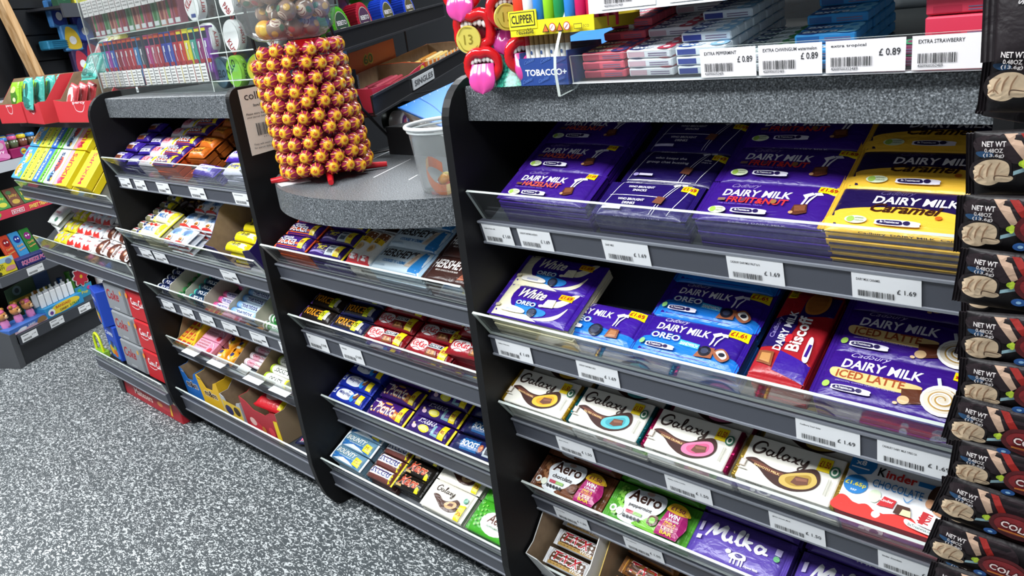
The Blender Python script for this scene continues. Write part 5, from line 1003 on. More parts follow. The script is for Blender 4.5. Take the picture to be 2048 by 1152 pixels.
carton('open_carton', M, .215, .26, .110, .165, '#a82430', 'red open carton with brown inside holding red sweet bags', dip=.75, left='#a82430', right='#8f7a5f', front=[('c', [(20, 10), (60, 40), (100, 30), (120, 8), (70, 4)], '#c8303a'), ('e', 50, 34, 20, 14, '#e0b8b0'), ('e', 110, 22, 12, 12, '#b8702e'), ('e', 160, 30, 18, 16, '#d23a44'), ('p', [(186, 0), (190, 80), (213, 84), (213, 0)], '#e0c41c')])
bar('malt', 130, 110, 30, '#c4202a', [('c', [(-40, 0), (-20, 30), (10, 34), (34, 10), (20, -24), (-20, -30)], '#e9b8b0'), ('e', 0, 0, 22, 20, '#d8302e'), ('e', 0, 4, 9, 9, '#e8a04a'), ('e', -40, 34, 12, 10, '#8a3a20'), ('p', [(44, -50), (46, 50), (60, 48), (58, -50)], '#ecd820')], 'red_malted_sweet_bag', fin=6, pv=3)
for i, (y, z, rz, ry) in enumerate(((.08, .058, 8, 6), (.17, .070, -10, -6), (.11, .004, 0, 0), (.20, .022, 4, 0))):
    place(P['malt'], inside(M, .105, y, z + .02, R(rz), R(6) if i < 2 else 0, R(ry)), ['shiny red sweet bag at the front of the red carton', 'shiny red sweet bag at the back of the red carton', 'red sweet bag lying under the others, front', 'red sweet bag lying under the others, back'][i], 'sweets', 'red sweet bags in the red carton')
bar('toy', 80, 70, 16, '#1e2244', [('e', -14, 8, 14, 12, '#b8bccc'), ('e', 16, -12, 12, 10, '#c9ccd8'), ('t', 'MIX', -20, -30, 10, 9, '#e06a8c', {'b': .04}), ('c', [(-30, 20), (-10, 32), (4, 24), (-14, 14)], '#b8cf3a')], 'navy_sweet_bag', fin=5)
for i in range(6): place(P['toy'], place_in('15', -1.835 + (i % 2) * .085, .05 + (i // 2) * .078, .010 + (.022 if i % 2 else 0), random.uniform(-.4, .4), R(5)), f'navy and silver sweet bag, {ORD[i]} in the right corner of the bottom left shelf', 'sweets')

# ------------------------------------------------------------------ left end bay
MT, KT = R(47), R(36)
def strip_art(cols, w, d, word, wc): return cols + [('t', word, -w * .18, -d * .42, -w * .18 + d * .8, w * .3, wc, {'rot': 90, 'b': .05})]
BX = [('mx1', '#4aa8d8', [('e', -20, -30, 30, 26, '#f0a030'), ('e', 20, 20, 26, 22, '#e9d83a'), ('e', -20, 40, 20, 14, '#7a3aa8'), ('e', 30, -50, 14, 14, '#8fc43c')], 'MIXUPS', '#f4f4f4', .110),
      ('mx2', '#e9dc2c', [('r', -20, -68, 30, 68, '#f2ea60')], 'MIXUPS', '#6a8a1e', .066), ('mx3', '#c9dc3c', [('r', -20, -68, 30, 68, '#ecec7a')], 'MIXUPS', '#6b7a1c', .066),
      ('mx4', '#2f6fd0', [('r', -30, -68, -20, 68, '#5c94e6')], 'MIXUPS', '#ffffff', .062), ('mx5', '#6fc83c', [('r', 4, -68, 30, 68, '#dff0c8')], 'MIXUPS', '#2f7a1c', .060),
      ('mx6', '#d9e6ee', [('e', 10, 10, 26, 30, '#d84a3a'), ('e', -14, -40, 22, 18, '#5c9ad0'), ('e', 10, -52, 14, 10, '#e9b83a')], 'MIXUPS', '#2a3a6a', .095),
      ('mx7', '#efd818', [('r', -50, -68, -20, 68, '#f2a8b8'), ('e', -10, -50, 18, 14, '#e05a8a')], 'MIXUPS', '#c8303a', .130)]
BXL = dict(mx1='sky blue and orange', mx2='bright yellow', mx3='yellow green', mx4='royal blue', mx5='green and white', mx6='pale blue pictured', mx7='yellow and pink')
x = -3.445
for key, base, cols, word, wc, wd in BX:
    w_ = wd * 1000 - 2; d_ = 138
    sc = w_ / 110
    cc2 = []
    for c in cols:
        if c[0] == 'e': cc2.append(('e', c[1] * sc, c[2], c[3] * sc, c[4], c[5]))
        else: cc2.append(('r', max(c[1], -48) * sc, c[2], c[3] * sc, c[4], c[5]))
    P[key] = sleeved(key, w_, d_, 22, base, cc2 + [('t', word, w_ * .14, -d_ * .44, w_ * .14 + d_ * .86, w_ * .30, wc, {'rot': 90, 'b': .04})], 'sweet_box', None,
                     [('t', word, -w_ * .4, 5, w_ * .4, 11, '#8a3018', {'b': .03})])
    for r in range(2):
        for k in range(2):
            place(P[key], place_in('01', x + wd / 2, .074 + r * .142, .001 + k * .0235, 0, MT),
                  f'{BXL[key]} sweet box on the steep end shelf, {"front" if r == 0 else "back"} row' + ('' if k else ', beneath another'), 'sweet box', None)
    x += wd
g = G(); Mx = place_in('01', -2.856, .006, .001, 0, MT)

for k in range(2):
    P_ = sleeved(f'mx8{k}', 120, 138, 24, '#efd414', [('t', 'MIXUPS', 10, -60, 130, 30, '#c8303a', {'rot': 90, 'b': .04})], 'sweet_box', None, [('r', -44, 5, 10, 19, '#8a3018'), ('t', 'MIXUPS', -40, 7, 6, 9, '#f0d83a', {'b': .04})])
    place(P_, place_in('01', -2.745 + .012, .078 + k * .001, .001 + k * .026, R(0), MT), ['big yellow box with a brown edge label, lower of two', 'big yellow box with a brown edge label, upper of two'][k], 'sweet box')

bar('hari', 120, 90, 16, '#d9dedb', [('c', [(-40, -20), (-30, 26), (10, 30), (30, 6), (10, -28)], '#e9eeea'), ('t', 'sweets', -30, 0, 24, 13, '#b8404a', {'b': .03, 'sh': .3}), ('s', [(-48, 30), (-30, -10), (-40, -36)], 3, '#bfcac4', 1), ('e', 30, -24, 12, 10, '#3f7a5c')], 'clear_sweet_bag', fin=6)
bar('yel', 66, 52, 14, '#d9cf20', [('e', -16, 8, 9, 7, '#e0a0a8'), ('e', 10, 12, 9, 7, '#a8c4dc'), ('e', -4, -12, 9, 7, '#c4b0dc'), ('e', 20, -10, 6, 6, '#e6de5a')], 'yellow_sweet_packet', fin=6)
bar('kjoy', 74, 56, 15, '#eeeef0', [('t', 'Kinder', -22, 4, 14, 8, '#c8302a', {'b': .03}), ('t', 'K', -22, 4, -17, 9, '#1a1a1e', {'b': .05}), ('c', [(-30, -24), (-20, -8), (0, -16), (16, -6), (30, -20), (28, -26), (-28, -27)], '#d2322c'), ('p', [(6, -4), (24, 14), (32, 8), (18, -6)], '#cfe0ee')], 'white_red_chocolate_packet', fin=6)
bar('kbue', 100, 62, 16, '#f0eeec', [('t', 'Schokobons', -34, 12, 14, 9, '#8a8a8e', {'b': .02}), ('t', 'x12', -28, -10, 0, 12, '#c8302a', {'b': .04}), ('c', [(4, -28), (0, 0), (16, 22), (44, 24), (44, -28)], '#5a2c1c'), ('e', 26, -6, 12, 10, '#a86a4a'), ('e', 28, -6, 7, 6, '#e0c0b0')], 'white_brown_chocolate_bag', fin=6)
for k in range(3): place(P['hari'], place_in('02', -3.375 + k * .004, .10 + k * .006, .002 + k * .019, R(-14 + 6 * k), KT), f'crinkled clear and white sweet bag, {["lowest", "middle", "topmost"][k]} at the left of the end shelf', 'sweets')
for r in range(5):
    for c_ in range(2):
        for k in range(2): place(P['yel'], place_in('02', -3.265 + c_ * .068, .035 + r * .054, .002 + k * .016, random.uniform(-.08, .08), KT), f'yellow sweet packet on the end shelf, {ORD[r]} row {"left" if c_ == 0 else "right"}' + ('' if k else ', lower'), 'sweets', f'yellow packets {r} {c_} {k}')
for r in range(5):
    for c_ in range(3):
        for k in range(2): place(P['kjoy'], place_in('02', -3.120 + c_ * .078, .036 + r * .057, .002 + k * .017, random.uniform(-.1, .1), KT), f'white and red chocolate packet, {ORD[r]} row {["left", "middle", "right"][c_]}' + ('' if k else ', lower'), 'sweets', f'white and red packets {r} {c_} {k}')
for r in range(4):
    for c_ in range(3):
        for k in range(2): place(P['kbue'], place_in('02', -2.862 + c_ * .104, .040 + r * .065, .002 + k * .0195, random.uniform(-.08, .08), KT), f'white and brown chocolate bag, {ORD[r]} row {["left", "middle", "right"][c_]}' + ('' if k else ', lower'), 'sweets', f'white and brown bags {r} {c_} {k}')

# drinks cartons, blue cartons, red gift box
def drinkbox(label, x, y, z, w, d, h, c, art, fx, sideart=None):
    t = empty('drinks_carton', (x, y, z), 0, label, 'drinks carton')
    g = G(); g.box(0, w, 0, d, 0, h, c, bev=.006)
    g.art(art, lambda u, v, k: (u * .001, -.0003 * k, v * .001))
    g.art([('r', 14, 40, w * 1000 - 14, 46, '#33363a'), ('r', 14, 60, w * 1000 - 14, 64, '#e4e6e8'), ('r', 30, 90, 90, 120, '#202225')] if c != '#c01a24' else [('r', 20, 50, 60, 60, '#e8c8c8')], lambda u, v, k: (u * .001, v * .001, h + .0003 * k))
    o = g.obj('carton_body', CARD); o.parent = t
    g = G(); g.box(w - .004, w + .0006, .02, d - .02, h * .45, h * .47, '#7a7d80'); o = g.obj('seam', CARD); o.parent = t
    return t
CC = [('s', [(40 + a * .9, 60 + b * .9) for a, b in L_], w_, '#f4eeee', 1) for L_, w_ in [([(10, 22), (2, 26), (-6, 16), (-4, 4), (6, 2), (12, 8)], 5), ([(22, 14), (15, 12), (15, 3), (21, 2), (24, 9), (20, 14)], 4), ([(36, 13), (29, 12), (28, 4), (36, 3)], 4), ([(48, 13), (41, 12), (41, 3), (48, 4), (49, 12), (50, 2), (56, 4)], 4), ([(56, 10), (62, 10)], 3),
      ([(86, 24), (76, 26), (68, 14), (70, 2), (80, 0), (86, 6)], 5), ([(96, 12), (90, 12), (90, 2), (96, 2), (98, 9), (94, 13)], 4), ([(104, 10), (110, 26), (112, 18), (106, 2), (112, 2)], 4), ([(124, 12), (117, 12), (117, 2), (124, 3), (125, 12), (126, 2), (130, 4)], 4), ([(0, -6), (40, -12), (70, -6)], 2.5)]]
ordz = ['bottom', 'middle', 'top']
for k in range(3):
    z = .1435 + k * .115
    drinkbox(f'bright red cola carton, {ordz[k]} of its stack of three', -2.735, .905, z, .195, .26, .113, '#c01a24', CC + [('e', 12, 88, 9, 10, '#e88a2a'), ('r', 172, 84, 178, 100, '#f4eeee')], 0)
    drinkbox(f'silver cola carton, {ordz[k]} of its stack of three', -2.935, .905, z, .190, .26, .113, '#8d9094', [('t', 'Coke', 14, 46, 120, 40, '#a3202c', {'b': .02, 'sh': .2}), ('e', 150, 84, 8, 9, '#d9a43a'), ('r', 168, 10, 186, 100, '#6f7276'), ('r', 60, 14, 110, 20, '#b9bcc0')], 0)
for i, (lab, z, rz) in enumerate((('tall blue fruit drink carton, lower, on the low end shelf', .1435, 4), ('tall blue fruit drink carton stacked on top of another', .288, 12))):
    t = empty('drinks_carton', (-3.105 - i * .02, .915, z), R(-rz), lab, 'drinks carton'); g = G(); g.box(0, .125, 0, .10, 0, .142, '#1c46b4', bev=.003)
    g.art([('c', [(6, 40), (30, 66), (90, 60), (118, 30), (110, 8), (20, 6)], '#4a8ad8'), ('e', 40, 34, 26, 20, '#e0b02a'), ('e', 78, 26, 22, 16, '#d8662a'), ('e', 56, 60, 16, 14, '#2c3a6a'), ('e', 90, 50, 12, 10, '#7ab03c'), ('t', 'CAPRI', 20, 100, 104, 16, '#dfe8f6', {'b': .04})], lambda u, v, k: (u * .001, -.0003 * k, v * .001))
    o = g.obj('carton_body', CARD); o.parent = t
    g = G(); g.box(.02, .06, .03, .06, .142, .146, '#2f5cc8'); o = g.obj('top_flap', CARD); o.parent = t
g = G(); pts = smooth([(0, 0, .0), (.004, 0, .05), (.03, 0, .075), (.06, 0, .055), (.068, 0, .0)], 5)
g.tube(pts, .005, '#cfe01c', 8)
hg = empty('egg_holder_pack', (-3.155, .885, .1445), 0, 'lime yellow moulded handle pack in front of the blue cartons', 'toy'); o = g.obj('handle', PLAS); o.parent = hg; o.location = (0, .0, .025)
g = G(); g.box(-.004, .075, -.006, .02, 0, .03, '#7fae2e', bev=.004); o = g.obj('tray', PLAS); o.parent = hg
t = empty('gift_box', (-2.735, .945, 0), 0, 'dark red sweets gift box standing on the floor under the end shelf', 'gift box')
g = G(); g.box(-.30, .185, -.04, .04, 0, .075, '#a81c2a', bev=.002); g.art([('e', 60, 38, 60, 16, '#c4303c'), ('e', 20, 36, 22, 10, '#d98a4a'), ('p', [(100, 14), (112, 60), (124, 58), (116, 12)], '#e8b02a'), ('t', 'Maltesers', -200, 24, -40, 26, '#e9c8c0', {'b': .03})], lambda u, v, k: (u * .001, -.04 - .0003 * k, v * .001))
o = g.obj('box_body', CARD); o.parent = t
g = G(); g.box(-.302, .187, -.042, .042, .072, .082, '#e6d8b8'); g.art([('r', 40 + i * 20, -36, 52 + i * 20, 36, '#c8303c') for i in range(0, 6)] + [('r', -290 + i * 40, -30, -270 + i * 40, 10, '#7a4a20') for i in range(7)], lambda u, v, k: (u * .001, v * .001, .082 + .0003 * k)); o = g.obj('box_lid', CARD); o.parent = t
# ------------------------------------------------------------------ left gondola goods (gondola frame: x along, y back, z up)
def gput(name, build, x, y, z, label, cat, group=None, rz=0, rx=0, mats=None):
    g = G(); build(g); o = g.obj(name, mats or [PLAS]); o.matrix_world = GM @ Matrix.Translation((x, y, z)) @ Matrix.Rotation(rz, 4, 'Z') @ Matrix.Rotation(rx, 4, 'X')
    return tag(o, label, cat, group)
def gbox(name, w, d, h, col, art, label, cat, x, y, z, rz=0, top=None, rx=0, group=None):
    def b(g):
        g.box(0, w, 0, d, 0, h, col, bev=.0015)
        g.art(art, lambda u, v, k: (u * .001, -.0003 * k, v * .001))
        if top: g.art(top, lambda u, v, k: (u * .001, v * .001, h + .0003 * k))
    return gput(name, b, x, y, z, label, cat, group, rz, rx, [CARD])
for i, x in enumerate((-.005, .066, .132)):       # pink dolls
    t = empty('toy_sweet_dispenser', (0, 0, 0), 0, f'pink toy sweet dispenser with an orange bear head, {["left", "middle", "right"][i]} of three', 'toy', 'pink bear dispensers on the base shelf')
    g = G(); g.lathe([(.014, 0), (.017, .01), (.017, .055), (.012, .066)], '#d884b8', 14); g.art([('t', 'D A D', -10, 30, 10, 9, '#5a2a6a', {'b': .03}), ('r', -9, 12, 9, 22, '#c469a4')], lambda u, v, k: (u * .001, -.0172 - .0003 * k, v * .001)); g.obj('body', PLAS, t)
    g = G(); g.ball((0, 0, .088), .024, '#c98a4e', 14, 10, sc=(1, .9, .95)); g.ball((-.018, 0, .110), .009, '#a8742c', 8, 6); g.ball((.018, 0, .110), .009, '#a8742c', 8, 6); g.ball((0, -.018, .082), .010, '#e2b98c', 8, 6); g.ball((0, -.027, .086), .003, '#2a1a14', 6, 4); g.ball((-.009, -.0195, .094), .003, '#1c1c1e', 6, 4); g.ball((.009, -.0195, .094), .003, '#1c1c1e', 6, 4); g.obj('bear_head', PLAS, t)
    g = G(); g.ball((0, 0.004, .104), .021, '#cc5c86', 12, 8, sc=(1, 1, .55)); g.obj('bow', PLAS, t)
    t.matrix_world = GM @ Matrix.Translation((x + .01, .055, .150)) @ Matrix.Rotation(R(14), 4, 'Z') @ Matrix.Rotation(R(-8), 4, 'Y')
gbox('display_tray', .222, .11, .032, '#3a66b0', [('r', 0, 2, 222, 12, '#c9a8b8'), ('c', [(40, 8), (60, 20), (90, 18), (80, 6)], '#dfe4ee'), ('t', 'CANDY', 100, 12, 140, 9, '#e6ebf4', {'b': .03}), ('c', [(150, 6), (160, 26), (190, 28), (200, 8)], '#8a6a40')], 'low blue display tray under the pink bear dispensers', 'tray', -.04, .001, .1475)
def stickbox(g):
    g.box(0, .225, 0, .12, 0, .05, '#2f8fc4', bev=.001)
    g.art([('c', [(20, 20), (60, 46), (170, 48), (205, 30), (150, 10), (60, 6)], '#e9d03a'), ('t', 'BANDAID', 60, 30, 150, 12, '#c03a20', {'b': .04}), ('e', 30, 22, 20, 17, '#eceef0'), ('e', 30, 20, 10, 9, '#6a3a8a'), ('t', 'CANDY', 78, 12, 130, 10, '#6a3a20', {'b': .03}), ('t', 'LOLLY', 140, 14, 200, 12, '#3a8a3a', {'b': .04})], lambda u, v, k: (u * .001, -.0003 * k, v * .001))
gput('display_box', stickbox, .165, .0, .1475, 'blue and yellow display box of white plaster sweets on the base shelf', 'sweet box', mats=[CARD])
for i in range(6):
    for j in range(2):
        def st(g): g.box(0, .028, 0, .008, 0, .062, '#e9ebec', bev=.002); g.box(.010, .018, .002, .006, .062, .078, '#b9bcbe')
        gput('plaster_sweet_pack', st, .175 + i * .034, .022 + j * .04, .198, f'white plaster sweet pack, {ORD[i]} from the left, {"front" if j == 0 else "back"} row', 'sweets')
def backc(g):
    P_ = [(0, 0), (.25, 0), (.25, .16)] + [(.25 - .03 * (1 - math.cos(a * PI / 12)), .16 + .03 * math.sin(a * PI / 12)) for a in range(7)] + [(0, .16)]
    g.prism(P_, 0, .003, '#3c5a38', axis='y')
    g.art([('r', 4, 90, 220, 104, '#c9a82c'), ('e', 60, 140, 24, 22, '#6f8a86'), ('e', 60, 140, 12, 12, '#2a3c3c'), ('e', 90, 60, 24, 20, '#8a3a5a'), ('e', 140, 60, 22, 22, '#5a9a6a'), ('r', 160, 106, 246, 180, '#2a4a7c'), ('r', 150, 40, 240, 88, '#3a7ab4'), ('t', 'Bam', 170, 70, 220, 16, '#b04a9a', {'b': .04}), ('c', [(120, 90), (140, 110), (160, 96)], '#d88a3a')], lambda u, v, k: (u * .001, -.0003 * k, v * .001))
gput('display_header', backc, .120, .14, .1475, 'tall green illustrated display header behind the plaster sweets', 'sign', mats=[CARD])
t = empty('lolly_display_card', (0, 0, 0), 0, 'red flower shaped display card with a yellow centre', 'sign')
g = G(); g.prism([(-.05, 0), (.05, 0), (.055, .06), (-.055, .06)], -.003, 0, '#3a9ac0', axis='y'); g.art([('t', 'Pop', -20, 14, 20, 18, '#e9d83a', {'b': .04}), ('e', -30, 40, 12, 9, '#6ac04a'), ('e', 30, 38, 12, 9, '#d84a8a')], lambda u, v, k: (u * .001, -.0034 - .0003 * k, v * .001)); g.obj('card_base', CARD, t)
g = G()
PT_ = []
for k in range(72):
    a = 2 * PI * k / 72; r_ = .040 * (1 + .16 * math.cos(8 * a)); PT_.append((r_ * math.cos(a), .105 + r_ * math.sin(a)))
g.prism([(p[0] * 1.15, .105 + (p[1] - .105) * 1.15) for p in PT_], -.006, -.003, '#e6e2e4', axis='y'); g.prism(PT_, -.009, -.006, '#c0283c', axis='y'); g.art([('e', 0, 105, 9, 9, '#e8b82a')], lambda u, v, k: (u * .001, -.0092 - .0003 * k, v * .001))
g.obj('flower', CARD, t); t.matrix_world = GM @ Matrix.Translation((.465, .06, .1475))
bub = [('#3fae4a', .50, .10, .17), ('#2a66b0', .44, .16, .22), ('#c03a2c', .56, .14, .2), ('#e8e8ea', .60, .08, .16), ('#6ac04a', .53, .20, .26)]
for i, (c, x, y, z) in enumerate(bub):
    def bb(g, c=c): g.lathe([(.018, 0), (.020, .004), (.020, .06), (.012, .075), (.010, .095), (.013, .097), (.013, .11)], c, 14)
    gput('bubble_sweet_bottle', bb, x, y, .1475 + (.0 if i % 2 == 0 else .0), f'small {["green", "dark blue", "red", "white", "lime"][i]} sweet bottle behind the flower card', 'sweets')
# second shelf
gbox('party_box', .112, .14, .070, '#d9c92e', [('r', 0, 50, 112, 70, '#9cc4d8'), ('t', 'BEACH', 6, 36, 52, 10, '#3a5a28', {'b': .03}), ('t', 'PARTY', 10, 24, 56, 10, '#3a5a28', {'b': .03}), ('e', 84, 52, 16, 12, '#6a7a9a'), ('c', [(56, 14), (70, 30), (106, 28), (100, 12)], '#c88a90'), ('e', 22, 10, 10, 8, '#3a3a20')], 'yellow and blue party sweet box at the left of the gondola', 'sweet box', -.005, .005, .411, rx=R(-6))
gbox('display_tray', .18, .13, .040, '#27296a', [('t', 'SQUEEZE POP', 20, 8, 160, 20, '#d9488a', {'b': .05, 'ol': '#e6dcf0', 'og': .08}), ('e', 165, 26, 8, 7, '#7ac0d8')], 'dark blue display tray under the squeeze tubes', 'tray', .112, .001, .411)
for i, (c, c2) in enumerate((('#c8452c', '#8a1a24'), ('#3f94cc', '#26348a'), ('#2f7a34', '#8a2a7a'))):
    t = empty('squeeze_tube', (0, 0, 0), 0, f'{["orange red", "light blue", "dark green"][i]} squeeze sweet tube standing in the blue tray', 'sweets', None)
    g = G(); g.box(-.026, .026, -.008, .008, .012, .135, c, bev=.004); g.art([('e', 0, 100, 17, 17, c2), ('e', -6, 102, 4, 4, '#f0eef0'), ('e', 7, 102, 4, 4, '#f0eef0'), ('t', 'Candy', -18, 60, 18, 14, '#e8b06a', {'b': .04, 'up': .15}), ('t', 'Squeeze', -19, 44, 19, 11, '#e8b06a', {'b': .04, 'up': .15})], lambda u, v, k: (u * .001, -.0082 - .0003 * k, v * .001)); g.obj('tube', PLAS, t)
    g = G(); g.box(-.024, .024, -.007, .007, 0, .014, ['#d84a4a', '#7fc4e0', '#4a9a6a'][i], bev=.002); g.obj('cap', PLAS, t)
    t.matrix_world = GM @ Matrix.Translation((.148 + i * .058, .05, .425)) @ Matrix.Rotation(R(-16), 4, 'X')
for i in range(3): gbox('cola_sweet_box', .05, .10, .11, '#4a1c1c', [('c', [(6, 60), (20, 96), (44, 80), (30, 50)], '#7a3028'), ('r', 8, 20, 42, 40, '#b89a6a'), ('e', 28, 14, 10, 7, '#c8303a')], f'dark brown cola sweet box behind the party box, {ORD[i]} from the left', 'sweet box', -.01 + i * .04, .16, .411, rx=R(-10))
# third shelf
for i, (c, c2, x) in enumerate((('#8ac03a', '#d9dc4a', .10), ('#3f8a3a', '#c8c43a', .165), ('#6a3a28', '#b89a3a', .235), ('#3a6a34', '#d8c03a', .30))):
    gbox('sweet_pouch', .062, .016, .085, c, [('t', 'Jelly', 8, 40, 54, 16, c2, {'b': .05}), ('e', 30, 20, 20, 11, c2), ('e', 20, 66, 14, 9, '#3f6a3a')], f'{["lime", "green", "brown", "dark green"][i]} sweet pouch on the gondola, {ORD[i]} from the left', 'sweets', x, .06, .666, rx=R(-24))
def pinkcyl(g): g.lathe([(.012, 0), (.014, .003), (.014, .07), (.012, .073)], '#c83a78', 12, Matrix.Rotation(PI / 2, 4, 'Y'))
for i in range(3): gput('pink_sweet_tube', pinkcyl, .11 + i * .085, .15, .682 + .012, f'magenta sweet tube lying behind the pouches, {ORD[i]} from the left', 'sweets')
for i in range(3): gbox('green_pouch', .10, .012, .075, '#5a9a32', [('t', 'Roar', 18, 30, 80, 20, '#e9d83a', {'b': .04}), ('e', 50, 14, 40, 10, '#8ac85a')], f'green sweet pouch with yellow letters, {ORD[i]} in the leaning row', 'sweets', .0 + i * .105, .085 + .03, .670, rx=R(-30))
# fourth shelf: pink boxes and lidded jars
for i in range(2): gbox('pink_sweet_box', .10, .11, .085, '#c45a9a', [('t', 'Berry', 14, 26, 84, 20, '#f4e4ee', {'b': .04}), ('c', [(0, 2), (50, 14), (100, 4), (100, 24), (60, 30), (0, 20)], '#d888b8'), ('e', 30, 62, 22, 16, '#8a2038'), ('e', 66, 64, 22, 16, '#c8a4b4')], f'pink sweet box with white letters, {["left", "right"][i]} one on the fourth gondola shelf', 'sweet box', .085 + i * .104, .05, .869)
gbox('magenta_box', .13, .20, .040, '#8a1450', [('e', 66, 22, 19, 18, '#3a7a9a'), ('e', 66, 22, 14, 13, '#d9b82a'), ('t', 'new', 54, 16, 78, 9, '#7a2a1a', {'b': .04}), ('e', 100, 30, 9, 7, '#d8486a')], 'magenta sweet box with a round yellow badge', 'sweet box', .30, .045, .869)
_j = 0
for r in range(3):
    for c_ in range(4):
        _j += 1
        t = empty('lidded_sweet_jar', (0, 0, 0), 0, f'little clear jar with a {["blue", "pink", "yellow", "blue"][(r + c_) % 4]} lid, {ORD[r]} row, {ORD[c_]} from the left', 'sweet jar')
        g = G(); g.lathe([(.014, 0), (.019, .004), (.022, .02), (.019, .032), (.014, .036)], ['#6a5a40', '#5a6a4a', '#7a4a3a'][(r * 2 + c_) % 3], 12); g.ball((-.008, -.018, .026), .0035, '#f2f4f6', 6, 4); g.ball((.006, -.019, .026), .0035, '#f2f4f6', 6, 4); g.obj('jar', PLAS, t)
        g = G(); g.lathe([(.019, .036), (.020, .038), (.020, .048), (.014, .052)], ['#3a7ac0', '#d0588a', '#d8c02a', '#3f8ad0'][(r + c_) % 4], 12); g.obj('lid', PLAS, t)
        t.matrix_world = GM @ Matrix.Translation((.31 + c_ * .050, .085 + r * .055, .9105))
def gj(g): g.lathe([(.03, 0), (.032, .01), (.032, .07), (.022, .09), (.016, .10)], '#4a5a54', 14, Matrix.Rotation(PI / 2, 4, 'Y')); g.lathe([(.018, .10), (.018, .118)], '#6a9a2c', 14, Matrix.Rotation(PI / 2, 4, 'Y'))
gput('drink_bottle', gj, .40, .27, .868 + .033 + .0, 'bottle with a green lid lying at the back of the jar shelf', 'drink')
# fifth shelf
gbox('purple_box', .10, .10, .075, '#5a2aa4', [('r', 8, 8, 90, 60, '#2c2a48'), ('e', 60, 20, 14, 10, '#9aa8b0')], 'purple sweet box at the far left edge of the picture', 'sweet box', .22, .06, 1.121)
for i in range(4): gbox('red_pouch', .05, .012, .07, ['#c0243a', '#7a3ac0', '#c0243a', '#b82838'][i], [('c', [(4, 30), (20, 60), (44, 50), (30, 20)], '#e0506a')], f'small {["red", "purple", "red", "crimson"][i]} sweet pouch on the top gondola shelf, {ORD[i]} from the left', 'sweets', .22 + i * .045, .11 + i * .012, 1.196 - .075 + (.075 if i < 2 else 0), rx=R(-15))
for i, (x, z, wd) in enumerate(((-.005, .147, .085), (.155, .147, .08), (.33, .147, .075))):
    def tk(g, wd=wd): g.art([('r', 0, 0, wd * 1000, 34, '#eceeef'), ('r', 8, 25, 40, 28, '#77797c'), ('t', '£ 1.99', wd * 640, 16, wd * 920, 6, '#3a3b3e'), ('bar', 8, 5, wd * 600, 14)], lambda u, v, k: (u * .001, -.0005 - .0003 * k, v * .001))
    gput('price_ticket', tk, x, -.0125, z - .040, f'white price ticket on the base gondola rail, {ORD[i]} from the left', 'price label', mats=[MATT])
for i, (x, wd) in enumerate(((.13, .09), (.30, .11))):
    def tk(g, wd=wd): g.art([('r', 0, 0, wd * 1000, 34, '#eceeef'), ('t', '£ 1.00', wd * 640, 16, wd * 920, 6, '#3a3b3e'), ('bar', 8, 5, wd * 600, 14)], lambda u, v, k: (u * .001, -.0005 - .0003 * k, v * .001))
    gput('price_ticket', tk, x, -.0125, .372, f'white price ticket on the second gondola rail, {["left", "right"][i]} one', 'price label', mats=[MATT])
# slat wall stock
def hpack(x, z, c, c2, lab, w=.11, h=.13, y=.235):
    def b(g): g.box(0, w, 0, .03, 0, h, c, bev=.006); g.art([('c', [(10, 20), (30, h * 900), (w * 800, h * 700), (w * 900, 14)], c2), ('e', w * 500, h * 400, w * 200, h * 160, '#e6e8ec')], lambda u, v, k: (u * .001, -.0003 * k, v * .001))
    o = gput('hanging_pack', b, x, y, z, lab, 'packet', mats=[FILM], rz=R(random.uniform(-6, 6)))
LB = [(1.20, 1.30, '#3f7ab8', '#2a3c8a'), (1.24, 1.18, '#4a8ac4', '#d8b83a'), (1.34, 1.22, '#2a2f86', '#4a6ac0'), (1.36, 1.09, '#26285c', '#a8384a'), (1.48, 1.27, '#c9ccc8', '#e6e8e4'), (1.50, 1.13, '#d4d6d2', '#eceee8'), (1.27, 1.06, '#3a2f52', '#b03a4a'), (1.42, 1.03, '#3a3c6a', '#8a3a4a')]
for i, (x, z, c, c2) in enumerate(LB): hpack(x - .25, z + .12, c, c2, f'{["pale blue", "light blue", "dark blue", "navy and red", "silvery white", "grey white", "dark violet", "navy"][i]} packet hanging on the slat wall')
def bluebx(g):
    g.box(0, .13, 0, .06, 0, .045, '#2f7fa4', bev=.006)
    for i in range(4): g.box(.03, .13, -.002, .0, .008 + i * .009, .011 + i * .009, '#1c5c80')
gput('blue_wipes_pack', bluebx, .875, .23, 1.315, 'light blue pack on a hook of the slat wall', 'packet', mats=[FILM])
def tshelf(g): g.box(0, .9, -.10, .10, 0, .012, '#2c2e33'); g.box(0, .9, -.112, -.10, -.045, .02, '#3f4248')
gput('wall_shelf', tshelf, .88, .20, 1.50, 'dark shelf high on the slat wall', 'shelf', mats=[STEEL])
for i in range(7): gbox('top_pouch', .085, .04, .10, ['#1f4a34', '#d8d04a', '#e6e2a0', '#c03a44', '#e8e6e0', '#3a5a8a', '#c8b83a'][i], [('e', 42, 50, 24, 26, ['#3a7a4a', '#7a8a2a', '#c8b02a', '#e8b8b8', '#8a8a86', '#c8d0e0', '#7a3a2a'][i])], f'{["dark green", "yellow", "pale yellow", "red", "white", "blue", "mustard"][i]} pouch on the high wall shelf', 'packet', 0.92 + i * .11, .14, 1.513)

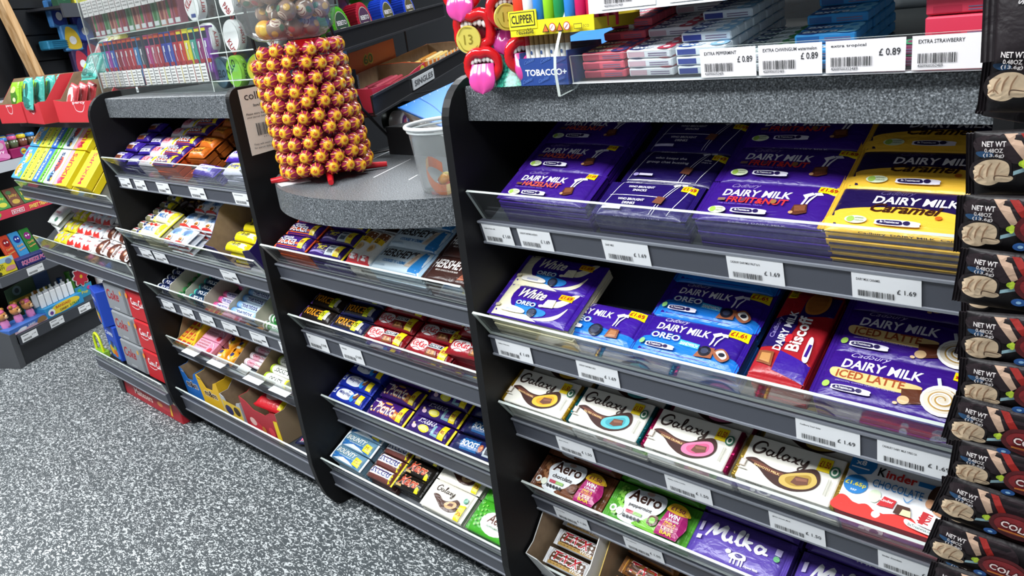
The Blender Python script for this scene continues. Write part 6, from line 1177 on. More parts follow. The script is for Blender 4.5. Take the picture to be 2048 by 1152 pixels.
# red open sweet boxes on the ledge of the end bay
def redbox(i, x, w, lab, bag, bl):
    M_ = Matrix.Translation((x, .885 + .02 * i, 1.0515)) @ Matrix.Rotation(R((6, -4, 3)[i]), 4, 'Z')
    t = carton('open_carton', M_, w, .20, .075, .155, '#c23038', lab, dip=.92, top_in='#b0303a', left='#c23038', right='#c23038',
               front=[('s', [(w * 420, 64), (w * 440, 40), (w * 560, 36), (w * 640, 58)], 3, '#e8c0c4', 1), ('t', 'percy', w * 400, 58, w * 660, 9, '#f0d8da', {'b': .03})])
    return M_
bar('green', 76, 96, 18, '#8fc82a', [('c', [(-28, -30), (-20, 10), (10, 20), (28, -10), (10, -34)], '#4a7a2a'), ('c', [(-20, 10), (-4, 30), (20, 24), (10, 8)], '#d6e68a'), ('e', 6, -18, 12, 8, '#e0e8b0')], 'lime_sweet_bag', fin=6)
bar('teal', 96, 110, 20, '#5cc0b4', [('e', -26, 10, 12, 26, '#3a6a62'), ('e', 20, 12, 16, 24, '#2f6a62'), ('e', -4, 26, 10, 10, '#c8d83a'), ('c', [(-40, -40), (-30, -12), (30, -14), (40, -40), (0, -48)], '#2f7a70'), ('s', [(-40, 40), (0, 46), (40, 38)], 3, '#bfe6e0', 1)], 'teal_sweet_bag', fin=6)
bar('redb', 70, 110, 18, '#c24a50', [('c', [(-24, -40), (-30, 20), (0, 44), (26, 10), (14, -30)], '#e8d4d4'), ('c', [(-10, -20), (-14, 10), (6, 20), (12, -8)], '#c04a4a')], 'red_white_sweet_bag', fin=6)
bar('yelb', 120, 100, 22, '#d9cc4a', [('c', [(-30, -20), (-20, 20), (20, 24), (34, -10), (0, -28)], '#eee6a4'), ('t', 'M', -8, -8, 10, 18, '#b03a3a', {'b': .04})], 'yellow_sweet_bag', fin=6)
bar('whit', 100, 100, 22, '#d9d6d4', [('c', [(-20, -20), (-14, 20), (16, 22), (20, -14)], '#c06a6e'), ('s', [(-34, 30), (0, 36), (34, 28)], 3, '#b9b4b2', 1)], 'white_sweet_bag', fin=6)
STAND = lambda M_, x, y, z, rz=0, lean=-12, tw=0: M_ @ Matrix.Translation((x, y, z)) @ Matrix.Rotation(R(rz), 4, 'Z') @ Matrix.Rotation(R(90 + lean), 4, 'X') @ Matrix.Rotation(R(tw), 4, 'Z')
M_ = redbox(0, -3.43, .215, 'red open sweet box with lime bags, leftmost of the three on the ledge', None, None)
for k in range(4): place(P['green'], STAND(M_, .12, .040 + k * .030, .096, 0, -14), f'lime green sweet bag standing in the leftmost red box, {ORD[k]} from the front', 'sweets')
M_ = redbox(1, -3.19, .225, 'red open sweet box with teal bags, middle of the three on the ledge', None, None)
for k in range(4): place(P['teal'], STAND(M_, .115, .012 + k * .035, .100, 0, -14), f'teal sweet bag standing in the middle red box, {ORD[k]} from the front', 'sweets')
M_ = redbox(2, -2.93, .37, 'wide red open sweet box nearest the vape stand', None, None)
for k in range(3): place(P['redb'], STAND(M_, .085, .035 + k * .028, .066, 0, -18, -14), f'red and white sweet bag standing in the wide red box, {ORD[k]} from the front', 'sweets')
for k in range(3): place(P['teal'], STAND(M_, .15 + .04 * k, .10 + k * .02, .165, 0, -34, 90), f'teal sweet bag piled behind the red and white ones, {ORD[k]}', 'sweets')
place(P['yelb'], STAND(M_, .23, .16, .225, 0, -40, 10), 'yellow sweet bag on top of the pile in the wide red box', 'sweets'); place(P['whit'], STAND(M_, .10, .17, .205, 0, -30, 6), 'white and pink sweet bag at the back of the wide red box', 'sweets')
place(P['whit'], STAND(M_, .31, .14, .185, 0, -30, -10), 'white sweet bag right of the yellow bag in the wide red box', 'sweets')

# ------------------------------------------------------------------ clear vape stand on the left worktop
WZ = 1.1256
t = empty('vape_stand', (-2.2, 1.1, WZ), 0, 'clear acrylic tiered stand of vapes on the left worktop', 'display stand')
def sheet(g, pts):
    """thin clear sheet from a quad"""
    a, b, c, d = [Vector(p) for p in pts]; n = (b - a).cross(d - a).normalized() * .003
    V = [a, b, c, d, a + n, b + n, c + n, d + n]; g.add(V, [(0, 1, 2, 3), (7, 6, 5, 4)], '#ffffff', 0); g.add(V, [(0, 4, 5, 1), (1, 5, 6, 2), (2, 6, 7, 3), (3, 7, 4, 0)], '#c3cbc6', 1)
xl, xr = -2.66, -1.70
for nm, q in (('front_panel', [(xl, .99, WZ + .001), (-1.93, .99, WZ + .001), (-1.93, .99, 1.42), (xl, .99, 1.42)]), ('left_side', [(xl, .99, WZ + .001), (xl, .99, 1.50), (xl, 1.25, 1.50), (xl, 1.25, WZ + .001)]),
              ('right_side', [(xr, .99, WZ + .001), (xr, 1.25, WZ + .001), (xr, 1.25, 1.50), (xr, .99, 1.50)]), ('divider', [(-1.925, .985, WZ + .001), (-1.925, 1.25, WZ + .001), (-1.925, 1.25, 1.5), (-1.925, .985, 1.5)]),
              ('divider', [(-1.82, .985, WZ + .001), (-1.82, 1.25, WZ + .001), (-1.82, 1.25, 1.5), (-1.82, .985, 1.5)]),
              ('tier_shelf', [(xl, .995, 1.15), (xr, .995, 1.15), (xr, 1.25, 1.15), (xl, 1.25, 1.15)]), ('tier_shelf', [(xl, .995, 1.30), (xr, .995, 1.30), (xr, 1.25, 1.30), (xl, 1.25, 1.30)]), ('tier_shelf', [(-1.92, .995, 1.218), (xr, .995, 1.218), (xr, 1.25, 1.218), (-1.92, 1.25, 1.218)]),
              ('back_panel', [(xl, 1.25, WZ + .001), (xr, 1.25, WZ + .001), (xr, 1.25, 1.5), (xl, 1.25, 1.5)]), ('top_shelf', [(xl, .995, 1.46), (xr, .995, 1.46), (xr, 1.25, 1.46), (xl, 1.25, 1.46)])):
    g = G(); sheet(g, q); g.obj(nm, [ACRYL, EDGE], t, Matrix())
VC = ['#3f9aa8', '#9a3a9a', '#3a5aa8', '#8a2a3a', '#a03050', '#a8303c', '#b83a44', '#3a7ab0', '#4a4e58', '#b03a7a', '#b05a6a', '#a8303c', '#2f3f9a', '#3f4fa8', '#b02a3c', '#c8402c', '#e0d02a', '#3f9a8a', '#8a2a6a', '#7a3a9a', '#c8c43a', '#5a9a6a']
nv = 20
for i in range(nv):
    x = -2.645 + i * .0345 + (.012 if i > 8 else 0)
    c = VC[i]; t = empty('vape_pack', (x, 1.012, 1.1535), 0, f'slim {["teal", "violet", "blue", "maroon", "crimson", "red", "light red", "sky blue", "grey", "magenta", "rose", "dark red", "navy", "royal blue", "scarlet", "orange red", "yellow", "sea green", "plum", "purple"][i]} vape pack in the lower tier of the clear stand', 'vape')
    g = G(); g.box(0, .031, 0, .02, 0, .135, c, bev=.001); g.art([('r', 2, 106, 29, 124, '#20243c'), ('r', 3, 124, 28, 131, '#c8552c' if i < 15 else '#e8d83a'), ('s', [(9, 100), (12, 70), (18, 40), (16, 20)], 3, '#e0dce6', 1), ('e', 20, 46, 5, 4, '#e8e6ec'), ('r', 14, 84, 19, 100, '#f0eef2'), ('r', 4, 46, 27, 56, '#a8303c')], lambda u, v, k: (u * .001, -.0003 * k, v * .001)); o = g.obj('pack', CARD); o.parent = t
    g = G(); g.add([(0, -.022, 0), (.031, -.022, 0), (.031, -.022, .045), (0, -.022, .045)], [(0, 1, 2, 3)], '#e6e4e2'); g.add([(0, -.0205, 0), (0, -.0205, .045), (.031, -.0205, .045), (.031, -.0205, 0)], [(0, 1, 2, 3)], '#d8d6d4'); g.art([('r', 5, 36 - q * 8, 26, 39 - q * 8, '#8a8886') for q in range(5)] + [('r', 0, 0, 2, 45, ['#b04a4a', '#d8c43a', '#6a6a70'][i % 3])], lambda u, v, k: (u * .001, -.022 - .0002 * k, v * .001)); o = g.obj('printed_tile', CARD); o.parent = t
for i in range(14):
    x = -2.645 + i * .042; t = empty('vape_pack', (x, 1.012, 1.3035), 0, f'slim pack in the upper tier of the clear vape stand, {(ORD + ["tenth", "eleventh", "twelfth", "thirteenth", "fourteenth"])[i]} from the left', 'vape')
    g = G(); g.box(0, .036, 0, .02, 0, .11, ['#a85a6a', '#8a4a5a', '#6a8a6a', '#b07a6a'][i % 4], bev=.001); g.art([('e', 18, 40, 9, 26, ['#4a7a4a', '#8a3a34', '#3a6a3a', '#7a3a3a'][i % 4]), ('r', 4, 4, 32, 16, '#c9cbcc')], lambda u, v, k: (u * .001, -.0003 * k, v * .001)); o = g.obj('pack', CARD); o.parent = t
    g = G(); g.add([(0, -.022, .06), (.038, -.022, .06), (.038, -.022, .105), (0, -.022, .105)], [(0, 1, 2, 3)], '#e2e0de'); g.add([(0, -.0205, .06), (0, -.0205, .105), (.038, -.0205, .105), (.038, -.0205, .06)], [(0, 1, 2, 3)], '#d0cecc'); g.art([('r', 6, 96 - q * 9, 32, 99 - q * 9, '#8a8886') for q in range(4)], lambda u, v, k: (u * .001, -.022 - .0002 * k, v * .001)); o = g.obj('printed_tile', CARD); o.parent = t
def tin(x, y, z, face, side, word, wc, lab, r=.040, rz=-62, word2=None, tilt=0):
    t = empty('snus_tin', (0, 0, 0), 0, lab, 'tin'); MX = Matrix.Rotation(PI / 2, 4, 'X')
    g = G(); g.lathe([(r * .93, -.011), (r, -.009), (r, .007), (r * .96, .010)], side, 28, MX); g.obj('tin_body', PLAS, t)
    def fn(u, v, k):
        return (u * .001, -.0112 - .0003 * k, v * .001)
    g = G(); R_ = r * 1000; g.art([('e', 0, 0, R_ * .92, R_ * .92, face), ('t', word, -R_ * .62, -R_ * .3, R_ * .62, R_ * .5, wc, {'b': .05, 'sh': .15, 'rot': tilt})] + ([('r', -R_ * .3, -R_ * .72, R_ * .3, -R_ * .5, '#3a4a8a')] if word2 else []), fn); g.obj('lid_print', PLAS, t)
    def fs(u, v, k):
        a = u / R_; return ((r + .0004 + .0002 * k) * math.cos(a), (v) * .001, (r + .0004 + .0002 * k) * math.sin(a))
    g = G(); g.art([('t', word, -R_ * .5, -5, R_ * .5, 9, wc, {'b': .04})], fs); g.obj('side_print', PLAS, t)
    t.matrix_world = Matrix.Translation((x, y, z)) @ Matrix.Rotation(R(rz), 4, 'Z')
    return t
tin(-1.985, 1.02, 1.340, '#e8e6e6', '#dcdada', 'KILLA', '#a8202c', 'white tin with red letters, upper tier, left one', word2=1, tilt=35, rz=0)
tin(-1.880, 1.06, 1.340, '#eae8e8', '#dcdada', 'PABLO', '#9a2028', 'white tin with dark red letters, upper tier, right one', tilt=-50, rz=0)
tin(-1.975, 1.03, 1.2555, '#e8e6e6', '#dcdada', 'KILLA', '#a8202c', 'white tin with red letters, middle tier, left one', word2=1, tilt=35, rz=0)
tin(-1.878, 1.05, 1.2555, '#eae8e8', '#dcdada', 'KUSH', '#9a2028', 'white tin with dark red letters, middle tier, right one', tilt=-60, rz=0)
tin(-1.740, 1.08, 1.2555, '#c9c9c6', '#cfcfcc', 'MINT', '#8a2a34', 'pale tin at the right of the middle tier of the clear stand', tilt=-50, rz=0)
tin(-1.935, 1.03, 1.170, '#4a6474', '#3c4c58', 'VELO', '#1c2a34', 'slate blue tin at the bottom of the clear stand', rz=0)
tin(-1.865, 1.03, 1.170, '#7ab83a', '#8ac03a', 'VELO', '#1c3a20', 'green and yellow tin at the bottom of the clear stand', rz=0, tilt=35)
tin(-1.775, 1.05, 1.170, '#b8b83a', '#7fb83a', 'LIME FLAME', '#1f3a1c', 'lime green tin edge at the bottom right of the clear stand', rz=40)
g = G(); g.art([('r', 0, 0, 14, 16, '#e4e6e6'), ('r', 3, 3, 11, 9, '#77797c')], lambda u, v, k: (-2.40 + u * .001, .9885 - .0003 * k, 1.134 + v * .001)); o = g.obj('security_sticker', MATT); tag(o, 'tiny white sticker on the front of the clear vape stand', 'label')

# collect sign on the panel
g = G(); X_ = PX[1] + PT
g.prism([(.905, .987), (1.03, .994), (1.03, 1.142), (.905, 1.137)], X_ + .0004, X_ + .0018, '#c9bfb4')
g.art([('t', 'collect+', 8, 122, 92, 17, '#3c3634', {'b': .01}), ('t', 'Store ID Barcode', 26, 106, 72, 6, '#3c3634', {'b': .03}), ('t', 'Please store this sticker somewhere', 4, 88, 108, 5, '#4c4644'), ('t', 'your parcel delivery driver can scan', 4, 80, 108, 5, '#4c4644'), ('bar', 22, 40, 84, 68), ('t', '5 0 1 2 7 8 4', 36, 34, 70, 3, '#4c4644'),
       ('t', 'They will need to scan this barcode', 6, 18, 108, 5, '#4c4644'), ('t', 'for parcel deliveries and collections', 6, 10, 108, 5, '#4c4644')], lambda u, v, k: (X_ + .0019 + .0003 * k, .908 + u * .001, .990 + v * .001))
o = g.obj('barcode_card', MATT); tag(o, 'cream card with a parcel notice and barcode, on the black panel', 'sign')

# ------------------------------------------------------------------ lollipop tower
TX, TY, TZ = -1.478, .985, .9315
tw = empty('lollipop_tower', (TX, TY, TZ), 0, 'red spiked stand carrying rings of lollipops on the curved worktop', 'display stand')
g = G(); g.lathe([(.030, .012), (.028, .03), (.024, .04), (.024, .290), (.030, .298)], '#b3141e', 16); o = g.obj('column', PLAS); o.parent = tw
for a in (0, 1.57, 3.14, 4.71):
    g = G(); g.tube([(0.02 * math.cos(a - .6), .02 * math.sin(a - .6), .014), (.13 * math.cos(a - .6), .13 * math.sin(a - .6), .008)], .007, '#c01622', 8, rad=[.010, .006]); o = g.obj('foot', PLAS); o.parent = tw
g = G(); g.box(-.10, .02, -.115, -.05, 0, .0015, '#dcdcdc', M=Matrix.Rotation(R(-20), 4, 'Z')); o = g.obj('base_card', MATT); o.parent = tw
for k in range(10):
    g = G(); z = .030 + k * .0275; g.lathe([(.024, z - .004), (.040, z - .003), (.040, z + .003), (.024, z + .004)], '#b3141e', 20); o = g.obj('socket_ring', PLAS); o.parent = tw
root = D.objects.new('lollipop', None); C.objects.link(root)
g = G(); g.ball((0, -.090, 0), .0158, '#a82c4e', 14, 10)
def petal(g, ang0):
    pass
rr = random.Random(5); NP_ = 18; L_ = []
for k in range(NP_): a = 2 * PI * k / NP_; L_.append((12.5 * (1 + .14 * math.cos(9 * a)) * math.cos(a), 12.5 * (1 + .14 * math.cos(9 * a)) * math.sin(a)))
def onball(u, v, k):
    r_ = 15.9 + .18 * k; d = math.hypot(u, v); a = d / 15.8; s_ = math.sin(a) / (d + 1e-6)
    return (u * s_ * r_ * .001, (-90 - math.cos(a) * r_) * .001, v * s_ * r_ * .001)
g.art([('p', L_, '#d98e1c'), ('e', 0, 0, 9, 9, '#ecb92a'), ('s', [(-4, 1), (0, 4), (4, 0)], 1.6, '#c0422a', 1), ('s', [(-3, -3), (0, -1), (3, -4)], 1.6, '#c0422a', 1), ('e', 0, 1, 2, 1.4, '#d0582a')] + [('s', [(12 * math.cos(a_), 12 * math.sin(a_)), (22 * math.cos(a_ + .2), 22 * math.sin(a_ + .2))], 2.6, '#d8903a', 1) for a_ in [q * .7 for q in range(9)]], onball, grid=3)
g.obj('wrapped_head', FILM, root)
g = G(); g.tube([(0, -.078, 0), (0, -.036, 0)], .0019, '#ece9ea', 6); g.obj('stick', PLAS, root)
g = G(); g.lathe([(.0085, 0), (.0030, .008), (.0045, .016)], '#c88a9c', 10, Matrix.Translation((0, -.0765, 0)) @ Matrix.Rotation(-PI / 2, 4, 'X')); g.obj('twist', FILM, root)
reg(root); P['lolly'] = root
NTH = ['first', 'second', 'third', 'fourth', 'fifth', 'sixth', 'seventh', 'eighth', 'ninth', 'tenth']
RW = ['lowest', 'second lowest', 'third lowest', 'fourth', 'fifth', 'sixth', 'seventh', 'third highest', 'second highest', 'highest']
for k in range(10):
    z = TZ + .030 + k * .0275; off = (k % 2) * .5
    for j in range(17):
        a = 2 * PI * (j + off) / 17 + random.uniform(-.03, .03)
        if k == 9 and j in (12, 13, 14, 15, 16): continue
        if k == 8 and j in (13, 14, 15): continue
        lean = -(z - TZ) * .14
        M_ = Matrix.Translation((TX + lean + .0, TY, z + random.uniform(-.002, .002))) @ Matrix.Rotation(a, 4, 'Z') @ Matrix.Rotation(R(random.uniform(-3, 3)), 4, 'X') @ Matrix.Rotation(random.uniform(0, 6.28), 4, 'Y')
        rel = (math.degrees(a) - 90 + 33.7 + 180) % 360 - 180; seen_ = abs(rel) < 88
        nth = sum(1 for q in range(17) if -88 < ((2 * PI * (q + off) / 17 * 57.29578 - 90 + 33.7 + 180) % 360 - 180) < rel - 4)
        place(root, M_, f'pink and yellow lollipop, {NTH[min(nth, 9)]} from the left in the {RW[k]} ring' if seen_ else f'pink and yellow lollipop at the back of the {RW[k]} ring', 'lollipop', f'lollipops in the {RW[k]} ring')
# jar of ball sweets on top
JX, JY, JZ = TX - .050, TY + .0, TZ + .300
t = empty('sweet_jar', (JX, JY, JZ), 0, 'clear plastic jar of printed ball sweets on the lollipop tower', 'sweet jar')
def rsq(g, prof, col, mat, cap=False):
    P_ = []; n = len(prof); seg = 40
    for r_, z in prof:
        for k in range(seg):
            a = 2 * PI * k / seg; q = (abs(math.cos(a)) ** 3 + abs(math.sin(a)) ** 3) ** (-1 / 3); P_.append((r_ * q * math.cos(a), r_ * q * math.sin(a), z))
    g.add(P_, [(i * seg + k, i * seg + (k + 1) % seg, (i + 1) * seg + (k + 1) % seg, (i + 1) * seg + k) for i in range(n - 1) for k in range(seg)], col, mat, True)
g = G(); rsq(g, [(.001, .002), (.05, .0), (.066, .004), (.086, .022), (.094, .05), (.096, .10), (.096, .24), (.08, .26)], '#ffffff', 0); o = g.obj('jar_wall', ACRYLT); o.parent = t
g = G(); rsq(g, [(.084, .262), (.088, .264), (.088, .29), (.08, .294), (.001, .294)], '#d8281e', 0); o = g.obj('lid', PLAS); o.parent = t
bm_ = D.objects.new('ball_sweet', None); C.objects.link(bm_)
g = G(); g.ball((0, 0, 0), .0205, '#8a7060', 16, 12)
def onb(u, v, k):
    r_ = 20.6 + .15 * k; d = math.hypot(u, v); a = d / 20.5; s_ = math.sin(a) / (d + 1e-6); return (u * s_ * r_ * .001, -math.cos(a) * r_ * .001, v * s_ * r_ * .001)
g.art([('e', 0, 0, 12, 12, '#c9b8a4'), ('s', [(-7, 6), (0, 9), (7, 5)], 2, '#7a3a34', 1), ('s', [(-8, -2), (0, 1), (8, -4)], 2, '#7a3a34', 1), ('e', 3, -8, 4, 3, '#c9a02a'), ('e', -16, 8, 6, 8, '#3f6a4a'), ('e', 18, -6, 6, 8, '#a8443c'), ('r', -20, -14, -6, -11, '#dcd8d0'), ('e', 0, 26, 9, 7, '#c8a04a')], onb, grid=4)
g.obj('wrapped_ball', FILM, bm_); reg(bm_)
by = D.objects.new('ball_sweet', None); C.objects.link(by)
g = G(); g.ball((0, 0, 0), .0205, '#dfa32a', 16, 12); g.art([('e', 0, 0, 14, 9, '#e9c43a'), ('e', 4, 12, 4, 3, '#2a2420')], onb, grid=4); g.obj('wrapped_ball', FILM, by); reg(by)
kk_ = 0
for lay in range(5):
    z = .024 + lay * .034; off = (lay % 2) * .021; lim = .060 if lay == 0 else .072
    for ix in range(-2, 3):
        for iy in range(-2, 3):
            x, y = ix * .0425 + off - .01, iy * .0425 + off - .01
            if (abs(x) ** 3 + abs(y) ** 3) ** (1 / 3) > lim: continue
            kk_ += 1
            M_ = Matrix.Translation((JX + x, JY + y, JZ + z)) @ Matrix.Rotation(random.uniform(-1.2, 1.4), 4, 'Z') @ Matrix.Rotation(random.uniform(-.8, .8), 4, 'X') @ Matrix.Rotation(random.uniform(0, 6), 4, 'Y')
            yy = kk_ % 11 == 3
            place(by if yy else bm_, M_, ('yellow' if yy else 'brown and cream printed') + ' ball sweet in the clear jar', 'sweets', ('yellow' if yy else 'printed') + ' ball sweets in the jar')

# ------------------------------------------------------------------ wire rack behind
ea = R(121.605); RO = Vector((-1.60, 1.27, .9315)); E_ = Vector((math.cos(ea), math.sin(ea), 0)); N_ = Vector((math.sin(ea), -math.cos(ea), 0))
RM = Matrix(((E_.x, -N_.x, 0, RO.x), (E_.y, -N_.y, 0, RO.y), (0, 0, 1, RO.z), (0, 0, 0, 1))) @ Matrix.Rotation(R(-3.2), 4, 'Y')
t = empty('wire_rack', RO, 0, 'black wire counter rack of sweets behind the lollipop tower', 'display rack')
L3 = .95
for x in (-.17, L3):
    g = G(); g.tube([(x + .17, -.02, .003), (x, -.005, .14), (x - .06, .02, .40)], .004, '#0f0f11', 8); g.tube([(x + .17, -.02, .003), (x, .22, .003), (x - .06, .20, .44)], .004, '#0f0f11', 8); g.obj('side_frame', STEEL, t, RM)
for z, hh, y0 in ((.110, .050, -.02), (.262, .050, .06), (.395, .04, .12)):
    g = G(); g.box(-.13, L3, y0, y0 + .004, z, z + hh, '#141417'); g.box(-.13, L3, y0 - .004, y0, z + hh - .004, z + hh + .002, '#2a2b2f'); g.box(-.13, L3, y0 - .004, y0, z, z + .005, '#2a2b2f'); g.box(-.13, L3, y0, y0 + .15, z, z + .004, '#141417'); g.obj('rack_tier', STEEL, t, RM)
g = G(); g.box(.19, .41, -.0245, -.0215, .12, .150, '#c8ccd0'); g.art([('t', 'SINGLES', 204, 128, 396, 16, '#5a5c60', {'b': .02})], lambda u, v, k: (u * .001, -.025 - .0003 * k, v * .001)); g.obj('tier_label', MATT, t, RM)
def tape(i, c, c2, x, word='BEBETO'):
    t = empty('gum_tape', (0, 0, 0), 0, f'{c} round chewing gum tape with a ribbed edge on the upper rack tier', 'sweets')
    MX = Matrix.Rotation(PI / 2, 4, 'X'); cc = {'lime green': '#4fae1e', 'crimson': '#b01c34', 'royal blue': '#1f46c8', 'navy blue': '#1a3cb4'}[c]
    g = G()
    P_ = []; seg = 72
    for r_, z in ((.052, -.028), (.060, -.026), (.060, .026), (.052, .028)):
        for k in range(seg): a = 2 * PI * k / seg; q = r_ * (1 + (.035 if k % 2 else -.0)); P_.append((q * math.cos(a), q * math.sin(a), z))
    g.add([MX @ Vector(p) for p in P_], [(i_ * seg + k, i_ * seg + (k + 1) % seg, (i_ + 1) * seg + (k + 1) % seg, (i_ + 1) * seg + k) for i_ in range(3) for k in range(seg)] + [tuple(range(seg - 1, -1, -1)), tuple(range(3 * seg, 4 * seg))], cc)
    g.obj('ribbed_case', PLAS, t)
    g = G(); g.art([('e', 0, 0, 46, 46, '#b9b4a0'), ('e', 0, 0, 43, 43, c2), ('t', word, -34, 2, 34, 15, '#e6e2e4', {'b': .05, 'ol': '#3a2a2a', 'og': .08}), ('r', -22, -12, 20, -6, '#c9c4b4'), ('e', 16, -24, 9, 8, '#4a7ab0')], lambda u, v, k: (u * .001, -.0285 - .0003 * k, v * .001)); g.obj('label', CARD, t)
    t.matrix_world = RM @ Matrix.Translation((x, .105, .314)) @ Matrix.Rotation(R(-4), 4, 'Z') @ Matrix.Rotation(R(-8), 4, 'X') @ Matrix.Scale(.78, 4)
for i, (c, c2, x) in enumerate((('lime green', '#2a4a34', .03), ('crimson', '#4a2a4c', .20), ('royal blue', '#4c4a20', .40), ('navy blue', '#50482c', .62))): tape(i, c, c2, x)
for i in range(3):
    o = empty('gum_tape', (0, 0, 0), 0, f'{["dark green", "wine red", "lime"][i]} gum tape on the second row of the upper rack tier', 'sweets'); g = G(); g.lathe([(.052, -.02), (.06, -.018), (.06, .018), (.052, .02)], ['#1f5a1c', '#7a1c30', '#4a9a2c'][i], 36, Matrix.Rotation(PI / 2, 4, 'X')); q = g.obj('ribbed_case', PLAS); q.parent = o; o.matrix_world = RM @ Matrix.Translation((.02 + i * .20, .17, .327))
carton('open_carton', RM @ Matrix.Translation((-.10, -.012, .115)) , .47, .15, .058, .064, '#c22a48', 'crimson open tray of sweets on the lower rack tier', dip=.8, top_in='#8a6a5a', left='#c22a48', right='#c22a48', front=[('e', 440, 30, 30, 24, '#d8cf3a'), ('t', 'only', 420, 24, 460, 12, '#2a2a1a', {'b': .04}), ('e', 40, 28, 14, 14, '#e8e6e0'), ('t', 'V', 34, 22, 46, 12, '#3a5a3a', {'b': .04}), ('c', [(160, 10), (200, 40), (300, 30), (330, 12)], '#d85a5a')])
carton('open_carton', RM @ Matrix.Translation((.385, -.012, .115)), .55, .15, .058, .064, '#d9772a', 'orange striped open tray of sweets on the lower rack tier', dip=.8, top_in='#b08a5a', left='#d9772a', right='#d9772a', front=[('p', [(10 + i * 46, 2), (26 + i * 46, 2), (36 + i * 46, 56), (20 + i * 46, 56)], '#e8d8b8') for i in range(11)] + [('e', 180, 28, 60, 26, '#e8d8b8'), ('e', 180, 28, 48, 20, '#d9772a'), ('t', 'swirls', 150, 18, 214, 16, '#7a3a20', {'b': .04}), ('e', 430, 30, 16, 16, '#e8e6e0'), ('t', 'V', 422, 22, 438, 14, '#3a5a3a', {'b': .04})])
gb = G(); gb.box(.20, .60, .150, .153, .16, .235, '#c9652c'); gb.art([('t', '60', 300, 190, 380, 26, '#3a5a20', {'b': .03, 'ol': '#c8c03a', 'og': .15})], lambda u, v, k: (u * .001, .1495 - .0003 * k, v * .001)); o = gb.obj('box_header', CARD, None, RM); tag(o, 'orange card header printed 60 behind the striped tray', 'sign')
for i in range(9):
    g = G(); g.box(0, .20, 0, .012, 0, .012, ['#a83a4a', '#8a2a3c', '#b04a5a'][i % 3], bev=.003); o = g.obj('sweet_stick', FILM, None, RM @ Matrix.Translation((-.09 + (i % 2) * .21, .002 + (i // 2) * .026, .122 + .018)) @ Matrix.Rotation(R(random.uniform(-5, 5)), 4, 'Z')); tag(o, 'wine red wrapped sweet stick in the crimson tray', 'sweets', 'red sweet sticks')
for i in range(9):
    g = G(); g.box(0, .22, 0, .014, 0, .014, ['#d8b86a', '#c98a3a', '#e0c890'][i % 3], bev=.003); o = g.obj('sweet_stick', FILM, None, RM @ Matrix.Translation((.40 + (i % 2) * .25, .002 + (i // 2) * .026, .122 + .02)) @ Matrix.Rotation(R(random.uniform(-5, 5)), 4, 'Z')); tag(o, 'gold wrapped sweet stick in the orange tray', 'sweets', 'gold sweet sticks')
for i in range(4):      # gum tubs lying under the rack
    t = empty('gum_tub', (0, 0, 0), 0, ['white and purple gum tub nearest the notebooks', 'dark green gum tub under the rack, first', 'dark green gum tub under the rack, second', 'dark green gum tub under the rack, third'][i], 'sweets'); g = G(); g.lathe([(.03, -.02), (.035, -.018), (.035, .018), (.03, .02)], '#e6e4e6' if i == 0 else '#20281f', 28, Matrix.Rotation(PI / 2, 4, 'X')); o = g.obj('tub', PLAS); o.parent = t
    g = G(); g.art([('e', 0, 0, 27, 27, '#5a2a6a' if i == 0 else '#2c3a28'), ('e', -8, 6, 9, 8, '#c04a6a' if i == 0 else '#3a5a30'), ('e', 8, 10, 8, 7, '#3a4aa0' if i == 0 else '#3a5a30'), ('e', -2, -10, 9, 7, '#c86a3a' if i == 0 else '#33492c'), ('t', 'gum', 2, -8, 24, 12, '#e6e4e6' if i == 0 else '#6a7a60', {'b': .04, 'rot': 70})], lambda u, v, k: (u * .001, -.0205 - .0003 * k, v * .001)); o = g.obj('label', CARD); o.parent = t
    t.matrix_world = RM @ Matrix.Translation((.16 - (0 if i == 0 else .0) + i * .055, .02 + (0 if i == 0 else .04), .037 + .001)) @ Matrix.Rotation(R(-12), 4, 'Z')

# notebooks and blue folders, leaning on a dark box
FA = Vector((-1.528, 1.25, 1.043)); FB = Vector((-1.605, 1.42, 1.080)); FC = Vector((-1.196, 1.08, 1.032))
fu = (FC - FA).normalized(); fn_ = fu.cross(FB - FA).normalized(); fv = fn_.cross(fu)
FM = Matrix(((fu.x, fv.x, fn_.x, FA.x), (fu.y, fv.y, fn_.y, FA.y), (fu.z, fv.z, fn_.z, FA.z), (0, 0, 0, 1)))
t = empty('spiral_notebooks', (FA.x, FA.y, .9315), 0, 'pile of white spiral notebooks under the blue folder', 'notebook')
g = G()
for k in range(4): g.box(.015 + k * .004, .40, .004 + k * .002, .20, -.012 - k * .0085, -.0045 - k * .0085, ['#dededc', '#c8c8c6', '#e4e4e2', '#d2d2d0'][k], M=FM)
o = g.obj('paper_block', MATT, t, Matrix())
for i in range(8):
    g = G(); g.tube([FM @ Vector((.016 + .010 * math.cos(a), .02 + i * .022, -.018 + .018 * math.sin(a))) for a in [q * PI / 4 for q in range(8)]], .0012, '#c8c8ca', 5, closed=True); g.obj('wire_loop', PLAS, t, Matrix())
g = G(); g.box(0, .42, 0, .185, -.003, -.0005, '#2a86e0'); o = g.obj('blue_folder', PLAS, None, FM); tag(o, 'bright blue plastic folder lying on the notebooks', 'folder')
g = G(); g.art([('s', [(0, 60), (180, 48), (400, 20)], 2, '#1f6cc0', 1), ('r', 0, 0, 420, 3, '#1c5ca8')], lambda u, v, k: (u * .001, v * .001, .0004 + .0002 * k)); q = g.obj('folder_edge', PLAS); q.parent = o
g = G(); g.box(-1.55, -1.15, 1.22, 1.45, .9315, 1.0, '#141518'); o = g.obj('dark_box', STEEL); tag(o, 'low dark box under the notebooks beside the wire rack', 'box')
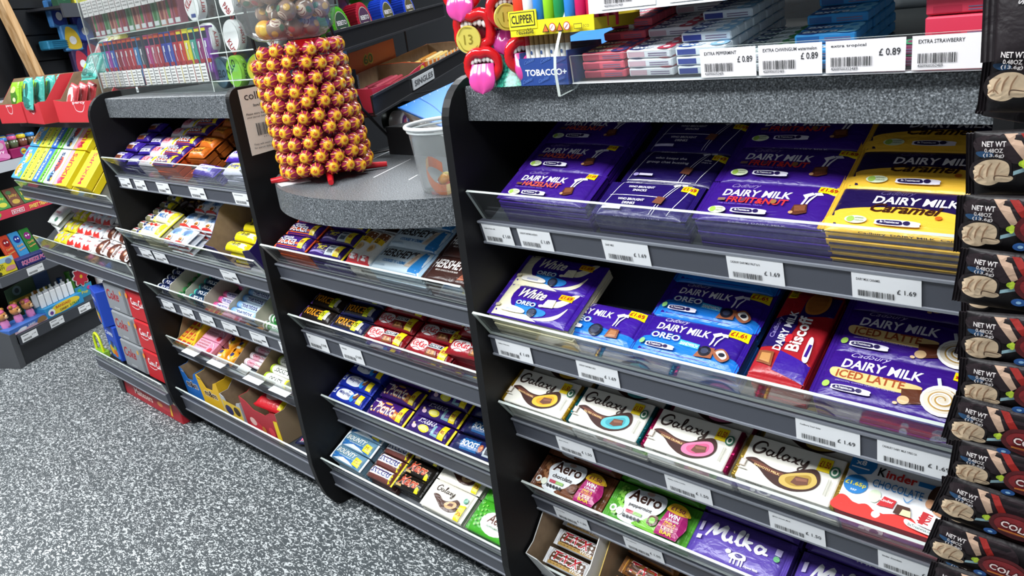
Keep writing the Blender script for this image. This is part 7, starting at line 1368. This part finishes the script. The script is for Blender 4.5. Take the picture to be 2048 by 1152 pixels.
g = G(); g.box(0, .5, .19, .42, -.003, 0, '#4a4a4c'); o = g.obj('grey_folder', PLAS, None, FM); tag(o, 'dark grey folder behind the blue folder', 'folder')
g = G(); g.box(.10, .6, .425, .62, -.003, 0, '#2a86e0'); o = g.obj('blue_folder', PLAS, None, FM); tag(o, 'second blue folder farther back by the black panel', 'folder')
# clear tub with sweets
BX_, BY_ = -1.057, .985
t = empty('sweet_tub', (BX_, BY_, .9315), 0, 'clear round tub with a rim, half hidden by the black panel', 'tub')
g = G(); g.lathe([(.001, .002), (.066, .001), (.070, .006), (.082, .118), (.084, .122), (.081, .121), (.067, .008), (.001, .004)], '#ffffff', 40, cap=False); o = g.obj('tub_wall', ACRYLT); o.parent = t
g = G(); g.tube([(.086 * math.cos(a), .086 * math.sin(a), .124) for a in [q * PI / 20 for q in range(40)]], .0038, '#dfe3e3', 8, closed=True); g.tube([(.083 * math.cos(a), .083 * math.sin(a), .116) for a in [q * PI / 20 for q in range(40)]], .0022, '#d2d8d8', 8, closed=True); o = g.obj('rim', PLAS); o.parent = t
g = G(); g.art([('p', [(-30, 60), (30, 60), (30, 112), (-30, 112)], '#2434b0'), ('t', 'TUB', -20, 84, 18, 12, '#e6e8f4', {'b': .03}), ('r', -20, 70, 14, 73, '#c8cce8')], lambda u, v, k: (-(.0795 - .0003 * k) * math.sin(u / 80 - .5) , (.0795 - .0003 * k) * math.cos(u / 80 - .5), v * .001), grid=8); o = g.obj('blue_label', CARD); o.parent = t
cs = ['#c8502c', '#e0a030', '#b03a2c', '#d8c86a', '#a83a4a', '#d87a3a']
for i in range(14):
    a = i * 2.4; r_ = .012 + .042 * ((i % 5) / 4)
    g = G(); g.lathe([(.003, 0), (.010, .003), (.011, .012), (.004, .017)], cs[i % 6], 10); o = g.obj('wrapped_sweet', FILM, None, Matrix.Translation((BX_ + r_ * math.cos(a), BY_ + r_ * math.sin(a), .938 + .017 * (i // 7))) @ Matrix.Rotation(a, 4, 'X') @ Matrix.Rotation(a * 2, 4, 'Z')); tag(o, f'{["orange", "amber", "red", "cream", "wine", "pale orange"][i % 6]} wrapped sweet inside the clear round tub', 'sweets', f'{["orange", "amber", "red", "cream", "wine", "pale orange"][i % 6]} sweets in the tub')
g = G(); P_ = [(BX_ + .058 * math.cos(a) * 1, BY_ + .058 * math.sin(a), .952 + .022 * math.sin(2.2 * a)) for a in [2.9 + q * .22 for q in range(14)]]
V = P_ + [(p[0] * .985 + BX_ * .015, p[1] * .985 + BY_ * .015, p[2] + .020) for p in P_]; g.add(V, [(i, i + 1, 15 + i, 14 + i) for i in range(13)], '#e8c88a'); g.add(V, [(14 + i, 15 + i, i + 1, i) for i in range(13)], '#d8743a'); o = g.obj('paper_band', CARD); tag(o, 'wavy cream and orange paper band inside the clear tub', 'paper')

# ------------------------------------------------------------------ right worktop: mouth display
MX0, MY0 = -.840, .980
t = empty('mouth_display', (MX0, MY0, WZ), 0, 'glittery teal cone display covered in red mouths with pink tongues', 'display stand')
GLIT, n_g, l_g, b_g = newmat('teal_glitter'); tc = n_g.new('ShaderNodeTexCoord'); no = n_g.new('ShaderNodeTexNoise'); no.inputs['Scale'].default_value = 260; l_g.new(tc.outputs['Object'], no.inputs['Vector'])
sx = n_g.new('ShaderNodeSeparateXYZ'); l_g.new(tc.outputs['Object'], sx.inputs[0]); mr = n_g.new('ShaderNodeMapRange'); mr.inputs['From Min'].default_value = .09; mr.inputs['From Max'].default_value = .15; l_g.new(sx.outputs['Z'], mr.inputs['Value'])
r1 = n_g.new('ShaderNodeValToRGB'); r1.color_ramp.elements[0].color = (*lin('#0f5f52'), 1); r1.color_ramp.elements[1].color = (*lin('#3fb89a'), 1); r1.color_ramp.elements[0].position = .42; r1.color_ramp.elements[1].position = .66; l_g.new(no.outputs['Fac'], r1.inputs[0])
r2 = n_g.new('ShaderNodeValToRGB'); r2.color_ramp.elements[0].color = (*lin('#8a2a4a'), 1); r2.color_ramp.elements[1].color = (*lin('#d8783a'), 1); r2.color_ramp.elements[0].position = .4; r2.color_ramp.elements[1].position = .65; l_g.new(no.outputs['Fac'], r2.inputs[0])
mx = n_g.new('ShaderNodeMix'); mx.data_type = 'RGBA'; l_g.new(mr.outputs[0], mx.inputs['Factor']); l_g.new(r1.outputs[0], mx.inputs['A']); l_g.new(r2.outputs[0], mx.inputs['B']); l_g.new(mx.outputs['Result'], b_g.inputs['Base Color']); b_g.inputs['Roughness'].default_value = .3
g = G(); g.lathe([(.082, 0), (.080, .003), (.066, .03), (.055, .06), (.050, .10), (.052, .15), (.05, .22), (.03, .26)], '#2a8a7a', 32); o = g.obj('cone', GLIT); o.parent = t
def mouth(px, py, pz, az, s, coin=False, tongue='#d9489a', tilt=0, sq=False):
    """lips, teeth and tongue facing the direction az (degrees)"""
    M_ = Matrix.Translation((px, py, pz)) @ Matrix.Rotation(R(az), 4, 'Z') @ Matrix.Rotation(R(tilt), 4, 'X') @ Matrix.Scale(s, 4)
    g = G(); pts = []
    for k in range(28):
        a = 2 * PI * k / 28; x = .026 * math.cos(a); z = .022 * math.sin(a)
        if sq: q = (abs(math.cos(a)) ** 4 + abs(math.sin(a)) ** 4) ** (-.25); x *= q * .93; z *= q * .95
        if math.sin(a) > .5: z -= .0035 * max(0, 1 - abs(math.cos(a)) * 3)
        pts.append((x, -.006 + .004 * abs(math.cos(a)), z))
    g.tube(pts, .006, '#c8141c', 10, closed=True, rad=[.0068 + .0018 * abs(math.sin(2 * PI * k / 28)) for k in range(28)]); o = g.obj('lips', GLOSS); o.parent = t; o.matrix_world = M_
    g = G(); g.ball((0, .006, 0), .024, '#5a0a18', 14, 10, sc=(1, .35, .85)); o = g.obj('mouth_inside', PLAS); o.parent = t; o.matrix_world = M_
    for i in range(6):
        g = G(); x = -.0165 + i * .0066; g.ball((x, -.004 - .002 * (1 - abs(x) / .02), .0105 - .004 * (abs(x) / .018) ** 2), .0042, '#f0ece6', 8, 6, sc=(.9, .7, 1.35)); o = g.obj('tooth', GLOSS); o.parent = t; o.matrix_world = M_
    if coin:
        g = G(); g.lathe([(.018, -.0015), (.019, 0), (.018, .0015)], '#cdbf58', 28, Matrix.Translation((-.006, -.013, -.012)) @ Matrix.Rotation(PI / 2, 4, 'X')); g.art([('t', '13', -12, -18, 1, 13, '#8a7c24', {'b': .0}), ('s', [(-20, -12), (-14, -24), (-2, -27), (8, -20)], 1, '#8a7c24', 1), ('s', [(-20, -6), (-12, 4), (2, 3)], 1, '#8a7c24', 1)], lambda u, v, k: (u * .001, -.0150 - .0002 * k, v * .001)); o = g.obj('coin', GLOSS); o.parent = t; o.matrix_world = M_
    else:
        P_ = []; n_ = 12
        for i in range(n_ + 1):
            f = i / n_; zz = .003 - f * .045; yy = -.004 - .012 * math.sin(f * 2.2); w_ = .0215 * math.sqrt(max(0.0, 1 - max(0, (f - .5) / .5) ** 2)) if f > .5 else .018 + .007 * f
            for j in range(11):
                u = -1 + j * .2; P_.append((u * w_, yy - .006 * math.sqrt(max(0, 1 - u * u * .96)) + .0022 * math.exp(-(u * 5) ** 2), zz))
        V = P_ + [(p[0], -.002 - .010 * math.sin(i // 11 / n_ * 2.2), p[2]) for i, p in enumerate(P_)]; m_ = 11; N = len(P_)
        g = G(); F = [(i * m_ + j, (i + 1) * m_ + j, (i + 1) * m_ + j + 1, i * m_ + j + 1) for i in range(n_) for j in range(m_ - 1)]
        g.add(V, F, tongue, 0, True); g.add(V, [tuple(q + N for q in reversed(f)) for f in F], tongue, 0, True); g.add(V, [(i * m_, i * m_ + N, (i + 1) * m_ + N, (i + 1) * m_) for i in range(n_)] + [((i + 1) * m_ + 10, (i + 1) * m_ + 10 + N, i * m_ + 10 + N, i * m_ + 10) for i in range(n_)], tongue, 0, True)
        o = g.obj('tongue', GLOSS); o.parent = t; o.matrix_world = M_
GLOSS = colmat('wet_gloss_plastic', .16, coat=.3)
t.location = (0, 0, 0)
for ch in [c for c in D.objects if c.parent == t]: ch.location = (MX0, MY0, WZ)
mouth(-.868, .895, 1.160, 24, 1.0)
mouth(-.883, .900, 1.214, 22, 1.12, coin=True, sq=True)
mouth(-.846, .928, 1.207, 32, .84, tongue='#b83a8a')
mouth(-.807, .925, 1.171, 62, 1.05)
mouth(-.901, .900, 1.272, 20, 1.05)
mouth(-.830, .920, 1.240, 60, 1.05, coin=True)

# lighters and tobacco cones
t = empty('tobacco_box', (-.800, .902, WZ + .0003), 0, 'dark blue open box printed TOBACCO holding rolled cones', 'box')
g = G(); g.box(0, .092, 0, .002, 0, .040, '#1c3f86'); g.box(0, .002, .002, .09, 0, .048, '#1c3f86'); g.box(.090, .092, .002, .09, 0, .048, '#1c3f86'); g.box(.002, .090, .088, .09, 0, .055, '#18387c'); g.box(0.002, .09, .002, .088, 0, .002, '#18387c')
g.art([('t', 'TOBACCO+', 11, 14, 90, 9.5, '#f2f4f8', {'b': .03})] + [('t', 'Cookies', x, y, x + 20, 6, '#4a6cb0', {'sh': .3, 'up': .3}) for x, y in ((10, 30), (42, 31), (70, 30), (4, 2), (36, 3), (66, 3))], lambda u, v, k: (u * .001, -.0003 * k, v * .001)); o = g.obj('box_wall', CARD); o.parent = t
for i in range(9):
    tt = empty('rolled_cone', (-.793 + i * .0096, .918, WZ + .003), 0, 'white tipped brown rolled cone in the blue tobacco box' if i else 'white tipped red rolled cone at the left of the tobacco box', 'cone', 'brown cones in the tobacco box' if i else None)
    g = G(); g.lathe([(.0036, 0), (.0040, .055)], '#e9e7e2', 10); g.art([('e', 0, 44, 2.2, 3, '#2a4a7a')] if i % 2 else [], lambda u, v, k: (u * .001, -.0042 - .0002 * k, v * .001)); o = g.obj('tip', MATT); o.parent = tt
    g = G(); g.lathe([(.0040, .055), (.0044, .078)], '#9a7a4a' if i else '#b02c3c', 10); o = g.obj('wrap', MATT); o.parent = tt
t = empty('lighter_tray', (-.803, .893, 1.198), R(2), 'yellow card lighter tray standing above the tobacco box', 'tray')
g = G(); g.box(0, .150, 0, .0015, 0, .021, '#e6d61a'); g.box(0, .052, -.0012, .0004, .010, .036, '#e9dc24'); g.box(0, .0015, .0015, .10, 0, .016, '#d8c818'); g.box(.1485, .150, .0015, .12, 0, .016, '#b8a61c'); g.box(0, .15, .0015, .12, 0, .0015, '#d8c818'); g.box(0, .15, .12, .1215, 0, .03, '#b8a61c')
g.art([('r', 3, 14, 49, 34, '#1f1f14'), ('r', 4.2, 15.2, 47.8, 32.8, '#e9dc24'), ('t', 'CLIPPER', 6, 18, 46, 12, '#1f1f14', {'b': .02}), ('t', 'reusable', 14, 3, 46, 8, '#1f1f14'), ('p', [(62, 3), (75, 3), (68.5, 15)], '#1f1f14'), ('p', [(64, 4), (73, 4), (68.5, 13)], '#d8662a'), ('e', 81, 9, 6, 6, '#c03a2c'), ('e', 81, 9, 4.8, 4.8, '#e8e6e0'),
       ('p', [(88, 3), (101, 3), (94.5, 15)], '#1f1f14'), ('p', [(90, 4), (99, 4), (94.5, 13)], '#d8662a'), ('e', 107, 9, 6, 6, '#c03a2c'), ('e', 107, 9, 4.8, 4.8, '#e8e6e0'), ('s', [(78, 6), (81, 9), (84, 12)], 1, '#c03a2c', 1), ('s', [(104, 6), (107, 9), (110, 12)], 1, '#c03a2c', 1), ('r', 120, 4, 134, 11, '#6a6214'), ('r', 121, 5, 133, 10, '#e6d61a'), ('t', 'ECO', 136, 5, 146, 4, '#6a6214')], lambda u, v, k: (u * .001, -.0014 - .0003 * k, v * .001))
o = g.obj('tray_card', CARD); o.parent = t
g = G(); g.box(.140, .148, .105, .113, -.072, -.0005, '#c3cbc6'); o = g.obj('support_leg', PLAS); o.parent = t
LC = [('#d83a1e', 'orange red'), ('#d9dcdc', 'white'), ('#2a7ac8', 'blue'), ('#8ac81e', 'lime'), ('#1f8a4a', 'green'), ('#2f7fd0', 'bright blue'), ('#c8185a', 'magenta'), ('#c01c44', 'crimson')]
for i, (c, nm) in enumerate(LC):
    for j in range(3):
        tt = empty('lighter', (-.792 + i * .0185, .905 + j * .024 + i * .0006, 1.2), 0, f'{nm} round lighter, {["front", "middle", "back"][j]} row of the yellow tray', 'lighter')
        g = G(); g.lathe([(.007, 0), (.0085, .001), (.0088, .060), (.0075, .062)], c, 14); o = g.obj('lighter_body', PLAS); o.parent = tt
        g = G(); g.lathe([(.0076, .062), (.0076, .074), (.004, .078)], '#b9bcc0', 12); o = g.obj('metal_cap', FOIL); o.parent = tt

# ------------------------------------------------------------------ chewing gum stand
t = empty('gum_stand', (-.45, 1.0, WZ), 0, 'clear acrylic two tier stand of chewing gum on the right worktop', 'display stand')
XL, XR = -.706, -.170
g = G(); P_ = [(.880, 1.112), (.875, 1.150), (.877, 1.168), (.914, 1.239), (.94, 1.30), (1.22, 1.30), (1.22, WZ + .001), (.93, WZ + .001), (.918, 1.118)]
V = [(XL - .006, *p) for p in P_] + [(XL - .001, *p) for p in P_]; n_ = len(P_); g.add(V, [tuple(range(n_)), tuple(range(2 * n_ - 1, n_ - 1, -1))], '#ffffff', 0); g.add(V, [(i, n_ + i, n_ + (i + 1) % n_, (i + 1) % n_) for i in range(n_)], '#c3cbc6', 1); g.obj('left_side', [ACRYL, EDGE], t, Matrix())
for nm, q in (('front_strip', [(XL, .912, 1.1275), (XR, .912, 1.1275), (XR, .908, 1.1655), (XL, .908, 1.1655)]), ('back_sheet', [(XL, 1.22, WZ + .002), (XR, 1.22, WZ + .002), (XR, 1.22, 1.30), (XL, 1.22, 1.30)])):
    g = G(); sheet(g, q); g.obj(nm, [ACRYL, EDGE], t, Matrix())
g = G(); g.box(XL, XR, .908, .925, 1.1257, 1.1274, '#d8dadb', 0); g.add([(XL, .925, 1.128), (XR, .925, 1.128), (XR, 1.21, 1.178), (XL, 1.21, 1.178)], [(0, 1, 2, 3)], '#26272a', 0); g.obj('lower_tray', PLAS, t, Matrix())
g = G(); g.box(-.662, XR, .905, 1.20, 1.2185, 1.2215, '#dfe2e4', 0); g.box(-.662, XR, .900, .904, 1.2185, 1.262, '#dfe2e4', 0); g.obj('upper_tray', PLAS, t, Matrix())
GT = math.atan2(.05, .285)
def gm(x, s, h, rz=0): return Matrix.Translation((x, .930 + s * math.cos(GT) - h * math.sin(GT), 1.1290 + s * math.sin(GT) + h * math.cos(GT))) @ Matrix.Rotation(GT, 4, 'X') @ Matrix.Rotation(rz, 4, 'Z')
def gum(key, base, disc, wc, acc, side, word='extra', h=11.5, w=72, d=20, sub=None):
    P[key] = sleeved(key, w, d, h, base, [('c', [(-34, -2), (-30, 8), (-12, 9), (-6, 0), (-12, -9), (-30, -8)], disc), ('t', word, -30, -5, 12, 11, wc, {'b': .05, 'sh': .15, 'ol': disc if sub is None else sub, 'og': .08}), ('c', [(14, -8), (18, 9), (34, 9), (34, -9)], acc), ('e', 25, 0, 5, 5, base)], 'chewing_gum_pack', None,
                     [('r', -33, 2, -6, 9, side), ('r', 0, 3, 30, 4.2, '#7a6a8a'), ('r', 0, 6, 30, 7.2, '#7a6a8a')])
gum('gpk', '#d8566a', '#3a2a6a', '#f6f0f4', '#4a4a8a', '#a83a50'); gum('gwr', '#d9dce2', '#28306c', '#f4f8fa', '#b83a50', '#c8a8b4', sub='#3a6a9a'); gum('gwb', '#dfe8ef', '#28408a', '#f4f8fb', '#8ab8d8', '#24388c', sub='#5a9ac8')
gum('gpm', '#d2d8dc', '#26386c', '#f2f6f6', '#4a9a5a', '#8ab08a', sub='#3a7a6a'); gum('gbl', '#2a8ac8', '#1c3a80', '#eef6fa', '#7fc4e0', '#1c5a98'); gum('gtr', '#8a2a5a', '#3a2a6a', '#f6eef4', '#3f9a6a', '#6a1c40'); gum('gst', '#d83a56', '#7a2a6a', '#f8eef2', '#e8c83a', '#c02a48', h=24, w=80, d=30)
def gcol(key, x, lay, rows, lab, h=.0125, d=.0205, s0=.012, jit=.02):
    for r in range(rows):
        L_ = lay[r] if isinstance(lay, (list, tuple)) else lay
        for k in range(L_):
            top_ = k == L_ - 1
            place(P[key], gm(x + random.uniform(-.001, .001), s0 + r * d, .0004 + k * h, random.uniform(-jit, jit)), f'{lab}, {ORD[min(r, 8)]} row' + (', top' if top_ else f', {ORD[L_ - 1 - k]} down in its stack'), 'chewing gum', f'{lab}s')
gcol('gpk', -.664, [3, 3, 3, 4, 5, 5, 5, 5], 8, 'pink and navy chewing gum pack'); gcol('gwr', -.587, [3, 3, 3, 4, 4, 4, 4, 5], 8, 'silver, navy and red chewing gum pack', jit=.05); gcol('gwb', -.510, [3, 4, 4, 4, 5, 5, 5, 5, 6], 9, 'pale blue and navy chewing gum pack')
gcol('gpm', -.434, [2, 2, 2, 2, 2, 2], 6, 'silver and green chewing gum pack', jit=.04); gcol('gbl', -.359, [2, 3, 3, 4, 4, 5, 5, 5], 8, 'bright blue chewing gum pack'); gcol('gtr', -.284, [2, 1, 1], 3, 'purple and green tropical chewing gum pack', jit=.04)
for k in range(3): place(P['gst'], gm(-.206, .020 + k * .002, .0004 + k * .0255, 0), f'big red strawberry chewing gum pack, {["lowest", "middle", "topmost"][k]} of three', 'chewing gum')
def gt(x, wd, nm, pr, lab, z0=1.1285, z1=1.1635, ya=.9065, yb=.9035, tilt=0):
    w_ = wd * 1000; h = 35
    def fn(u, v, k): f = v / h; return (x + u * .001, ya + (yb - ya) * f - .0004 - .0003 * k, z0 + (z1 - z0) * f + u * tilt * .001)
    g = G(); g.art([('r', 0, 0, w_, h, '#e6e2e4'), ('t', nm, 6, 27, 6 + min(w_ - 12, len(nm) * 2.7), 4, '#3a3b3e', {'b': .01}), ('t', pr, w_ * .68, 17, w_ * .94, 7.5, '#2c2d30', {'b': .01}), ('bar', 6, 7, w_ * .6, 17), ('t', '4009900352489', 6, 3, w_ * .42, 3, '#55575a')], fn)
    o = g.obj('price_ticket', MATT); tag(o, lab, 'price label')
gt(-.497, .074, 'EXTRA PEPPERMINT', '£ 0.89', 'white ticket printed PEPPERMINT on the gum stand'); gt(-.420, .076, 'EXTRA CHWINGUM watermelon', '£ 0.89', 'white ticket printed watermelon on the gum stand')
gt(-.340, .084, 'extra tropical', '£ 0.89', 'white ticket printed tropical on the gum stand'); gt(-.250, .072, 'EXTRA STRAWBERRY', '', 'white ticket printed STRAWBERRY on the gum stand', tilt=.0)
gt(-.640, .085, '', '', 'white ticket with a barcode on the upper gum tier, left one', 1.2225, 1.258, .8995, .8995); gt(-.535, .09, '', '', 'white ticket with a barcode on the upper gum tier, right one', 1.2225, 1.258, .8995, .8995)
g = G(); g.box(-.62, 0, 1.30, 1.34, WZ + .001, 1.5, '#15161a'); o = g.obj('till_screen_back', STEEL); tag(o, 'dark back panel behind the gum stand', 'panel')
g = G(); g.box(-.40, -.20, 1.24, 1.28, 1.150, 1.22, '#5a5c60', bev=.004); g.box(-.34, -.24, 1.26, 1.285, 1.1266, 1.150, '#3a3c40'); o = g.obj('card_reader', PLAS); tag(o, 'grey card machine behind the gum stand', 'card machine')

# ------------------------------------------------------------------ hanging cola packets
BC = Vector((-.108, .661, .987)); VD = Vector((-.161, .987, 0)).normalized(); EE = Vector((VD.y, -VD.x, 0))
skin, ol = '#cdb596', '#1a1214'
FIST = [('c', [(-56, -17), (-58, -8), (-54, 2), (-46, 8), (-34, 9), (-26, 4), (-25, -6), (-22, -9), (-24, -15), (-34, -17), (-40, -21), (-50, -21)], ol), ('c', [(-54, -16), (-56, -8), (-52, 0), (-45, 6), (-35, 7), (-28, 3), (-27, -6), (-30, -11), (-40, -19), (-49, -19)], skin),
        ('c', [(-38, -13), (-36, -9), (-26, -9), (-24, -12), (-28, -15), (-36, -15)], skin), ('s', [(-50, -12), (-49, -4), (-46, 2)], 1.1, '#8a6a50', 1), ('s', [(-44, -10), (-43, -2), (-40, 4)], 1.1, '#8a6a50', 1), ('s', [(-38, -9), (-37, -2), (-34, 5)], 1.1, '#8a6a50', 1), ('s', [(-38, -13), (-37, -8), (-26, -9)], 1.0, '#5a4434', 1), ('s', [(-54, -14), (-50, -9), (-46, -12)], 1.0, '#8a6a50', 1),
        ('p', [(-24, -2), (-10, 4), (-10, -2), (-24, -8)], ol), ('p', [(-24, -3), (-10, 3), (-10, -1), (-24, -7)], '#8fb0b8')]
ART = [('c', [(-54, 14), (-50, 26), (-20, 28), (10, 27), (20, 10), (0, -2), (-30, 4)], '#241a1e'), ('p', [(-32, 28), (-22, 28), (-12, 8), (-16, 4)], '#b89a84'), ('p', [(-20, 28), (-13, 28), (-2, 14), (-6, 8)], '#8a2420'), ('e', -46, 11, 7, 3, '#1d3f60')] + FIST + \
      [('t', 'NET WT', -48, 20, -30, 4.6, '#c8c2c0', {'b': .02}), ('t', '0.48OZ', -46, 15, -32, 3.8, '#b8b2b0', {'b': .02}), ('t', '(13.6g)', -47, 10.5, -31, 3.8, '#b8b2b0', {'b': .02}), ('e', -16, 5, 4.5, 3.4, '#9ab82a'), ('e', -16, 5, 2.2, 4.5, '#b4cc3a'),
       ('e', -8, -13, 6, 4.5, '#2a5a9c'), ('e', -8, -13, 2.2, 1.8, '#9ac8ec'), ('c', [(-14, 4), (-8, 18), (14, 20), (32, 10), (34, -4), (16, -12), (-4, -8)], '#4c1216'), ('c', [(-10, 6), (-4, 15), (14, 16), (28, 8), (28, 0), (14, -6), (-2, -4)], '#7a1e22'), ('t', 'COLA', -4, 3, 24, 8.5, '#e8d0cc', {'b': .05, 'up': -.15, 'ol': '#3a0c10', 'og': .1}), ('r', -4, -3, 20, -.8, '#c0702a')]
CW = colmat('matt_black_foil_film', .5, spec=.35, bump=.6, scale=55, dist=.003)
def shrink(sp, k=.85, cu=-42, dv=2):
    out = []; f = lambda p: (cu + (p[0] - cu) * k, p[1] * k + dv)
    for it in sp:
        if it[0] == 'e': x, y = f(it[1:3]); out.append(('e', x, y, it[3] * k, it[4] * k) + it[5:])
        elif it[0] == 'r': x, y = f(it[1:3]); x2, y2 = f(it[3:5]); out.append(('r', x, y, x2, y2) + it[5:])
        elif it[0] == 't': x, y = f(it[2:4]); x2, _ = f((it[4], 0)); out.append(('t', it[1], x, y, x2, it[5] * k) + it[6:])
        else: out.append((it[0], [f(p) for p in it[1]]) + it[2:])
    return out
P['cola'] = wrapper('cola', 116, 54, 12, '#120d10', shrink(ART), 'cola_sweet_packet', None, fin=5, pu=5, pv=2.6, mat=CW, finc=('#140e12', '#140e12'), grid=7)
zs = [1.141, 1.081, 1.030, .984, .935, .892, .850, .812, .768, .722, .678, .634]
fx = [-.0105, -.0150, -.0185, -.0147, -.009, -.006, -.012, -.006, -.014, -.018, -.016, -.018]
for i, (z, f) in enumerate(zip(zs, fx)):
    c_ = BC + EE * (f + .042) + VD * (.012 - .0) ; c_.z = z + .006
    Rm = Matrix(((EE.x, 0, -VD.x, 0), (EE.y, 0, -VD.y, 0), (0, 1, 0, 0), (0, 0, 0, 1)))
    M_ = Matrix.Translation(c_) @ Rm @ Matrix.Rotation(R(16), 4, 'X') @ Matrix.Rotation(R([-2, 3, 0, -4, 2, 0, -8, -3, -12, -10, -6, -8][i]), 4, 'Z')
    place(P['cola'], M_, f'black cola sweet packet with a cartoon fist, {["topmost", "second", "third", "fourth", "fifth", "sixth", "seventh", "eighth", "ninth", "tenth", "eleventh", "lowest"][i]} down the hanging strip', 'sweets')
P['colat'] = wrapper('colat', 128, 110, 13, '#191216', [('c', [(-30, 10), (-10, 44), (20, 50), (50, 40), (30, 20)], '#8a1418'), ('c', [(-16, -50), (-20, 0), (-10, 24), (0, 26), (8, -10), (4, -50)], '#b89a80'), ('c', [(-14, -50), (-17, 0), (-8, 20), (-2, 20), (3, -10), (0, -50)], '#d9c0a0'), ('t', 'sour pop', -38, -18, -8, 5, '#a8a4a4', {'rot': 80})], 'cola_sweet_packet', None, fin=8, mat=CW, grid=9, finc=('#171115', '#171115'))
c_ = BC + EE * .034 + VD * .012; c_.z = 1.215
place(P['colat'], Matrix.Translation(c_) @ Rm @ Matrix.Rotation(R(-12), 4, 'X') @ Matrix.Rotation(R(3), 4, 'Z'), 'larger black and red sweet packet at the very top of the hanging strip', 'sweets')
for k in range(12):
    c_ = BC + EE * (.038 + fx[k] * .5) + VD * .046; c_.z = zs[k] - .012
    place(P['cola'], Matrix.Translation(c_) @ Rm @ Matrix.Rotation(R(-8), 4, 'X') @ Matrix.Rotation(R(random.uniform(-14, 14)), 4, 'Z'), f'black sweet packet hidden behind the front ones, {["topmost", "second", "third", "fourth", "fifth", "sixth", "seventh", "eighth", "ninth", "tenth", "eleventh", "lowest"][k]} down', 'sweets')
g = G(); g.box(-.012, .012, -.001, .001, -.45, .60, '#d0d2d4'); g.tube([(0, 0, .6), (0, .02, .64), (0, .04, 1.80)], .0015, '#b9bcc0', 6)
c_ = BC + EE * .075 + VD * .03; c_.z = .987; o = g.obj('clip_strip', PLAS); o.location = c_; o.rotation_euler = (0, 0, math.atan2(EE.y, EE.x)); tag(o, 'hanging plastic clip strip carrying the cola packets', 'clip strip')
